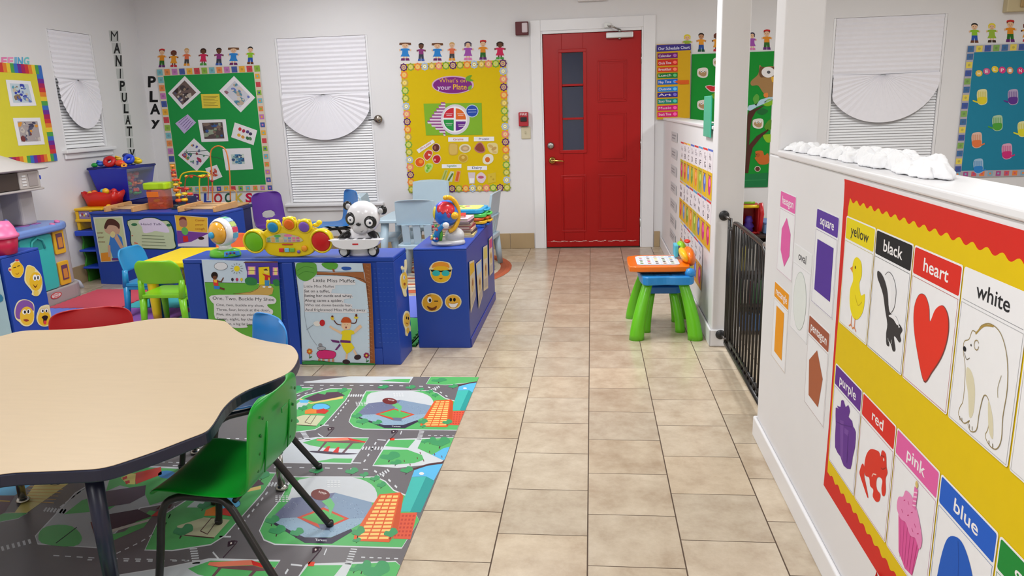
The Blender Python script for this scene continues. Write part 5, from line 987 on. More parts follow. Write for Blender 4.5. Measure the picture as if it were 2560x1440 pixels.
a.f(sm(BG, 3), (228, 224, 228)); a.text('One, Two, Buckle My Shoe', 160, 540, 925, 40, (40, 38, 42), 558)
for i, s_ in enumerate(('One, two, buckle my shoe,', 'Three, four, knock at the door,', 'Five, six, pick up sticks,', 'Seven, eight, lay them straight,', 'Nine, ten, a big fat hen.')): x1 = (795, 870, 715, 905, 660)[i]; a.text(s_, 205 + i * 2, 618 + i * 58, x1, 30, (110, 108, 112), 628 + i * 58)
for i in range(18): x, y = 110 + (i * 97) % 880, 900 + (i * 53) % 380; a.k = 40; a.line([(x, y), (x + 40, y - 20)], 5, (84, 150, 54))
o = a.done('nursery_poster', 'poster reading One, Two, Buckle My Shoe on the front cabinet', 'poster')
a = PA_(); a.base([(1172, 80), (2120, 92), (2175, 1365), (1270, 1345), (1240, 640)], (200, 216, 230))
a.f([(2020, 90), (2120, 92), (2175, 1365), (2110, 1360), (2098, 700), (2060, 350), (2040, 200)], (150, 90, 52))
a.f([(1450, 195), (1640, 205), (2030, 198), (2060, 340), (1900, 262), (1700, 235), (1450, 230)], (160, 100, 60)); a.line([(1450, 192), (2036, 198)], 5, OC); a.line(sm([(1445, 232), (1700, 238), (1900, 262), (2055, 322), (2090, 560), (2108, 900), (2112, 1355)], 4, False), 5, OC); a.line([(2020, 92), (2036, 198)], 5, OC)
rr = random.Random(2)
for i in range(26): y = 120 + i * 48; a.k = 9; a.line([(2062 + i * 1.4, y), (2100 + i * 2, y + 18)], 4, (186, 132, 90))
BGM = [(1285, 330), (1400, 260), (1640, 245), (1850, 262), (1930, 320), (1930, 356), (1680, 362), (1680, 404), (1640, 415), (1630, 460), (1880, 470), (1905, 520), (1790, 535), (1785, 580), (1890, 600), (1890, 650), (2070, 668), (2072, 705), (1700, 705), (1300, 690), (1285, 500)]
a.k = 9; a.f(BGM, (226, 222, 226)); a.text('Little Miss Muffet', 1408, 322, 1922, 42, (40, 38, 42), 328)
for i, (s_, x1) in enumerate((('Little Miss Muffet', 1665), ('Sat on a tuffet,', 1612), ('Eating her curds and whey.', 1895), ('Along came a spider,', 1775), ('Who sat down beside her,', 1885), ('And frightened Miss Muffet away', 2055))): a.text(s_, 1292 + i * 3, 390 + i * 58, x1, 32, (92, 90, 96), 392 + i * 58.5)
a.k = 16; a.f(sm([(1192, 120), (1230, 84), (1420, 86), (1452, 150), (1450, 215), (1400, 270), (1320, 310), (1240, 285), (1195, 220)], 5), (96, 160, 66)); a.line(sm([(1210, 180), (1300, 130), (1420, 150)], 4, False), 5, (60, 120, 44)); a.line(sm([(1220, 240), (1310, 190), (1420, 210)], 4, False), 5, (60, 120, 44))
a.f(sm([(1515, 90), (1700, 90), (1700, 150), (1640, 170), (1560, 150)], 4), (92, 164, 60)); a.f([(1640, 160), (1665, 160), (1680, 198), (1655, 198)], (150, 90, 60)); a.f(sm([(1755, 150), (1785, 132), (1870, 138), (1875, 165), (1800, 178)], 3), (50, 90, 170))
a.f([(1265, 1310), (1400, 1292), (1700, 1318), (2000, 1325), (2170, 1330), (2175, 1362), (1272, 1342)], (60, 140, 74)); a.line([(1270, 1300), (1500, 1300), (1700, 1325), (1990, 1330), (2168, 1340)], 7, (30, 70, 40))
a.f(sm([(1448, 1210), (1480, 1172), (1560, 1165), (1660, 1180), (1690, 1215), (1660, 1265), (1560, 1275), (1475, 1262)], 4), (214, 50, 120)); a.line(sm([(1448, 1210), (1480, 1172), (1560, 1165), (1660, 1180), (1690, 1215), (1660, 1265), (1560, 1275), (1475, 1262), (1448, 1210)], 4, False), 4, OC)
for x in (1480, 1530, 1600, 1650): a.k = 22; a.f([(x - 10, 1268), (x + 14, 1268), (x + 20, 1312), (x - 14, 1310)], (196, 140, 110))
a.f(el(1495, 1105, 26, 26), (150, 150, 156)); a.f(el(1510, 1145, 52, 24), (176, 176, 182)); a.line(el(1510, 1145, 52, 24) + [(1562, 1145)], 4, (60, 60, 66)); a.line([(1300, 420), (1300, 740), (1330, 900), (1380, 1010), (1455, 1110)], 3, (120, 126, 136))
a.f([(1750, 870), (1875, 860), (1860, 905), (1790, 915)], (236, 198, 160)); a.f(el(1818, 855, 60, 58), (236, 198, 160)); a.f(sm([(1752, 820), (1775, 768), (1815, 755), (1860, 772), (1880, 822), (1815, 826)], 4), (196, 84, 40)); a.f(el(1815, 885, 10, 12), (150, 60, 60)); a.line([(1795, 850), (1806, 850)], 4, OC); a.line([(1828, 848), (1840, 848)], 4, OC)
a.line(sm([(1755, 855), (1700, 840), (1665, 795)], 5, False), 12, (96, 46, 34)); a.line(sm([(1875, 830), (1930, 830), (1950, 780)], 5, False), 12, (96, 46, 34)); a.f(el(1645, 770, 20, 28, 10, -20), (226, 190, 60)).f(el(1940, 762, 26, 16), (226, 200, 60)); a.f(el(1645, 748, 14, 12), (110, 50, 36)).f(el(1942, 735, 14, 18), (110, 50, 36))
a.f([(1765, 940), (1760, 975), (1640, 905), (1605, 880), (1620, 860), (1660, 890)], (236, 198, 160)); a.f([(1905, 930), (1925, 960), (2015, 880), (1995, 850), (1975, 860)], (236, 198, 160))
a.f([(1762, 930), (1800, 918), (1880, 915), (1915, 935), (1920, 965), (1880, 975), (1875, 1060), (1755, 1050), (1770, 975), (1755, 960)], (234, 212, 40)); a.f([(1750, 1072), (1880, 1075), (1920, 1135), (1880, 1180), (1825, 1215), (1780, 1150)], (234, 212, 40)); a.f([(1745, 1040), (1870, 1048), (1872, 1078), (1742, 1072)], (110, 50, 110)); a.f([(1620, 1035), (1730, 1050), (1735, 1078), (1650, 1068)], (110, 50, 110)); a.f([(1735, 1085), (1750, 1105), (1700, 1165), (1675, 1165)], (110, 50, 110))
for i in range(12): x, y = 1785 + (i * 37) % 90, 960 + (i * 29) % 190; a.k = 34; a.line([(x, y), (x + 10, y - 5)], 3, (150, 110, 40))
a.f([(1815, 1205), (1840, 1205), (1830, 1280), (1805, 1280)], (236, 198, 160)); a.f([(1900, 1170), (1922, 1158), (1955, 1225), (1935, 1235)], (236, 198, 160)); a.f(el(1818, 1312, 48, 30, 16, 8), (60, 46, 50)); a.f(el(1958, 1254, 44, 32, 16, -12), (60, 46, 50))
a.f(sm([(1410, 830), (1440, 808), (1480, 812), (1500, 850), (1470, 868), (1430, 862)], 4), (232, 226, 220)); a.f(el(1520, 828, 34, 40), (196, 44, 50)); a.line([(1412, 850), (1370, 880), (1325, 915)], 8, (150, 160, 170))
for x, y, c in ((1362, 1182, (210, 110, 50)), (2068, 1232, (150, 50, 90))):
    for i in range(7): t_ = i * 2 * math.pi / 7; a.k = 30; a.f(el(x + 24 * math.cos(t_), y + 24 * math.sin(t_), 14, n=8), c)
    a.k = 31; a.f(el(x, y, 14, n=8), (236, 200, 60)); a.line([(x, y + 34), (x, y + 90)], 6, (50, 110, 60)); a.f(el(x + 16, y + 70, 18, 9, 8, -30), (60, 120, 60))
a.line([(1176, 82), (1244, 640), (1272, 1345), (2172, 1365)], 6, OC)
a.done('nursery_poster', 'Little Miss Muffet poster on the front cabinet', 'poster')
# ---- smiley cut-outs
def face(ax, val, px, label, kind, group, flip=1, n=None):
    a = Art(PR(ax, val, *px), 100, 100, .002)
    if n: a.n = V(n)
    Y_ = (228, 180, 40); rim = (226, 214, 170)
    if kind == 'cool': a.base(sm([(50, 2), (66, 4), (86, 10), (98, 34), (96, 40), (92, 70), (76, 92), (50, 99), (24, 92), (8, 70), (3, 42), (0, 34), (14, 12), (34, 3)], 3), rim); a.f(el(50, 58, 42, 38), Y_); a.f(sm([(12, 32), (20, 12), (50, 4), (80, 12), (86, 32), (66, 24), (36, 24)], 3), (226, 146, 50)); a.f([(4, 38), (50, 44), (96, 38), (92, 48), (50, 50), (10, 48)], (34, 30, 30)); a.f(el(30, 55, 17, 13), (50, 176, 176)).f(el(70, 55, 17, 13), (50, 176, 176)); a.f([(40, 78), (60, 76), (50, 82)], (120, 40, 40))
    elif kind == 'wink': a.base(el(50, 52, 50, 48), rim); a.f(el(50, 52, 45, 43), (222, 166, 50)); a.f(el(38, 38, 11, 16), WHT).f(el(40, 40, 6, 9), BLK); a.line([(60, 44), (78, 44)], 4, BLK); a.f(sm([(26, 68), (50, 78), (72, 68), (66, 86), (46, 92), (32, 82)], 3), (110, 60, 30)); a.line([(28, 16), (46, 12)], 4, (150, 90, 30))
    elif kind == 'grin': a.base(el(50, 52, 50, 48), rim); a.f(el(50, 52, 44, 42), (224, 172, 60)); a.f(el(36, 38, 8, 12), BLK).f(el(58, 38, 8, 12), BLK); a.f(sm([(20, 58), (50, 64), (80, 58), (68, 84), (50, 90), (32, 84)], 3), WHT); a.line(sm([(20, 58), (50, 64), (80, 58), (68, 84), (50, 90), (32, 84), (20, 58)], 3, False), 3, (190, 130, 50))
    elif kind == 'bow': a.base(sm([(40, 12), (46, 0), (64, 2), (70, 14), (94, 40), (96, 66), (76, 96), (50, 99), (26, 90), (12, 70), (2, 60), (4, 46), (18, 40), (14, 26)], 3), rim); a.f(el(56, 56, 38, 42), Y_); a.f(el(54, 6, 12, 6), (206, 60, 80)).f(el(10, 56, 8, 6), (206, 60, 80)); a.line([(30, 46), (48, 42)], 4, BLK).line([(54, 38), (70, 34)], 4, BLK); a.line(sm([(44, 76), (56, 80), (66, 72)], 3, False), 3, (150, 90, 30))
    elif kind == 'blond': a.base(sm([(20, 0), (50, 4), (64, 12), (90, 30), (99, 54), (96, 78), (80, 96), (60, 99), (42, 94), (44, 84), (20, 66), (4, 50), (8, 20)], 3), rim); a.f(sm([(18, 4), (48, 6), (60, 18), (30, 40), (30, 66), (10, 48), (12, 20)], 3), (228, 196, 90)); a.f(el(62, 52, 34, 30), Y_); a.f(el(58, 40, 12, 10), WHT).f(el(76, 40, 10, 9), WHT); a.f(el(58, 42, 4, 6), BLK).f(el(74, 40, 4, 6), BLK); a.f(sm([(46, 60), (60, 68), (72, 60), (60, 73)], 3), (110, 50, 20)); a.f(sm([(52, 84), (76, 82), (74, 97), (56, 97)], 3), (228, 196, 90))
    elif kind == 'curl': a.base(sm([(40, 2), (70, 6), (92, 20), (94, 50), (90, 84), (66, 99), (40, 97), (22, 84), (4, 70), (0, 40), (14, 12)], 4), rim); a.f(sm([(40, 5), (68, 8), (88, 22), (90, 44), (66, 30), (40, 34), (30, 56), (24, 74), (6, 66), (4, 40), (16, 16)], 4), (128, 82, 160)); a.f(el(58, 62, 34, 34), (226, 182, 56)); a.f(el(46, 48, 11, 9), WHT).f(el(66, 46, 9, 9), WHT); a.f(el(48, 48, 5, 6), BLK).f(el(64, 46, 4, 6), BLK); a.f(sm([(40, 76), (56, 74), (68, 78), (54, 83)], 3), (150, 60, 40))
    elif kind == 'laugh': a.base(sm([(36, 6), (80, 0), (90, 20), (99, 60), (86, 92), (52, 99), (18, 90), (2, 60), (16, 24)], 4), rim); a.f(sm([(26, 18), (70, 12), (84, 30), (80, 44), (20, 44)], 4), (214, 196, 150)); a.f(el(52, 62, 42, 34), Y_); a.f(el(40, 28, 11, 9), WHT).f(el(66, 26, 11, 9), WHT); a.f(el(42, 28, 5, 6), BLK).f(el(66, 28, 5, 6), BLK); a.f(sm([(34, 56), (56, 48), (76, 54), (66, 72), (60, 88), (46, 84), (44, 66)], 3), (40, 24, 24)); a.f(el(56, 80, 10, 9), (220, 60, 70))
    elif kind == 'tall': a.base(sm([(60, 2), (84, 0), (88, 20), (80, 34), (96, 50), (98, 70), (80, 84), (84, 99), (50, 99), (30, 84), (6, 66), (8, 46), (30, 34), (14, 22), (30, 16), (56, 22)], 3), rim); a.f(el(54, 56, 40, 24), (224, 182, 66)); a.f(el(50, 48, 12, 6), WHT).f(el(52, 48, 5, 5), (90, 110, 160)); a.f(el(56, 66, 14, 4), (150, 80, 30)); a.f([(20, 26), (54, 26), (50, 34), (26, 36)], (120, 150, 190))
    elif kind == 'hand': a.base(sm([(50, 0), (80, 8), (88, 34), (84, 52), (98, 66), (94, 82), (70, 78), (60, 99), (34, 96), (30, 74), (8, 52), (6, 26), (26, 6)], 3), rim); a.f(el(48, 36, 36, 28), (222, 178, 66)); a.f(el(60, 78, 18, 12), (222, 178, 66)); a.f(el(44, 28, 7, 6), BLK).f(el(66, 30, 7, 6), BLK); a.line([(34, 48), (60, 52)], 4, (150, 90, 40))
    return a.done('face_cutout', label, 'paper cutout', group)
g1 = 'yellow faces on the globe cabinet'; g2 = 'yellow faces on the left cabinet end'
face('y', 4.1385, (1073, 652, 1132, 708), 'yellow face cut-out wearing teal sunglasses', 'cool', g1)
face('y', 4.1385, (1054, 731, 1107, 780), 'winking yellow face cut-out under the sunglasses one', 'wink', g1)
face('y', 4.1385, (1112, 734, 1154, 773), 'grinning yellow face cut-out showing white teeth', 'grin', g1)
XD = -3.5995
face('x', XD, (20, 648, 60, 695), 'small yellow face with pink bows on the left cabinet', 'bow', g2, n=(1, 0, 0))
face('x', XD, (59, 663, 106, 741), 'tall blond yellow face cut-out on the left cabinet', 'blond', g2, n=(1, 0, 0))
face('x', XD, (36, 747, 88, 816), 'yellow face with purple curls on the left cabinet', 'curl', g2, n=(1, 0, 0))
face('x', XD, (90, 762, 128, 817), 'laughing yellow face with tongue out, left cabinet', 'laugh', g2, n=(1, 0, 0))
face('x', -1.0615, (999, 650, 1019, 741), 'yellow cowboy face on the right end of front cabinet', 'tall', 'yellow faces on the front cabinet end', n=(1, 0, 0))
face('x', -1.0615, (1006, 777, 1027, 840), 'yellow thinking face low on front cabinet end', 'hand', 'yellow faces on the front cabinet end', n=(1, 0, 0))
# posters on the side of the globe cabinet (seen at a steep angle)
XS = -.7115
for i, (q, c, lb) in enumerate((([(1173, 655), (1185, 650), (1189, 740), (1177, 782)], (222, 178, 50), 'yellow headed poster nearest the corner of globe cabinet'), ([(1190, 660), (1203, 648), (1206, 740), (1197, 772)], (180, 200, 226), 'pale blue poster second along the globe cabinet side'), ([(1208, 618), (1218, 612), (1220, 720), (1209, 728)], (206, 190, 110), 'tan framed poster third along the globe cabinet side'), ([(1222, 598), (1230, 590), (1232, 680), (1224, 690)], (196, 80, 130), 'pink poster farthest along the globe cabinet side'))):
    a = Art(PQ('x', XS, *q), 100, 140, .0012); a.n = V((1, 0, 0)); a.sheet((214, 200, 176)); a.rect(6, 6, 94, 40, c); a.f(el(50, 76, 26, 22), (206, 176, 120)); a.f(el(50, 70, 10, 10), (150, 90, 60)); a.rect(12, 104, 88, 132, (190, 178, 170)); a.done('poster', lb, 'poster', 'posters on the globe cabinet side')
# posters on the back cabinets: rotated plane
def cpos(x, z): return V((-4.25, 5.885, 0)) + rot(RZC) @ V((x, .0118, z))
def cinv(px, py):      # pixel -> (x along the cabinet, z)
    n = rot(RZC) @ V((0, 1, 0)); d = CW + CR * ((px - 1280) / CF) - CU * ((py - 720) / CF); o = V((-4.25, 5.885, 0)) + n * .0118
    q = CC + d * ((o - CC).dot(n) / d.dot(n)); l = rot(-RZC) @ (q - V((-4.25, 5.885, 0))); return l.x, l.z
class CArt(PArt):
    def __init__(s, ox, oy, sc): PArt.__init__(s, 'y', 0, ox, oy, sc, .0012); s.n = rot(RZC) @ V((0, -1, 0))
    def p(s, x, y, h=0): return cpos(*cinv(s.ox + x / s.sc, s.oy + y / s.sc)) + s.n * h
a = CArt(0, 360, 4); a.base([(932, 732), (1225, 722), (1295, 1160), (1120, 1175), (1010, 1180)], (216, 220, 206)); a.f([(945, 745), (1215, 735), (1280, 1150), (1115, 1165), (1016, 1168)], (196, 208, 160)); a.f(sm([(1045, 820), (1080, 758), (1140, 755), (1195, 800), (1200, 880), (1160, 920), (1090, 900), (1050, 870)], 4), (206, 168, 140)); a.f(sm([(1042, 830), (1075, 756), (1140, 752), (1195, 800), (1192, 850), (1160, 820), (1090, 812), (1062, 850)], 4), (84, 50, 40)); a.f([(1105, 920), (1180, 900), (1220, 935), (1240, 1050), (1262, 1140), (1130, 1140), (1090, 1010)], (64, 128, 206)); a.f([(1145, 940), (1170, 900), (1235, 1030), (1215, 1060)], (206, 168, 140)); a.f(el(1130, 905, 26, 32), (226, 214, 150)); a.f([(1120, 1140), (1262, 1140), (1262, 1165), (1120, 1165)], (104, 60, 130)); a.f([(1010, 1090), (1100, 1080), (1110, 1170), (1016, 1175)], (226, 150, 50)); a.f([(1078, 1012), (1104, 1010), (1112, 1130), (1085, 1130)], (206, 168, 140))
for i, s_ in enumerate(('cover', 'your', 'nose')): a.k = 20; a.text(s_, 975 + i * 6, 895 + i * 45, 1035 + i * 8, 20, (150, 120, 90))
a.done('poster', 'poster of a boy in a blue shirt drinking on the back cabinet', 'poster')
a = CArt(0, 360, 4); a.base(sm([(1270, 765), (1400, 752), (1450, 735), (1550, 735), (1620, 762), (1690, 768), (1740, 860), (1750, 960), (1752, 1050), (1560, 1052), (1400, 1045), (1310, 1010), (1300, 880)], 3), (30, 60, 46)); a.f(sm([(1278, 772), (1400, 760), (1450, 742), (1550, 742), (1620, 770), (1684, 775), (1730, 862), (1742, 960), (1744, 1042), (1560, 1044), (1400, 1036), (1318, 1004), (1308, 880)], 3), (194, 208, 170)); a.f(sm([(1385, 780), (1440, 745), (1540, 745), (1640, 790), (1695, 885), (1560, 870), (1520, 880), (1440, 890), (1420, 830)], 3), (222, 212, 232)); a.text('Hand Talk', 1410, 812, 1620, 22, (120, 110, 140))
for i in range(4): a.k = 20; a.line([(1420, 912 + i * 32), (1640 + i * 8, 922 + i * 32)], 6, (120, 134, 104))
a.f(el(1345, 805, 30, 14), (60, 120, 80)).f(el(1690, 810, 24, 14), (60, 120, 80)); a.f([(1318, 912), (1332, 912), (1332, 920), (1318, 920)], (200, 80, 60)).f([(1345, 980), (1380, 990), (1380, 1000), (1345, 992)], (214, 110, 90)); a.done('poster', 'pale green poster with lilac heading cloud on the back cabinet', 'poster')
a = CArt(430, 480, 9); a.base([(55, 512), (805, 572), (826, 1230), (140, 1225), (110, 900)], (222, 214, 220)); a.f([(66, 522), (795, 582), (800, 915), (110, 860)], (226, 178, 58)); a.f([(110, 865), (800, 920), (820, 935), (430, 1120), (130, 1165)], (120, 66, 150)); a.f(sm([(165, 700), (180, 600), (240, 560), (310, 590), (345, 700), (320, 780), (240, 790), (180, 760)], 4), (170, 116, 100)); a.f(sm([(160, 640), (185, 575), (250, 555), (310, 580), (325, 640), (250, 610)], 4), (116, 50, 40)); a.f(sm([(220, 830), (290, 790), (360, 850), (360, 930), (300, 970), (230, 920)], 4), (100, 176, 90)); a.f([(245, 990), (355, 985), (375, 1110), (260, 1125)], (210, 44, 40)); a.f(el(660, 1040, 70, 34), (60, 36, 34))
for i, s_ in enumerate(('Cover', 'your', 'cough')): a.k = 14; a.text(s_, 525, 655 + i * 95, 740 - (i == 1) * 30, 44, (186, 116, 40))
a.done('poster', 'orange and purple poster reading Cover your cough', 'poster')
a = Art([V((-4.36, 4.1115, .56)), V((-3.615, 4.1115, .56)), V((-3.615, 4.1115, .02)), V((-4.36, 4.1115, .02))], 100, 72, .0012); a.sheet((170, 200, 214)); rr = random.Random(4)
for i in range(60): c = [(214, 60, 120), (226, 180, 80), (110, 170, 90), (222, 190, 170), (60, 130, 170), (230, 226, 226), (206, 80, 60)][rr.randrange(7)]; a.k = 2 + i // 3; a.f(el(rr.uniform(6, 94), rr.uniform(5, 67), rr.uniform(2.5, 6), rr.uniform(2.5, 6), 9), c)
a.done('poster', 'busy multicoloured poster on the cabinet at the left frame edge', 'poster')
# ---- small yellow table and plastic stack chairs
YEL = pl((236, 206, 18), .3)
t = thing('play_table', 'small square yellow plastic table behind the front cabinet', 'table', (-2.79, 4.955, .0125)); z = .43
MB(YEL).box(-.29, .29, -.275, .275, z - .055, z - .0125).build('table_top', t, bev=.012, seg=3)
for x in (-1, 1):
    for y in (-1, 1):
        mb = MB(YEL); mb.lathe([(.028, 0), (.030, .05), (.037, .26), (.037, .265), (.045, .27), (.048, z - .055)], (x * .238, y * .223, 0), n=16); mb.build('leg', t)
def stack_chair(label, x, y, rz, c, zf=.0125):
    t = thing('stacking_chair', label, 'chair', (x, y, zf), rz, 'plastic chairs around the yellow table'); M = pl(c, .3)
    mb = MB(M); P = rrect(-.155, -.14, .155, .15, .03); mb.prism([(a, b, .225) for a, b in P], (0, 0, .022)); mb.box(-.15, .15, .13, .145, .20, .226).box(-.15, -.135, -.13, .14, .20, .226).box(.135, .15, -.13, .14, .20, .226); mb.build('seat', t, bev=.004)
    mb = MB(M); mb.smooth = True; rows = []
    for k in range(13):
        f = k / 12; zz = .32 + .16 * f; w = .158 if f < .55 else .158 * math.sqrt(max(0, 1 - ((f - .55) / .55) ** 2.4)) * .85 + .158 * .15
        rows.append([(w * (-1 + 2 * j / 12), -.135 - .045 * f + .03 * ((-1 + j / 6) ** 2), zz) for j in range(13)])
    ids = [[mb.vert(p) for p in r] for r in rows]
    for a, b in zip(ids, ids[1:]):
        for j in range(12): mb.face((a[j], a[j + 1], b[j + 1], b[j]))
    mb.build('backrest', t, solid=.014, sub=1)
    for q in (-1, 1):
        mb = MB(M); mb.tube([(q * .138, -.125, .22), (q * .14, -.118, .28), (q * .142, -.112, .34)], [.022, .02, .018], n=10); mb.build('back_post', t)
        for w in (-1, 1): mb = MB(M); mb.tube([(q * .135, w * .12, .222), (q * .148, w * .135, 0)], [.024, .017], n=12); mb.build('leg', t)
    return t
stack_chair('sky blue plastic chair at the left of the yellow table', -3.145, 4.93, math.radians(-90), (36, 140, 196))
stack_chair('lime green plastic chair at the near side of the yellow table', -2.80, 4.58, 0, (118, 190, 28))
stack_chair('orange plastic chair at the far side of the yellow table', -2.76, 5.32, math.radians(180), (236, 104, 48))
stack_chair('dark red plastic chair at the right of the yellow table', -2.44, 4.93, math.radians(90), (150, 34, 30))
# ---- foam floor mats
MT_ = {'red': (204, 82, 98), 'teal': (72, 178, 184), 'purple': (150, 96, 180), 'lavender': (112, 126, 214), 'green': (74, 160, 84)}
def foam(i, j, col, label):
    x0, y0 = -4.115 + i * .605, 5.05 - j * .605 - (.29 if i > 2 else 0); x1, y1 = x0 + .60, y0 + .60; x1 = min(x1, -1.052 if i == 5 else x1); P = []
    def edge(ax, ay, bx, by, ox, oy):
        n = 10
        for k in range(n):
            for s_ in (0, .5): f = (k + s_ + .1) / n; h = .012 if s_ else 0; P.append((ax + (bx - ax) * f + ox * h, ay + (by - ay) * f + oy * h))
    edge(x0, y0, x1, y0, 0, .9); edge(x1, y0, x1, y1, -.9, 0); edge(x1, y1, x0, y1, 0, -.9); edge(x0, y1, x0, y0, .9, 0)
    tag(MB(mat(MT_[col], .8, 0, 'paper')).prism([(x, y, .0005) for x, y in P], (0, 0, .0115)).build('foam_mat'), label, 'floor mat', 'interlocking foam mats')
GM = [['red', 'teal', 'red', 'teal', 'lavender', 'lavender'], ['lavender', 'purple', 'teal', 'purple', 'green', 'green']]
nm = ['first', 'second', 'third', 'fourth', 'fifth', 'sixth']
for j in range(2):
    for i in range(6):
        if j == 0 and i > 4: continue
        foam(i, j, GM[j][i], '%s foam mat, %s from the left in the %s row' % (GM[j][i], nm[i], ('far', 'near')[j]))
foam(5, 0, 'lavender', 'lavender foam mat glimpsed in the gap between cabinets')
# ---- braided oval rug
t = thing('braided_rug', 'oval braided rug in rust and grey under the pale blue table', 'rug', (-1.50, 6.36, 0)); cs = [(206, 190, 166), (176, 90, 58), (206, 194, 172), (150, 146, 146), (214, 202, 182), (176, 90, 58), (190, 178, 156), (150, 140, 136)]
for k in range(16):
    r0, r1 = 1 - k / 16, 1 - (k + 1) / 16; mb = MB(mat(cs[k % 8] if k else (190, 96, 60), .9, 0, 'fluff')); A_, B_ = .79, .88
    o0, o1 = el(0, 0, A_ * r0, B_ * r0, 40), el(0, 0, A_ * max(r1, .01), B_ * max(r1, .01), 40); zt = .0075
    for i in range(40): j = (i + 1) % 40; m0 = ((o0[i][0] + o1[i][0]) / 2, (o0[i][1] + o1[i][1]) / 2); m1 = ((o0[j][0] + o1[j][0]) / 2, (o0[j][1] + o1[j][1]) / 2); mb.poly([(*o0[i], .0015), (*o0[j], .0015), (*m1, zt), (*m0, zt)]).poly([(*m0, zt), (*m1, zt), (*o1[j], .0015), (*o1[i], .0015)])
    mb.build('braid', t)
# ---- pale blue table and chairs
PB = pl((176, 198, 212), .35)
t = thing('play_table', 'pale blue plastic table between the pale blue chairs', 'table', (-1.46, 6.45, .0082))
mb = MB(PB); mb.prism([(a, b, .44) for a, b in rrect(-.38, -.30, .38, .30, .05)], (0, 0, .03)); mb.build('table_top', t, bev=.008, seg=3)
for x in (-1, 1):
    for y in (-1, 1): mb = MB(PB); mb.tube([(x * .315, y * .235, .44), (x * .35, y * .26, 0)], [.036, .028], n=12); mb.build('leg', t)
def slat_chair(label, x, y, rz, w=.165, h=.66):
    t = thing('slatted_chair', label, 'chair', (x, y, .008), rz, 'pale blue plastic chairs')
    mb = MB(PB); P = sm([(-w, .47), (-w * .99, h - .03), (-w * .86, h), (0, h + .012), (w * .86, h), (w * .99, h - .03), (w, .47), (w * .9, .462), (-w * .9, .462)], 3)
    rows = [(a, -.145 - .05 * (b - .3) / .35 + .03 * (a / w) ** 2, b) for a, b in P]; mb.prism(rows, (0, .02, 0)); mb.build('backrest', t, bev=.005)
    for k in (-1, 0, 1): mb = MB(PB); xx = k * .092; mb.prism([(xx - .031, -.122, .2955), (xx + .031, -.122, .2955), (xx + .031, -.158, .463), (xx - .031, -.158, .463)], (0, .018, .002)); mb.build('back_slat', t, bev=.004)
    mb = MB(PB); mb.prism([(a, b, .255) for a, b in rrect(-.17, -.15, .17, .15, .04)], (0, 0, .04)); mb.build('seat', t, bev=.008, seg=3)
    for q in (-1, 1):
        for u in (-1, 1): mb = MB(PB); mb.tube([(q * .135, u * .115, .26), (q * .16, u * .14, 0)], [.034, .024], n=12); mb.build('leg', t)
slat_chair('pale blue slatted chair with its back to the camera', -1.43, 6.06, 0)
slat_chair('pale blue chair on the far side, partly under the yellow board', -1.56, 7.0, math.radians(180), .18, .70)
slat_chair('pale blue chair seen from the side behind the panda', -1.86, 6.45, math.radians(-84))
slat_chair('pale blue chair at the right end of the table behind the plates', -.99, 6.45, math.radians(84))
# ================================================================ toys
def W3(px, py, y): return up(px, py, 'y', y)
def pm(y): return y * 1.035 / CF         # metres per pixel near distance y
# ---- panda keyboard
PY = 3.90; k_ = pm(PY); PW = pl((232, 231, 236), .22, coat=.4); PK = pl((22, 22, 24), .28)
c = W3(905, 640, PY); t = thing('panda_toy', 'white and black panda toy holding a small keyboard on the cabinet', 'toy', (c.x, PY, .612))
def rel(px, py, dy=0): q = W3(px, py, PY); return (q.x - c.x, dy, q.z - .606)
mb = MB(PW); mb.ball(rel(908.6, 546, 0), (.092, .060, .090), n=32, k=20); head = mb.build('head', t)
for x, y_, s_ in ((868, 517, 1), (956, 528, -1)):
    p = rel(x, y_, .004); mb = MB(PK); mb.ball(p, (.025, .014, .025)); e = mb.build('ear', t); MB(pl((190, 190, 194), .3)).ball((p[0] + .008 * s_, p[1] - .012, p[2] - .004), (.014, .008, .016)).build('inner_ear', e)
def hp(px, py, off=0):     # point on the front of the head
    q = rel(px, py); h = rel(908.6, 546); dx, dz = (q[0] - h[0]) / .092, (q[2] - h[2]) / .090; r = max(0, 1 - dx * dx - dz * dz); return (q[0], -.060 * math.sqrt(r) - off, q[2])
for ex, ey, rr_ in ((882.5, 547, 14), (932, 554.6, -24)):
    p = hp(ex, ey, -.004); m = Matrix.Rotation(math.radians(rr_), 3, 'Y'); tilt = Matrix.Rotation((ex - 905) * .016, 3, 'Z')
    MB(PK).ball(p, (.033, .013, .036), mtx=tilt @ m).build('eye_patch', head)
    q = (p[0] + (.003 if ex < 905 else -.002), p[1] - .010, p[2] - .002); eo = MB(PW).ball(q, (.020, .007, .020), mtx=tilt).build('eye', head)
    mb = MB(pl((60, 64, 84), .2)); mb.ball((q[0] + .003, q[1] - .005, q[2] - .001), (.0075, .004, .0075)); mb.build('iris', head)
mb = MB(pl((198, 197, 202), .4)); mb.ball(hp(907, 570, -.006), (.043, .024, .034)); mb.build('muzzle', head)
MB(PK).ball(hp(906, 558.5, .014), (.014, .009, .009)).build('nose', head)
p = hp(911, 575, .019); MB(pl((50, 48, 52))).tube([(p[0] - .008, p[1], p[2] - .002), (p[0] + .004, p[1] - .001, p[2] - .006), (p[0] + .014, p[1] + .001, p[2] + .002)], .0014, n=6).build('mouth', head)
mb = MB(PW); mb.lathe([(.072, .0), (.078, .008), (.076, .05), (.062, .11), (.052, .15), (0, .155)], (0, .008, 0), n=28, sy=.62); mb.build('body', t)
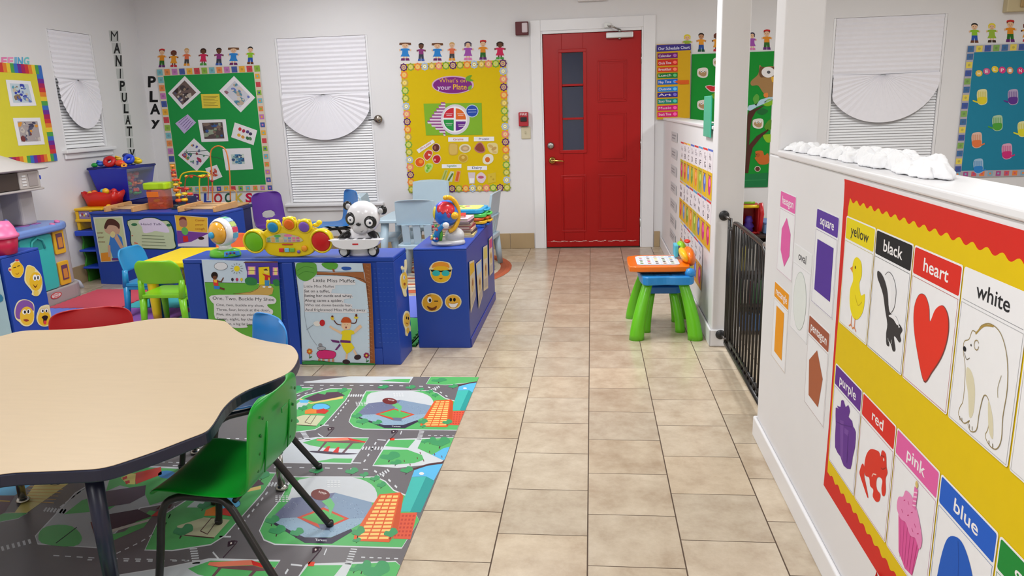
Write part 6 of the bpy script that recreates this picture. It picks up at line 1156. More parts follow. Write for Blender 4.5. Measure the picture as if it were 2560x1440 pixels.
for q in (-1, 1):
    mb = MB(PK); mb.tube([(q * .055, .0, .125), (q * .085, -.01, .108), (q * .105, -.04, .088), (q * .085, -.062, .088)], [.020, .022, .020, .014], n=12); mb.build('arm', t)
    mb = MB(PK); mb.ball((q * .080, -.045, .034), (.033, .022, .034)); f = mb.build('paw', t)
    mb = MB(pl((196, 196, 200), .35)); mb.ball((q * .080, -.064, .030), (.020, .006, .021))
    f2 = mb.build('paw_pad', f)
    for d in (-1, 0, 1): MB(pl((196, 196, 200), .35)).ball((q * .080 + d * .0145 + q * .004, -.062, .053 - abs(d) * .006), (.0062, .005, .0062), n=10, k=8).build('toe_pad', f)
mb = MB(PW); P = [(-.130, .092), (-.116, .068), (-.07, .052), (0, .048), (.07, .052), (.116, .068), (.130, .092), (.130, .102), (-.130, .102)]
mb.prism([(x, -.048, z) for x, z in sm(P, 3)], (0, -.05, 0)); kb = mb.build('keyboard', t, bev=.004, seg=3)
for i, x in enumerate((-.075, -.028, .022, .07)): MB(pl((64, 64, 68))).box(x - .017, x + .014, -.090, -.054, .1015, .1045).build('key', kb, bev=.001)
MB(pl((200, 40, 44))).box(-.016, .016, -.0995, -.0975, .074, .082).build('badge', kb)
# ---- drum set toy
DY = 3.905; c = W3(733, 644, DY); c.z = .612; t = thing('drum_toy', 'yellow electronic drum toy with green and red drum pads', 'toy', (c.x, DY, .612)); YT = pl((238, 210, 22), .25, coat=.3)
tl = Matrix.Rotation(math.radians(-22), 4, 'X')
def rl(px, py, dy=0): q = W3(px, py, DY); return V((q.x - c.x, dy, q.z - .5965))
mb = MB(YT)
body = sm([(668, 582), (700, 572), (735, 568), (790, 574), (806, 590), (800, 612), (790, 634), (772, 643), (735, 646), (690, 643), (672, 632), (664, 610)], 4)
mb.prism([rl(x, y, .0) for x, y in body][::-1], (0, -.040, 0)); mb.build('body', t, bev=.008, seg=3)
for nm_, x, y, rx, col, lb in (('big_drum', 648, 606, .064, (112, 190, 28), 'green drum pad'), ('big_drum', 813, 605, .064, (206, 30, 34), 'red drum pad')):
    p = rl(x, y, -.052); mb = MB(YT); mb.lathe([(.048, .06), (rx * .95, .03), (rx, .0), (rx * .98, -.012), (rx * .86, -.017), (rx * .84, -.010), (0, -.010)], p, (0, 1, .12), n=36, sx=1, sy=1.06); d = mb.build(nm_, t)
    MB(pl(col, .3)).lathe([(0, -.0105), (rx * .80, -.0105), (rx * .80, -.013), (rx * .70, -.0165), (0, -.018)], p, (0, 1, .12), n=36, sy=1.06).build('drum_pad', d)['label'] = lb
    mb = MB(pl((50, 110, 180))); mb.lathe([(.034, .062), (.05, .05), (.056, .028), (.050, .026), (.03, .05)], p, (0, 1, .12), n=24); mb.build('underside', d)
for x, y, col, nm_ in ((693, 571, (38, 140, 196), 'blue'), (733, 564, (236, 112, 30), 'orange'), (770, 570, (126, 88, 190), 'purple')):
    p = rl(x, y, -.050); mb = MB(YT); mb.lathe([(.034, .035), (.040, .02), (.0405, 0), (.037, -.006), (.031, -.005), (0, -.005)], p, (0, 1, .2), n=26)
    for q in (-1, 1): mb.ball((p.x + q * .028, p.y + .005, p.z + .030), (.010, .010, .010), n=10, k=8)
    d = mb.build('cymbal_ring', t); part(MB(pl(col, .28)).lathe([(0, -.0055), (.0295, -.0055), (.029, -.009), (.02, -.0115), (0, -.0125)], p, (0, 1, .2), n=26).build('small_pad', d), '%s round pad' % nm_)
a = Art([V((c.x - .125, DY - .0455, .612 + .134)), V((c.x + .075, DY - .0455, .612 + .134)), V((c.x + .075, DY - .0455, .612 + .085)), V((c.x - .125, DY - .0455, .612 + .085))], 100, 26, .001); a.base(sm([(2, 26), (4, 12), (30, 4), (50, 0), (72, 4), (96, 12), (98, 26)], 3), (196, 190, 150))
for i in range(8): a.k = 2; a.rect(4 + i * 11.8, 12, 13 + i * 11.8, 18, [(120, 170, 110), (226, 170, 90), (110, 160, 170), (214, 196, 150), (160, 190, 200), (120, 150, 190), (222, 120, 160), (210, 110, 150)][i]); a.k = 2; a.rect(4 + i * 11.8, 20, 13 + i * 11.8, 25, [(110, 160, 120), (226, 160, 80), (120, 180, 140), (196, 180, 140), (150, 150, 190), (170, 130, 180), (214, 120, 150), (170, 110, 160)][i])
a.f(el(34, 8, 10, 4, 10), (100, 180, 80)).f(el(64, 7, 12, 4, 10), (222, 120, 170)); o = a.mb.build('picture_panel', t, world=True)
for px, col in ((713, (214, 50, 50)), (727, (120, 190, 220)), (740, (110, 180, 70))): p = rl(px, 628, -.046); MB(pl(col)).box(p.x - .013, p.x + .013, -.054, -.045, p.z - .011, p.z + .011).build('button', t, bev=.003)
p = rl(770, 624, -.046); MB(pl((236, 150, 30))).lathe([(.016, 0), (.016, .007), (.011, .010), (0, .010)], p, (0, -1, 0)).build('button', t); p = rl(756, 632, -.046); MB(pl((120, 90, 180))).lathe([(.009, 0), (.009, .006), (0, .007)], p, (0, -1, 0)).build('button', t)
p = rl(728, 614, -.046); MB(pl((200, 60, 40))).box(p.x - .03, p.x + .03, -.050, -.045, p.z - .003, p.z + .003).build('slider', t, bev=.001)
p = rl(802, 562, -.02); MB(YT).ball(p, (.016, .014, .014)).ball((p.x - .018, p.y, p.z - .012), (.02, .012, .012)).build('figure', t)
# ---- spinning fan toy
FY = 3.915; c = W3(566, 638, FY); t = thing('spinner_toy', 'white round toy with orange see-through dome on green base', 'toy', (c.x, FY, .612))
mb = MB(pl((90, 180, 40), .28)); mb.lathe([(.086, 0), (.090, .010), (.082, .034), (.060, .042), (0, .044)], (-.005, 0, 0), n=32, sy=.72); b = mb.build('base', t)
mb = MB(pl((50, 140, 210), .3)); mb.prism([V((.020, -.069, .008)), V((.060, -.052, .008)), V((.083, -.024, .008)), V((.080, -.022, .033)), V((.052, -.046, .036)), V((.020, -.060, .036))], (.004, .012, 0)); part(mb.build('key_panel', b, bev=.002), 'blue panel on the base')
for i in range(3): MB(pl((120, 40, 90))).ball((.035 + i * .017, -.061 + i * .010, .026), (.006, .005, .006), n=8, k=6).build('button', b)
MB(PW).lathe([(.040, .040), (.032, .055), (.034, .080), (0, .08)], (-.002, 0, 0), n=24).build('neck', t)
ax = V((-.34, -.94, .0)).normalized(); hc = V((0, .0, .138))
mb = MB(PW); mb.lathe([(.0, -.052), (.050, -.050), (.072, -.036), (.079, 0), (.079, .022), (.070, .040), (.064, .042), (.064, .036), (0, .036)], hc, ax, n=36); hd = mb.build('housing', t)
mb = MB(pl((236, 170, 50), .15, coat=.6)); mb.lathe([(.063, .036), (.060, .052), (.045, .066), (.022, .073), (0, .074)], hc, ax, n=32); part(mb.build('dome', hd), 'amber dome')
MB(pl((50, 160, 214), .3)).lathe([(.019, .070), (.018, .078), (.006, .081), (0, .081)], hc + V((-.012, 0, -.008)), ax, n=20).build('centre_button', hd)
for i, col in enumerate(((226, 120, 150), (236, 200, 90), (110, 190, 150), (140, 170, 220), (170, 190, 90), (206, 60, 90), (100, 170, 200))):
    a0 = -.9 + i * .42; e1 = V((0, 0, 1)).cross(ax).normalized(); r_ = .0795
    P = []; mbp = MB(pl(col, .35))
    for h in (-.030, .006):
        for s_ in (a0, a0 + .36): P.append(hc + ax * h + (e1 * math.sin(s_) + V((0, 0, 1)) * math.cos(s_)) * r_)
    n_ = (P[0] + P[1] + P[2] + P[3]) / 4 - hc; n_ = (n_ - ax * n_.dot(ax)).normalized(); mbp.prism([P[0], P[1], P[3], P[2]], n_ * .0025); mbp.build('rim_picture', hd)
# ---- globe toy
GY = 4.27; c = V((-.846, GY, .6008)); t = thing('globe_toy', 'talking globe toy with yellow arm on grey base', 'toy', tuple(c)); GR = pl((196, 196, 198), .28, coat=.2)
def rg(px, py, dy=0): q = W3(px, py, GY); return V((q.x - c.x, dy, q.z - c.z))
mb = MB(GR); mb.lathe([(.098, 0), (.102, .008), (.098, .022), (.090, .026), (0, .028)], (0, 0, 0), n=36, sy=.72); mb.ball((-.01, -.05, .012), (.055, .035, .0119), n=20, k=8); b = mb.build('base', t)
mb = MB(GR); mb.ball((.038, .012, .045), (.060, .055, .052)); mb.build('base_dome', t)
gc = rg(1116, 533); mb = MB(pl((40, 110, 210), .22, coat=.4)); mb.ball(gc, .078, n=36, k=24); gb = mb.build('globe', t)
def cont(pts, col, nm_):
    mb = MB(pl(col, .25)); P = sm(pts, 3)
    cx_ = sum(p[0] for p in P) / len(P); cy_ = sum(p[1] for p in P) / len(P)
    def sp(x, y, r): r2 = 1 - x * x - y * y; z = math.sqrt(max(r2, .0)); return gc + V((x, -z, y)) * r
    rings = []
    for f in (1, .66, .33): rings.append([sp(cx_ + (x - cx_) * f, cy_ + (y - cy_) * f, .0793) for x, y in P])
    ids = [[mb.vert(p) for p in r] for r in rings]; n = len(P); mb.smooth = True
    for a, b_ in zip(ids, ids[1:]):
        for i in range(n): mb.face((a[i], a[(i + 1) % n], b_[(i + 1) % n], b_[i]))
    mb.face(ids[-1]); part(mb.build('continent', gb, solid=.002), nm_)
cont([(-.55, .42), (-.42, .72), (-.1, .90), (.3, .86), (.6, .66), (.74, .35), (.62, .0), (.45, .16), (.25, .0), (.12, .22), (-.08, .05), (-.25, .26), (-.42, .18)], (206, 44, 56), 'red land'); cont([(-.95, .1), (-.85, .45), (-.68, .55), (-.7, .1), (-.78, -.35), (-.92, -.25)], (226, 206, 60), 'yellow land'); cont([(-.55, .62), (-.4, .8), (-.15, .93), (-.3, .72)], (150, 80, 190), 'violet land'); cont([(.2, -.02), (.35, .1), (.45, -.05), (.35, -.25)], (190, 50, 110), 'magenta land')
AR = pl((240, 180, 24), .28, coat=.3); mb = MB(AR); P = []
for i in range(15): a = math.radians(100 - i * 13.5); P.append(gc + V((.090 * math.cos(a) * .62 + .018, -.05 + .04 * math.cos(a), .098 * math.sin(a))))
mb.tube(P, .0135, n=12).ball(P[0], .0135, n=12, k=8); mb.build('meridian_arm', t); p = rg(1141, 536, -.05); MB(AR).lathe([(.0, -.024), (.016, -.022), (.021, -.010), (.021, .01), (0, .012)], (p.x, -.052, p.z), (0, 1, 0)).build('pivot_knob', t)
mb = MB(pl((40, 130, 200), .3)); mb.tube([rg(1092, 598, -.045), rg(1098, 575, -.052), rg(1110, 562, -.062), rg(1118, 554, -.070)], [.022, .016, .014, .012], n=14); mb.build('pointer_arm', t)
MB(pl((90, 190, 60), .3)).tube([rg(1102, 598, -.03), rg(1105, 585, -.03), rg(1106, 572, -.035)], [.014, .012, .006]).build('arm_stripe', t)
mb = MB(PW); mb.ball(rg(1121, 558, -.078), (.020, .012, .018)); mb.build('plane', t)
for i, (x, y, col) in enumerate(((1088, 562, (190, 40, 60)), (1095, 560, (80, 180, 80)), (1104, 562, (240, 170, 40)), (1098, 570, (220, 70, 70)), (1090, 585, (60, 170, 160)), (1086, 590, (222, 210, 90)), (1098, 592, (190, 30, 90)), (1092, 592, (236, 236, 236)), (1084, 593, (220, 140, 60)))): MB(pl(col)).ball(rg(x, y, -.068 + i % 3 * .004), (.008, .006, .008), n=10, k=8).build('charm', t)
# ---- board books stack
for i, (w, d, h, x, y, a, col, sp_) in enumerate(((.27, .22, .014, -.870, 4.60, 2, (214, 196, 130), 'bottom book lying widest in the stack behind the globe'), (.25, .19, .016, -.866, 4.615, -3, (60, 50, 60), 'second book from the bottom of the stack'), (.245, .19, .015, -.868, 4.62, 1, (226, 196, 170), 'third book from the bottom of the stack'), (.24, .19, .016, -.870, 4.615, -2, (150, 60, 70), 'fourth book from the bottom of the stack'), (.235, .18, .015, -.872, 4.62, 3, (200, 180, 160), 'fifth book from the bottom of the stack'), (.235, .18, .016, -.872, 4.615, 0, (90, 70, 90), 'sixth book from the bottom of the stack'), (.22, .18, .018, -.868, 4.61, -4, (236, 200, 214), 'pink topped book, highest full book of the stack'), (.15, .13, .012, -.872, 4.63, 7, (200, 30, 36), 'small red book on top of the stack behind the globe'))):
    z = .600 + sum((.014, .016, .015, .016, .015, .016, .018, .012)[:i]) + .0006 * i
    t = thing('board_book', sp_, 'book', (x, y, z), math.radians(a), 'board books stacked behind the globe')
    MB(pa((222, 204, 178), .8)).box(-w / 2 + .003, w / 2 - .003, -d / 2 + .003, d / 2 - .003, .002, h - .002).build('pages', t)
    mb = MB(pl(col, .4)); mb.box(-w / 2, w / 2, -d / 2, d / 2, 0, .002).box(-w / 2, w / 2, -d / 2, d / 2, h - .002, h).box(w / 2 - .003, w / 2 - .0005, -d / 2, d / 2, .002, h - .002); mb.build('cover', t)
mb = MB(pl((206, 34, 36), .3)); mb.prism([(-.835, 4.70, .728), (-.775, 4.74, .728), (-.775, 4.74, .72), (-.85, 4.75, .79)], (.004, -.03, 0)) if 0 else None
# ---- stack of toy laptops / trays at the far end
TC_ = [((30, 90, 190), 'dark blue toy tray, lowest of the stack at the far end'), ((228, 180, 40), 'yellow toy tray second from the bottom of the stack'), ((226, 100, 40), 'orange toy tray in the middle of the stack'), ((84, 200, 90), 'green toy tray second from the top of the stack'), ((46, 160, 214), 'sky blue toy tray with map picture, top of the stack')]
z = .600
for i, (col, lb) in enumerate(TC_):
    h = (.026, .022, .020, .026, .030)[i]; t = thing('toy_tray', lb, 'toy', (-.862 + .012 * (i % 2), 4.985, z), math.radians((0, 2, -2, 1, -3)[i]), 'stacked toy trays')
    w = .145; mb = MB(pl(col, .3)); mb.prism([(a, b, 0) for a, b in rrect(-w, -.135, w, .135, .045)], (0, 0, h - .003)); mb.build('tray', t, bev=.005, seg=3)
    mb = MB(pl(col, .3)); mb.tube([(w - .015, -.06, h / 2), (w + .018, -.05, h / 2), (w + .026, 0, h / 2), (w + .018, .05, h / 2), (w - .015, .06, h / 2)], .008, n=8); mb.build('handle', t)
    if i == 4:
        mb = MB(pa((206, 200, 120))); mb.prism([(a, b, h - .003) for a, b in rrect(-w + .025, -.105, w - .025, .105, .03)], (0, 0, .002)); pnl = mb.build('picture_panel', t)
        rr = random.Random(9); 
        for j in range(9): mb = MB(pl([(120, 170, 70), (170, 80, 150), (222, 150, 60), (230, 220, 200)][j % 4])); mb.prism([(a, b, h - .001) for a, b in el(rr.uniform(-.08, .08), rr.uniform(-.07, .07), rr.uniform(.01, .025), rr.uniform(.01, .02), 8)], (0, 0, .0012 + .0002 * j)); mb.build('picture_patch', pnl)
    z += h + .0008
# ---- learning desk and stool
GN = pl((104, 196, 22), .3, coat=.15); BU = pl((44, 142, 214), .3)
t = thing('learning_desk', 'childs activity desk with orange top and green legs', 'toy desk', (.43, 4.54, 0))
def leg(mb, x0, y0, z0, x1, y1, w0, w1, bow):
    R_ = []; 
    for i in range(11):
        f = i / 10; z = z0 * (1 - f); o = bow * math.sin(f * math.pi) * .5; dx, dy = x1 - x0, y1 - y0; l = math.hypot(dx, dy); cx, cy = x0 + dx * (1 - (1 - f) ** 1.5) , y0 + dy * (1 - (1 - f) ** 1.5); w = w0 + (w1 - w0) * f
        R_.append([(cx + w * math.cos(a), cy + w * .8 * math.sin(a), z) for a in [2 * math.pi * k / 14 for k in range(14)]])
    mb.smooth = True; mb.rings(R_[::-1])
for sx in (-1, 1):
    for sy in (-1, 1):
        mb = MB(GN); leg(mb, sx * .100, sy * .15, .338, sx * .172, sy * .235, .030, .045, .02); mb.build('leg', t)
mb = MB(BU); mb.prism([(a, b, .325) for a, b in sm([(-.135, -.20), (-.07, -.215), (0, -.205), (.07, -.215), (.15, -.20), (.172, -.10), (.172, .10), (.15, .20), (0, .21), (-.13, .20), (-.15, 0)], 4)], (0, 0, .052)); mb.build('tray', t, bev=.008, seg=3)
MB(pl((30, 104, 170), .4)).lathe([(.034, 0), (.034, .003), (.030, .0035), (.030, .001), (0, .001)], (-.02, -.165, .3772), (0, 0, 1), sx=1.3, sy=.8).build('cup_well', t); MB(pl((30, 104, 170), .4)).lathe([(.030, 0), (.030, .003), (.026, .0035), (.026, .001), (0, .001)], (.07, -.165, .3772), (0, 0, 1), sx=1.3, sy=.8).build('cup_well', t)
MB(BU).lathe([(.030, .0), (.030, .02), (.022, .038), (0, .045)], (.140, -.175, .377), (0, 0, 1)).build('hinge', t)
OG_ = pl((240, 118, 16), .25, coat=.3); mb = MB(OG_); mb.prism([(a, b, .400) for a, b in sm([(-.215, -.14), (-.19, -.175), (-.10, -.185), (.10, -.18), (.14, -.15), (.145, 0), (.14, .15), (.10, .17), (-.13, .175), (-.19, .155), (-.215, .11)], 4)], (0, 0, .032)); mb.build('desk_top', t, bev=.009, seg=4)
MB(pl((24, 22, 26))).prism([(a, b, .3885) for a, b in rrect(-.17, -.15, .12, .15, .03)], (0, 0, .0116)).build('underside', t)
a = Art([V((.43 - .165, 4.54 + .135, .4330)), V((.43 + .088, 4.54 + .135, .4330)), V((.43 + .088, 4.54 - .135, .4330)), V((.43 - .165, 4.54 - .135, .4330))], 100, 100, .0015); a.n = V((0, 0, 1)); a.base(rrect(0, 0, 100, 100, 12), (206, 214, 228)); rr = random.Random(12)
for i in range(5):
    for j in range(5): x, y = 12 + i * 18, 12 + j * 18; a.k = 1; a.f(rrect(x - 6, y - 6, x + 8, y + 7, 2), (232, 230, 226)); a.k = 2; a.f(el(x, y, 4.5, 4, 7, rr.uniform(0, 90)), [(90, 80, 80), (190, 120, 60), (200, 60, 110), (110, 150, 90), (120, 110, 150), (226, 210, 110)][rr.randrange(6)]); a.k = 2; a.line([(x - 5, y + 5), (x + 6, y + 5)], 1.2, (110, 110, 120))
a.mb.build('picture_panel', t, world=True)
mb = MB(pl((246, 196, 20), .3)); mb.ball((.122, -.03, .470), (.026, .098, .050), mtx=Matrix.Rotation(math.radians(-30), 3, 'Y')); mb.build('console', t); mb = MB(OG_); mb.ball((.152, -.02, .462), (.036, .115, .058), mtx=Matrix.Rotation(math.radians(-12), 3, 'Y')); mb.build('console_back', t)
mb = MB(pl((140, 206, 40), .3)); mb.ball((.118, .08, .500), (.026, .050, .040), mtx=Matrix.Rotation(math.radians(-25), 3, 'Y')); part(mb.build('console_side', t), 'lime green console bump')
MB(pl((80, 190, 220), .3)).box(.070, .095, .03, .13, .445, .52).build('flip_book', t, bev=.006); MB(pl((90, 80, 150), .3)).box(.096, .104, .035, .125, .45, .515).build('flip_page', t, bev=.002)
MB(pl((214, 50, 40), .3)).ball((.150, .07, .538), (.020, .035, .012)).build('top_button', t)
for i in range(8): MB(pl([(206, 90, 50), (240, 220, 120)][i % 2])).ball((.104 + .004 * (i % 3), -.09 + i * .018, .474 + .01 * math.sin(i)), (.006, .006, .006), n=8, k=6).build('key', t)
t = thing('stool', 'small blue seated stool with green legs under the activity desk', 'stool', (.427, 4.575, 0))
SB = pl((40, 116, 196), .35); mb = MB(SB); mb.prism([(a, b, .235) for a, b in rrect(-.115, -.09, .115, .09, .035)], (0, 0, .045)); mb.build('seat', t, bev=.008, seg=3)
mb = MB(SB); mb.prism([(a, .07, z) for a, z in sm([(-.10, .2805), (-.09, .305), (-.04, .315), (.04, .315), (.09, .305), (.10, .2805)], 3)], (0, -.06, 0)); mb.build('backrest', t, bev=.004)
for sx in (-1, 1):
    for sy in (-1, 1): mb = MB(GN); leg(mb, sx * .066, sy * .055, .236, sx * .105, sy * .115, .022, .031, .01); mb.build('leg', t)
# ---- safety gate
GB = mat((40, 37, 36), .3, .4, 'plastic', 'gate_enamel'); GX = .742
t = thing('safety_gate', 'dark metal child safety gate between post and low wall', 'gate', (GX, 3.58, 0))
y0, y1 = 3.005, 4.105
mb = MB(GB); mb.tube([(GX, y0, .045), (GX, y1, .045)], .014).tube([(GX, y0, .045), (GX, y0, .75)], .012).tube([(GX, y1, .045), (GX, y1, .75)], .012); mb.build('frame', t, world=True)
mb = MB(GB); P = [(GX, 3.99, .09), (GX, 3.99, .70), (GX, 3.96, .745), (GX, 3.90, .752), (GX, 3.70, .752), (GX, 3.5, .752), (GX, 3.30, .75), (GX, 3.22, .72), (GX, 3.21, .09)]; mb.tube(P, .011).tube([(GX, 3.99, .09), (GX, 3.21, .09)], .009); dr = mb.build('gate_door', t, world=True)
for i in range(15):
    y = y0 + .055 + i * .072; z1 = .745 if 3.21 < y < 3.99 else .70
    if abs(y - 3.99) < .03 or abs(y - 3.21) < .03: continue
    MB(GB).tube([(GX, y, .05), (GX, y, z1)], .0062, n=8).build('bar', t, world=True)
mb = MB(GB); mb.tube([(GX, y0, .70), (GX, 3.20, .70)], .009).tube([(GX, 4.0, .70), (GX, y1, .70)], .009); mb.build('rail', t, world=True)
for z in (.755, .075):
    mb = MB(pl((22, 22, 24), .5)); mb.lathe([(.026, .0), (.028, .008), (.022, .016), (.012, .022), (0, .023)], (GX - .02, 4.1705 if z < .2 else 4.1845, z), (0, -1, 0)); mb.build('pressure_pad', t, world=True)
    mb = MB(mat((110, 106, 104), .3, .9, 'plastic')); mb.tube([(GX - .02, 4.155, z), (GX - .004, 4.09, z - .004)], .007); mb.build('spindle', t, world=True)
MB(mat((150, 148, 146), .3, .6, 'plastic')).box(GX - .012, GX + .012, 3.19, 3.27, .752, .772).build('latch', t, world=True, bev=.008)
# ---- cotton batting along the near wall top
mb = MB(); CT = mat((240, 240, 242), .95, 0, 'fluff', 'cotton', sss=.3); mb.cur = CT; rr = random.Random(21)
t = thing('cotton_batting', 'white cotton wool batting strewn along the low wall top', 'decoration', (.745, 2.3, 1.187))
def fluff(x, y, r, sq):
    n, k = 18, 10; rs = []
    ph = [rr.uniform(0, 6.28) for _ in range(6)]
    for j in range(k + 1):
        f = j / k; th = f * math.pi / 2 * .999; ring = []
        for i in range(n):
            a = 2 * math.pi * i / n; w = 1 + .16 * math.sin(3 * a + ph[0] + th) + .11 * math.sin(5 * a + ph[1] + 3 * th) + .05 * math.sin(9 * a + ph[2])
            ring.append((x + r * w * math.cos(th) * math.cos(a) * .62, y + r * w * math.cos(th) * math.sin(a) * 1.25, 1.1875 + sq * math.sin(th) * (1 + .2 * math.sin(2 * a + ph[3]) * math.cos(th))))
        rs.append(ring)
    mb.smooth = True; mb.rings(rs, None, True)
y = 2.80
while y > 1.80:
    for _ in range(3): fluff(.745 + rr.uniform(-.035, .05), y + rr.uniform(-.02, .02), rr.uniform(.026, .042), rr.uniform(.016, .034) + (.012 if y < 2.2 else 0))
    y -= rr.uniform(.026, .04)
for y, r in ((1.80, .05), (1.75, .05), (1.71, .04)): fluff(.75, y, r, .034); fluff(.73, y + .02, r * .8, .026)
o = mb.build('cotton', t, world=True, sub=1)
tx = bpy.data.textures.new('cotton_noise', 'CLOUDS'); tx.noise_scale = .012; tx.noise_depth = 3
md = o.modifiers.new('fluff', 'DISPLACE'); md.texture = tx; md.strength = .007; md.mid_level = .45; md.texture_coords = 'LOCAL'
# ================================================================ left corner: play kitchen and toy shelves
KG = pl((186, 178, 174), .4); KL = pl((206, 200, 196), .4)
t = thing('play_kitchen', 'toy kitchen with blue counter, teal door and grey hood on the left', 'toy kitchen', (-4.3, 5.0, 0))
def foot(y0, y1, xf, r, xb=-4.452, n=6): return [(xb, y0), (xf, y0)] + [(xf - r + r * math.cos(math.radians(a)), y1 - r * 1.3 + r * 1.3 * math.sin(math.radians(a))) for a in [90 * i / n for i in range(n + 1)]] + [(xb, y1)]
MB(pl((168, 160, 158), .45)).prism([(x, y, 0) for x, y in foot(4.55, 5.55, -4.13, .11)], (0, 0, .12)).build('base', t, world=True, bev=.012, seg=3)
MB(KG).prism([(x, y, .1202) for x, y in foot(4.57, 5.53, -4.155, .10)], (0, 0, .44)).build('body', t, world=True, bev=.006)
CBL = pl((120, 150, 214), .35); mb = MB(CBL); mb.prism([(x, y, .560) for x, y in foot(4.50, 5.52, -4.09, .18)], (0, 0, .058)); co = mb.build('counter', t, world=True, bev=.02, seg=4)
mb = MB(pl((84, 120, 196), .35)); mb.lathe([(.12, .004), (.125, .008), (.11, .009), (.095, .003), (0, .002)], (-4.25, 4.86, .6175), n=28, sy=1.2); mb.build('sink', co, world=True)
mb = MB(pl((136, 140, 208), .35)); mb.lathe([(.03, 0), (.026, .02), (.03, .05), (.02, .07), (0, .072)], (-4.3, 5.03, .6175)); mb.tube([(-4.3, 5.03, .67), (-4.26, 4.99, .69), (-4.22, 4.95, .67)], .012); mb.build('tap', co, world=True)
for y in (5.20, 5.32): MB(pl((150, 90, 160), .4)).lathe([(.055, 0), (.055, .003), (0, .004)], (-4.30, y - .02, .6178), n=20).build('hob_ring', co, world=True)
for y, z in ((5.27, .60), (5.36, .61)): MB(pl((222, 120, 170), .35)).lathe([(.020, 0), (.020, .014), (.012, .018), (0, .018)], (-4.12 + (5.27 - y) * .3, y, z + .008), (.3, 0, 1), n=16).build('control_knob', co, world=True)
TE = pl((64, 190, 180), .35); XK = -4.138
mb = MB(TE); mb.prism([(XK, y, z) for y, z in rrect(4.93, .125, 5.265, .552, .03)], (-.016, 0, 0)); d = mb.build('door', t, world=True, bev=.006)
mb = MB(pl((44, 150, 142), .4)); mb.prism([(XK - .0005, y, z) for y, z in sm([(5.035, .46), (5.05, .53), (5.10, .548 - .01), (5.15, .53), (5.165, .46), (5.10, .45)], 4)], (.003, 0, 0)); mb.build('handle_recess', d, world=True)
mb = MB(TE); mb.tube([(XK + .003, 5.03, .45), (XK + .006, 5.045, .515), (XK + .008, 5.10, .54), (XK + .006, 5.155, .515), (XK + .003, 5.17, .45)], .009); mb.build('handle_rim', d, world=True)
for z0, z1 in ((.375, .565), (.13, .315)):
    mb = MB(pl((232, 178, 40), .35)); mb.prism([(XK, y, z) for y, z in rrect(5.282, z0, 5.40, z1, .012)], (-.014, 0, 0)); o = mb.build('oven_door', t, world=True, bev=.004)
    MB(pl((112, 70, 96), .3)).box(XK, XK + .004, 5.308, 5.375, z0 + .04, z1 - .03).build('oven_window', o, world=True); MB(pl((214, 140, 60), .4)).box(XK + .004, XK + .0055, 5.318, 5.365, z0 + .05, z1 - .06).build('window_picture', o, world=True)
a = Art([V((-4.1285, 5.13, .10)), V((-4.1285, 5.25, .10)), V((-4.1285, 5.25, .05)), V((-4.1285, 5.13, .05))], 100, 42, .002); a.n = V((1, 0, 0)); a.base(el(50, 21, 50, 20, 24), (200, 60, 60)); a.f(el(50, 21, 42, 15, 24), (226, 214, 210)); a.text('little', 24, 19, 76, 10, (190, 50, 50)); a.text('tikes', 26, 33, 74, 11, (190, 50, 50)); a.mb.build('badge', t, world=True)
for y in (4.62, 5.22):
    mb = MB(KG); mb.prism([(-4.27, y - .05, .6185), (-4.27, y + .10, .6185), (-4.45, y + .10, .6185), (-4.45, y - .05, .6185)][::-1], (0, 0, .2655)); mb.build('upright', t, world=True, bev=.02, seg=3)
MB(pl((196, 190, 192), .4)).box(-4.452, -4.43, 4.65, 5.2, .6185, .89).build('back_panel', t, world=True)
mb = MB(KG); mb.prism([(x, y, .885) for x, y in foot(4.50, 5.33, -4.14, .06)], (0, 0, .015)); mb.build('hood_shelf', t, world=True, bev=.006)
mb = MB(KG); mb.box(-4.452, -4.165, 5.08, 5.29, .9005, 1.03).box(-4.452, -4.43, 4.52, 5.08, .9005, 1.03).box(-4.43, -4.165, 4.52, 4.56, .9005, 1.03); hb = mb.build('hood_box', t, world=True, bev=.01, seg=3)
MB(pl((64, 52, 48), .4)).box(-4.4295, -4.175, 4.565, 5.078, .905, 1.025).build('microwave_window', hb, world=True)
for i in range(4): MB(pl((222, 220, 220))).box(-4.1645, -4.161, 5.10, 5.14, .925 + i * .022, .937 + i * .022).build('keypad_button', hb, world=True)
MB(pl((160, 150, 148), .45)).box(-4.1645, -4.160, 5.165, 5.255, .92, 1.01).build('side_panel', hb, world=True); MB(pl((40, 70, 190))).box(-4.205, -4.165, 5.2905, 5.302, .96, .99).build('latch', hb, world=True, bev=.004)
mb = MB(KL); mb.smooth = True
rs = []
for i in range(13):
    f = i / 12; y = 4.42 + f * .94; h = .03 + .085 * math.exp(-((f - .62) / .22) ** 2) * (1 if f < .97 else .5); w = 1 if 0 < i < 12 else .85
    rs.append([(-4.444, y, 1.031), (-4.16 + (1 - w) * -.05, y, 1.031), (-4.12 + (1 - w) * -.05, y, 1.045), (-4.16, y, 1.055 + h * .35), (-4.26, y, 1.045 + h), (-4.36, y, 1.04 + h), (-4.444, y, 1.035 + h * .8)])
mb.rings(rs); mb.build('hood_canopy', t, world=True, bev=.006)
mb = MB(pl((206, 208, 222), .35)); mb.tube([(-4.33, 5.76, .0), (-4.34, 5.74, .05), (-4.37, 5.68, .085), (-4.42, 5.60, .09)], [.02, .022, .024, .02]); tag(mb.build('floor_toy', None, bev=0), 'pale grey curved plastic toy foot beside the play kitchen', 'toy')
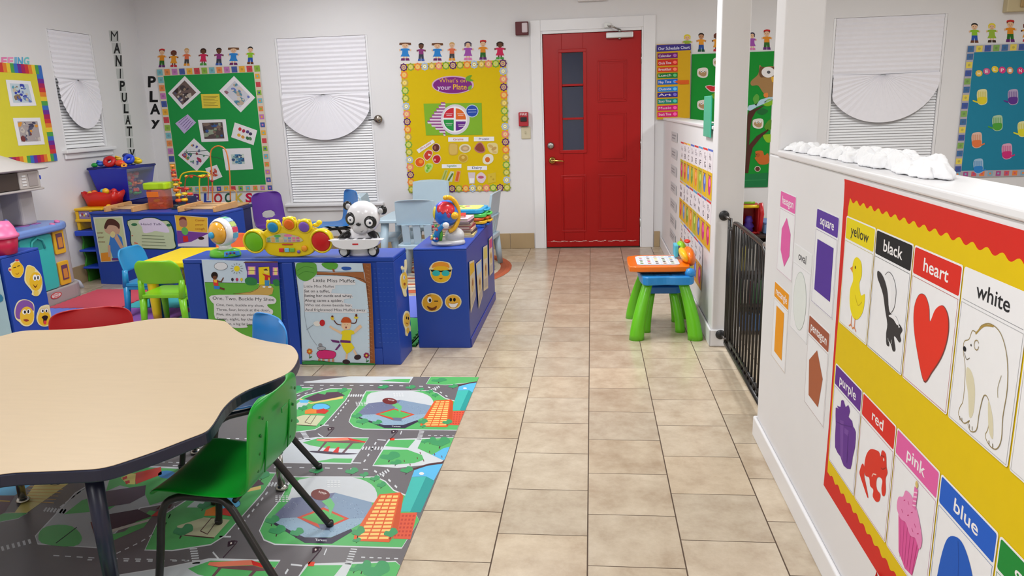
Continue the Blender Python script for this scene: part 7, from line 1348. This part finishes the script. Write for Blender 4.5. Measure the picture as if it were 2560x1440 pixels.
# pink bin on the left cabinet
t = thing('toy_bin', 'pink and crimson plastic bin cut by the left frame edge', 'bin', (-3.66, 4.22, .5855))
mb = MB(pl((196, 26, 72), .35)); mb.lathe([(.075, 0), (.085, .045), (.092, .10), (0, .10)], (0, 0, 0), n=28); mb.build('bin', t)
mb = MB(pl((232, 110, 160), .35)); mb.lathe([(.100, .100), (.102, .118), (.092, .125), (.080, .165), (.060, .20), (0, .205)], (0, 0, 0), n=28); mb.build('lid', t)
# blue step shelf with green sides, left of the long back cabinet
t = thing('step_shelf', 'blue shelf unit with green curved sides in the corner', 'shelf', (-4.33, 6.05, 0)); SBL = pl((30, 70, 196), .35)
for z, x0, th in ((.415, -4.445, .045), (.275, -4.43, .02), (.125, -4.42, .02)): MB(SBL).box(x0, -4.262, 5.93, 6.22, z, z + th).build('shelf_board', t, world=True, bev=.008, seg=3)
mb = MB(pl((60, 150, 40), .4)); 
P = [(6.0, 0), (6.01, .08), (5.985, .14), (6.015, .21), (5.985, .285), (6.015, .36), (6.0, .414), (6.2, .414), (6.2, 0)]
mb.prism([(-4.425, y, z) for y, z in P], (-.015, 0, 0)); mb.build('side_panel', t, world=True); MB(pl((22, 60, 40), .5)).box(-4.42, -4.262, 6.205, 6.215, 0, .414).build('back_panel', t, world=True)
# yellow organiser
t = thing('toy_organiser', 'yellow plastic toy stand with picture strip in the corner', 'toy', (-4.3, 6.04, .461)); YO = pl((234, 186, 22), .35)
mb = MB(YO); mb.box(-4.43, -4.40, 5.96, 6.12, .461, .63).box(-4.30, -4.27, 5.96, 6.12, .461, .6305).box(-4.43, -4.17, 5.95, 6.13, .6305, .652).box(-4.43, -4.27, 5.945, 5.96, .535, .56); mb.build('frame', t, world=True, bev=.008, seg=3)
mb = MB(pl((150, 130, 180), .4)); mb.box(-4.398, -4.302, 5.965, 5.975, .56, .629); s_ = mb.build('picture_strip', t, world=True)
for i, c in enumerate(((230, 226, 236), (170, 60, 70), (232, 200, 90), (236, 232, 240), (120, 90, 170))): MB(pl(c)).ball((-4.385 + i * .018, 5.963, .59 + .012 * (i % 2)), (.009, .004, .012), n=10, k=6).build('sticker', s_, world=True)
# red bin with balls
t = thing('toy_bin', 'red scalloped toy bin holding yellow balls in the corner', 'bin', (-4.265, 6.14, .653)); RB_ = pl((206, 34, 26), .32)
mb = MB(RB_); n = 32; mb.smooth = True
rs = [[(1.0 * w * math.copysign(abs(math.cos(a)) ** .5, math.cos(a)), .085 * w / .17 * math.copysign(abs(math.sin(a)) ** .5, math.sin(a)) * 1.0, z + (.012 * math.cos(a * 8) if k > 1 else 0)) for a in [2 * math.pi * i / n for i in range(n)]] for k, (w, z) in enumerate(((.14, 0), (.155, .06), (.178, .118), (.166, .115), (.146, .05), (.13, .01)))]
mb.rings(rs); mb.build('bin', t)
for i, (x, y, z, r, c, nm_) in enumerate(((.04, -.02, .125, .028, (240, 186, 30), 'yellow'), (-.08, 0, .11, .026, (232, 100, 30), 'orange'), (.09, .02, .12, .026, (206, 40, 40), 'red'), (-.02, .03, .12, .024, (90, 170, 200), 'blue'), (-.11, -.02, .108, .022, (220, 180, 60), 'amber'))):
    b = MB(pl(c)).ball((-4.265 + x, 6.14 + y, .653 + z), r, n=16, k=10).build('toy_ball'); tag(b, '%s toy ball lying in the red scalloped bin' % nm_, 'ball', 'balls in the red bin')
b = MB(pl((244, 190, 30))).ball((-4.12, 5.975, .6575 + 0), .026, n=16, k=10).build('toy_ball'); tag(b, 'yellow toy ball on the cabinet in front of the red bin', 'ball'); b.location.z = .6285
# blue tote with clear end, heaped with toys
t = thing('storage_tote', 'big royal blue storage tote with a clear end full of toys', 'storage bin', (-4.10, 6.42, .62)); TB_ = pl((30, 46, 176), .3)
def q4(z, x0, x1, y0, y1): return [(x0, y0, z), (x1, y0, z), (x1, y1, z), (x0, y1, z)]
lo, hi = q4(.681, -4.36, -4.10, 6.25, 6.57), q4(.968, -4.415, -4.055, 6.20, 6.64)
mb = MB(TB_)
def lerp4(a, b, f): return tuple(a[i] + (b[i] - a[i]) * f for i in range(3))
xm = .58
f0 = [lo[0], lerp4(lo[0], lo[1], xm), lerp4(hi[0], hi[1], xm), hi[0]]; mb.poly([lo[0], lo[1], hi[1], hi[0]]); mb.poly([lo[3], lo[0], hi[0], hi[3]]); mb.poly([lo[2], lo[3], hi[3], hi[2]]); mb.poly([lo[3], lo[2], lo[1], lo[0]])
mb.build('tub', t, world=True, solid=.006)
CLR = mat((206, 210, 220), .1, 0, 'plastic', 'clear_plastic', alpha=.12)
mb = MB(CLR); mb.poly([lo[1], lo[2], hi[2], hi[1]]); part(mb.build('clear_end', t, world=True, solid=.004), 'clear plastic end')
mb = MB(pl((30, 36, 130), .3)); mb.tube([V(p) for p in hi] , .011, closed=True, n=8); mb.build('rim', t, world=True)
t2 = MB(pl((26, 32, 90), .5)).box(-4.40, -3.66, 6.27, 6.60, .56, .674).box(-4.38, -4.34, 6.29, 6.58, 0, .56).box(-3.72, -3.68, 6.29, 6.58, 0, .56).build('stand_table', bev=.01); tag(t2, 'dark navy stand under the blue tote behind the back cabinet', 'stand')
rr = random.Random(8)
def toy_bits(n, bx, nm_, cat, lab, grp, smin=.02, smax=.04):
    for i in range(n):
        c, cn = [((206, 34, 36), 'red'), ((30, 80, 200), 'blue'), ((236, 200, 40), 'yellow'), ((40, 150, 70), 'green'), ((232, 110, 40), 'orange'), ((90, 60, 120), 'violet'), ((190, 170, 160), 'tan')][rr.randrange(7)]
        x, y, z = (rr.uniform(*bx[0]), rr.uniform(*bx[1]), rr.uniform(*bx[2])); s_ = rr.uniform(smin, smax); mb = MB(pl(c)); m = Matrix.Rotation(rr.uniform(0, 3), 3, 'Z') @ Matrix.Rotation(rr.uniform(-.6, .6), 3, 'X')
        k = i % 4
        if k == 0: mb.ball((x, y, z), (s_, s_ * .7, s_ * .8), n=12, k=8)
        elif k == 1: mb.lathe([(s_ * .6, -s_), (s_ * .7, -s_ * .4), (s_ * .3, 0), (s_ * .7, s_ * .5), (s_ * .5, s_), (0, s_)], (x, y, z), m @ V((1, 0, 0)), n=12)
        elif k == 2: mb.prism([V((x, y, z)) + m @ V((a * s_, b * s_, -.3 * s_)) for a, b in rrect(-1, -.7, 1, .7, .3)], m @ V((0, 0, s_ * .8)))
        else: mb.tube([V((x, y, z)) + m @ V((s_ * math.cos(a), s_ * math.sin(a), 0)) for a in [2 * math.pi * q / 12 for q in range(12)]], s_ * .28, closed=True, n=8)
        o = mb.build(nm_); tag(o, '%s %s toy behind the clear tote end, %s and %s' % (cn, ('rounded', 'spool shaped', 'blocky', 'ring shaped')[k], 'high up' if z > .84 else ('low down' if z < .78 else 'at mid height'), 'near the front' if y < 6.41 else 'near the back'), cat, grp)
# inside the tote (seen through the clear end) and heaped on top
toy_bits(30, ((-4.18, -4.135), (6.31, 6.52), (.72, .90)), 'plastic_toy', 'toy', '%s plastic toy pressed behind the clear end of the tote', 'toys inside the tote', .022, .034)
TOPS = [(236, 413, 6.24, .026, (30, 150, 60), 'green toy at the far left of the heap on the tote'), (252, 410, 6.27, .034, (60, 110, 214), 'light blue toy left of the red one on the tote'), (274, 404, 6.26, .050, (196, 30, 34), 'large dark red toy heaped on the tote'), (300, 408, 6.26, .040, (232, 70, 30), 'orange red toy right of the dark red one on the tote'), (296, 397, 6.33, .028, (236, 190, 50), 'yellow toy plate on top of the tote heap'), (322, 398, 6.34, .045, (36, 72, 214), 'blue toy figure at the peak of the tote heap'), (316, 390, 6.42, .034, (24, 40, 120), 'navy toy cap on the blue figure'), (344, 403, 6.44, .042, (240, 208, 30), 'yellow toy at the right of the tote heap'), (310, 414, 6.23, .024, (240, 160, 40), 'small amber toy at the front of the tote heap'), (268, 398, 6.38, .03, (120, 60, 140), 'violet toy at the back of the tote heap')]
TOPS = [(*up(a, b, 'y', y), r, c, lb) for a, b, y, r, c, lb in TOPS]
for i, (x, y, z, r, c, lb) in enumerate(TOPS):
    mb = MB(pl(c, .3))
    if i % 3 == 0: mb.ball((x, y, z), (r * 1.1, r * .8, r * .75), n=14, k=9)
    elif i % 3 == 1: mb.ball((x, y, z), (r, r * .8, r * .6), n=14, k=9).tube([(x - r, y - .01, z), (x - r * .3, y - .02, z + r * .8), (x + r * .7, y - .01, z + r * .4)], r * .28, n=8)
    else: mb.tube([(x + r * .8 * math.cos(a), y + r * .3 * math.sin(a), z + r * .6 * math.sin(a)) for a in [2 * math.pi * q / 12 for q in range(12)]], r * .42, closed=True, n=10)
    tag(mb.build('plastic_toy'), lb, 'toy', 'toys heaped on the tote')
TCX = -4.235; MB_ = MB(pl((40, 60, 130), .4)); MB_.prism([(TCX + (p[0] - TCX) * .93, 6.42 + (p[1] - 6.42) * .93, .935) for p in hi], (0, 0, .012)); o = MB_.build('fill_layer', t, world=True); 
# clear toy jar with lime lid
t = thing('toy_jar', 'clear toy jar with lime green lid on the back cabinet', 'jar', (-3.672, 6.02, .6292))
mb = MB(mat((214, 90, 50), .2, 0, 'plastic', 'clear_orange', alpha=.55)); mb.prism([(a, b, .002) for a, b in rrect(-.082, -.065, .082, .065, .02)], (0, 0, .165)); mb.build('jar_body', t, bev=.006)
mb = MB(pl((176, 214, 20), .3)); mb.prism([(a, b, .168) for a, b in sm([(-.095, -.07), (-.03, -.078), (.04, -.070), (.10, -.072), (.112, 0), (.095, .07), (0, .075), (-.095, .07), (-.102, 0)], 4)], (0, 0, .058)); mb.build('lid', t, bev=.012, seg=3)
mb = MB(pl((240, 120, 30), .35)); mb.box(-.075, .03, -.068, -.064, .105, .15); part(mb.build('front_flap', t, bev=.002), 'orange flap')
for i, (x, z, c) in enumerate(((-.03, .07, (226, 210, 60)), (.0, .045, (240, 150, 120)), (.02, .025, (220, 60, 40)), (-.05, .03, (200, 60, 40)), (.05, .09, (70, 60, 40)), (.05, .04, (120, 60, 40)))): MB(pl(c)).ball((x, -.0, z), (.028, .03, .014), n=12, k=8).build('contents', t)
# colourful stacking beads tower beside the jar
BT = [(-3.56, 5.99, .645, .03, (60, 70, 76)), (-3.50, 5.98, .642, .026, (70, 110, 60)), (-3.45, 5.98, .65, .028, (206, 50, 60)), (-3.53, 5.98, .69, .03, (226, 80, 30)), (-3.48, 5.98, .695, .028, (240, 190, 30)), (-3.54, 6.0, .735, .026, (240, 200, 40)), (-3.48, 6.0, .745, .026, (240, 210, 60)), (-3.44, 6.01, .74, .024, (226, 70, 40)), (-3.56, 6.01, .775, .024, (236, 120, 40)), (-3.46, 6.0, .785, .022, (214, 60, 40)), (-3.57, 6.03, .82, .022, (240, 190, 40)), (-3.58, 6.04, .86, .021, (230, 90, 40)), (-3.585, 6.05, .90, .020, (236, 120, 50)), (-3.59, 6.06, .94, .019, (226, 80, 50)), (-3.595, 6.06, .975, .018, (240, 150, 60))]
t = thing('stacking_toy', 'tower of orange, yellow and red rings right of the lime lidded jar', 'toy', (-3.52, 6.0, .629))
MB(pl((50, 56, 62), .4)).box(-3.545, -3.37, 5.95, 6.05, .629, .645).build('base', t, world=True, bev=.006)
mb = MB(pl((120, 90, 60), .4)); mb.tube([(-3.51, 6.0, .64), (-3.52, 6.03, .83), (-3.545, 6.06, .99)], .006).tube([(-3.43, 6.0, .64), (-3.41, 6.0, .79)], .006); mb.build('post', t, world=True)
for x, y, z, r, c in BT: x += .05; MB(pl(c, .3)).lathe([(r * .5, -r * .5), (r, -r * .25), (r, r * .25), (r * .5, r * .5), (0, r * .5)], (x, y, z + .01), n=16).build('ring', t, world=True)
# wooden bead mazes
def wire(mb, P, r=.0045): mb.tube(sm(P, 6, False), r, n=8)
t = thing('bead_maze', 'tall bead maze with orange and yellow wire loops before the green board', 'toy', (-3.30, 6.35, .60)); y = 6.3
MB(mat((206, 160, 100), .4, 0, 'wood')).box(-3.60, -3.10, 6.25, 6.48, .6005, .618).build('base', t, world=True, bev=.006)
def wp(px, py, yy=6.3): q = up(px, py, 'y', yy); return (q.x, q.y, q.z)
mb = MB(pl((206, 120, 50), .35)); wire(mb, [wp(532, 520), wp(530, 440), wp(526, 385), wp(536, 368), wp(552, 366), wp(566, 380), wp(574, 430), wp(576, 500)], .006); part(mb.build('wire_loop', t, world=True), 'orange wire loop')
mb = MB(pl((232, 200, 30), .35)); wire(mb, [wp(448, 500, 6.35), wp(450, 445, 6.35), wp(470, 430, 6.35), wp(515, 430, 6.35), wp(524, 440, 6.35), wp(500, 442, 6.35), wp(500, 500, 6.35)], .006); part(mb.build('wire_loop', t, world=True), 'yellow wire loop')
mb = MB(pl((200, 60, 40), .35)); wire(mb, [wp(462, 500, 6.28), wp(464, 448, 6.28), wp(480, 438, 6.28), wp(505, 444, 6.28), wp(520, 440, 6.28), wp(520, 500, 6.28)], .004); part(mb.build('wire_loop', t, world=True), 'thin red wire loop')
mb = MB(pl((24, 60, 50), .4)); wire(mb, [wp(460, 382, 6.33), wp(500, 386, 6.33), wp(560, 398, 6.33)], .0025); wire(mb, [wp(460, 380, 6.35), wp(520, 376, 6.35)], .0025); mb.build('dark_wire', t, world=True)
mb = MB(pl((206, 150, 60), .35)); wire(mb, [wp(545, 480, 6.27), wp(556, 478, 6.27), wp(575, 476, 6.27), wp(590, 480, 6.27), wp(592, 520, 6.27)], .004); mb.build('low_wire', t, world=True)
for x, y_, c, r in ((466, 441, (236, 190, 60), 5), (478, 442, (226, 90, 50), 4), (500, 441, (240, 214, 40), 6), (510, 441, (236, 205, 40), 5), (520, 440, (240, 214, 60), 6), (448, 470, (214, 60, 40), 6), (450, 458, (240, 150, 40), 5), (445, 450, (226, 90, 50), 5), (530, 452, (160, 40, 60), 4)): q = wp(x, y_, 6.30); MB(pl(c, .3)).ball(q, (r * .0038, .012, .012), n=12, k=8).build('bead', t, world=True)
tag(MB(pl((26, 32, 90), .5)).box(-3.605, -3.08, 6.235, 6.50, .57, .60).box(-3.60, -3.57, 6.25, 6.48, 0, .57).box(-3.12, -3.09, 6.25, 6.48, 0, .57).build('stand_table', bev=.006), 'dark navy stand under the bead maze behind the back cabinet', 'stand')
# wooden rod trays on the back cabinets
WD = mat((214, 162, 104), .45, 0, 'wood', 'beech'); WD2 = mat((226, 184, 134), .4, 0, 'wood', 'dowel')
def rods(label, loc, rz, L, n_):
    t = thing('wooden_rack', label, 'rack', loc, rz, 'low wooden racks')
    for x in (0, L):
        mb = MB(WD); P = [(-.155, 0), (.15, 0), (.152, .05), (.142, .056), (-.148, .046), (-.157, .036)]; mb.prism([(x - .011, y, z) for y, z in P], (.022, 0, 0)); mb.build('end_board', t, bev=.003)
    for i in range(n_): mb = MB(WD2); mb.tube([(.0115, -.09 + i * .075, .022 + i * .004), (L - .0115, -.09 + i * .075, .022 + i * .004)], .009, n=12); mb.build('dowel', t)
rods('pale wooden rack at the left of the long back cabinet', (-4.055, 6.01, .6295), RZC, .275, 3)
rods('pale wooden rack at the right over the cough poster cabinet', (-3.345, 5.915, .6295), RZC, .335, 4)
# ================================================================ beyond the gate
DW = mat((48, 30, 26), .45, 0, 'wood', 'dark_wood')
t = thing('bookcase', 'low dark bookcase full of books behind the safety gate', 'bookcase', (1.05, 4.52, 0)); x0, x1, y0, y1 = .846, 1.33, 4.40, 4.66
mb = MB(DW); mb.box(x0, x0 + .015, y0, y1, 0, .60).box(x1 - .015, x1, y0, y1, 0, .60); mb.build('side_panel', t, world=True)
for z in (.0, .17, .37, .585): MB(DW).box(x0 + .0152, x1 - .0152, y0, y1, z + .002, z + .017).build('shelf_board', t, world=True)
MB(DW).box(x0 + .0152, x1 - .0152, y1 - .008, y1, .018, .585).build('back_panel', t, world=True)
rr = random.Random(31); lbl = [('bottom', 'white'), ('middle', 'blue'), ('upper', 'red')]
for s_, (z, h, pal) in enumerate(((.0175, .12, [((60, 100, 160), 'blue'), ((70, 120, 180), 'light blue'), ((90, 110, 150), 'slate blue')]), (.1875, .15, [((206, 200, 190), 'cream'), ((90, 30, 36), 'maroon'), ((60, 110, 70), 'green'), ((190, 184, 176), 'pale')]), (.3875, .16, [((200, 196, 190), 'cream'), ((70, 60, 60), 'dark'), ((150, 50, 40), 'red'), ((200, 190, 90), 'mustard')]))):
    x = x0 + .018; i = 0
    while x < x1 - .05:
        w = rr.uniform(.016, .032); c, cn = pal[rr.randrange(len(pal))]; hh = h * rr.uniform(.8, 1); b = thing('book', '%s spined book, number of the %s shelf behind the gate, %s from the post' % (cn, ('bottom', 'middle', 'upper')[s_], 'first second third fourth fifth sixth seventh eighth ninth tenth eleventh twelfth thirteenth fourteenth fifteenth sixteenth seventeenth eighteenth nineteenth twentieth'.split()[i]), 'book', (x + w / 2, 4.50, z), 0, 'books on the %s shelf of the dark bookcase' % ('bottom', 'middle', 'upper')[s_])
        b['label'] = b['label'].replace('number of the', 'on the'); MB(pa((222, 214, 200), .8)).box(-w / 2 + .002, w / 2 - .002, -.068, .07, .002, hh - .002).build('pages', b); mb = MB(pa(c, .5)); mb.box(-w / 2, -w / 2 + .0018, -.07, .07, 0, hh).box(w / 2 - .0018, w / 2, -.07, .07, 0, hh).box(-w / 2 + .0018, w / 2 - .0018, -.07, -.0682, 0, hh); mb.build('cover', b); x += w + .001; i += 1
t = thing('toy_house', 'red toy box with yellow roof and purple figure beyond the gate', 'toy', (.93, 4.52, .6025))
mb = MB(pl((190, 30, 34), .35)); mb.box(.86, .875, 4.46, 4.58, .6025, .76).box(.965, .98, 4.46, 4.58, .6025, .76).box(.875, .965, 4.57, 4.58, .6025, .76).box(.875, .965, 4.46, 4.57, .6025, .612).box(.86, .98, 4.46, 4.58, .76, .772); mb.build('box', t, world=True, bev=.004)
mb = MB(pl((236, 204, 30), .3)); mb.tube([(.86, 4.455, .765), (.965, 4.455, .765)], .009); mb.build('yellow_bar', t, world=True); MB(pl((120, 180, 40), .3)).tube([(.885, 4.47, .785), (.945, 4.47, .785)], .008).build('green_handle', t, world=True); MB(pl((200, 30, 34), .3)).tube([(.975, 4.45, .785), (.985, 4.45, .72), (.975, 4.45, .62)], .012).build('red_handle', t, world=True)
mb = MB(pl((84, 60, 170), .3)); mb.lathe([(.030, 0), (.024, .02), (.034, .03), (.020, .055), (.026, .06), (.016, .09), (0, .092)], (.92, 4.50, .6125), n=16); mb.build('purple_figure', t, world=True)
t = thing('storage_tub', 'light blue tub partly hidden behind the near wall end', 'bin', (1.12, 4.54, .6025)); mb = MB(pl((130, 170, 220), .35)); mb.prism([(a, b, .6025) for a, b in rrect(1.0, 4.45, 1.25, 4.62, .02)], (0, 0, .06)); mb.build('tub', t, world=True, bev=.006); MB(pl((90, 130, 190), .35)).prism([(a, b, .6628) for a, b in rrect(.995, 4.445, 1.255, 4.625, .02)], (0, 0, .008)).build('rim', t, world=True)
a = PArt('y', YW, 1640, 320, 3.4286); a.base([(880, 760), (1010, 760), (1010, 826), (876, 828)], (214, 226, 206)); a.rect(890, 780, 930, 812, (110, 175, 100)).rect(945, 784, 995, 812, (130, 185, 110)); a.done('wall_paper_strip', 'pale paper strip with green marks low on the far wall', 'paper')
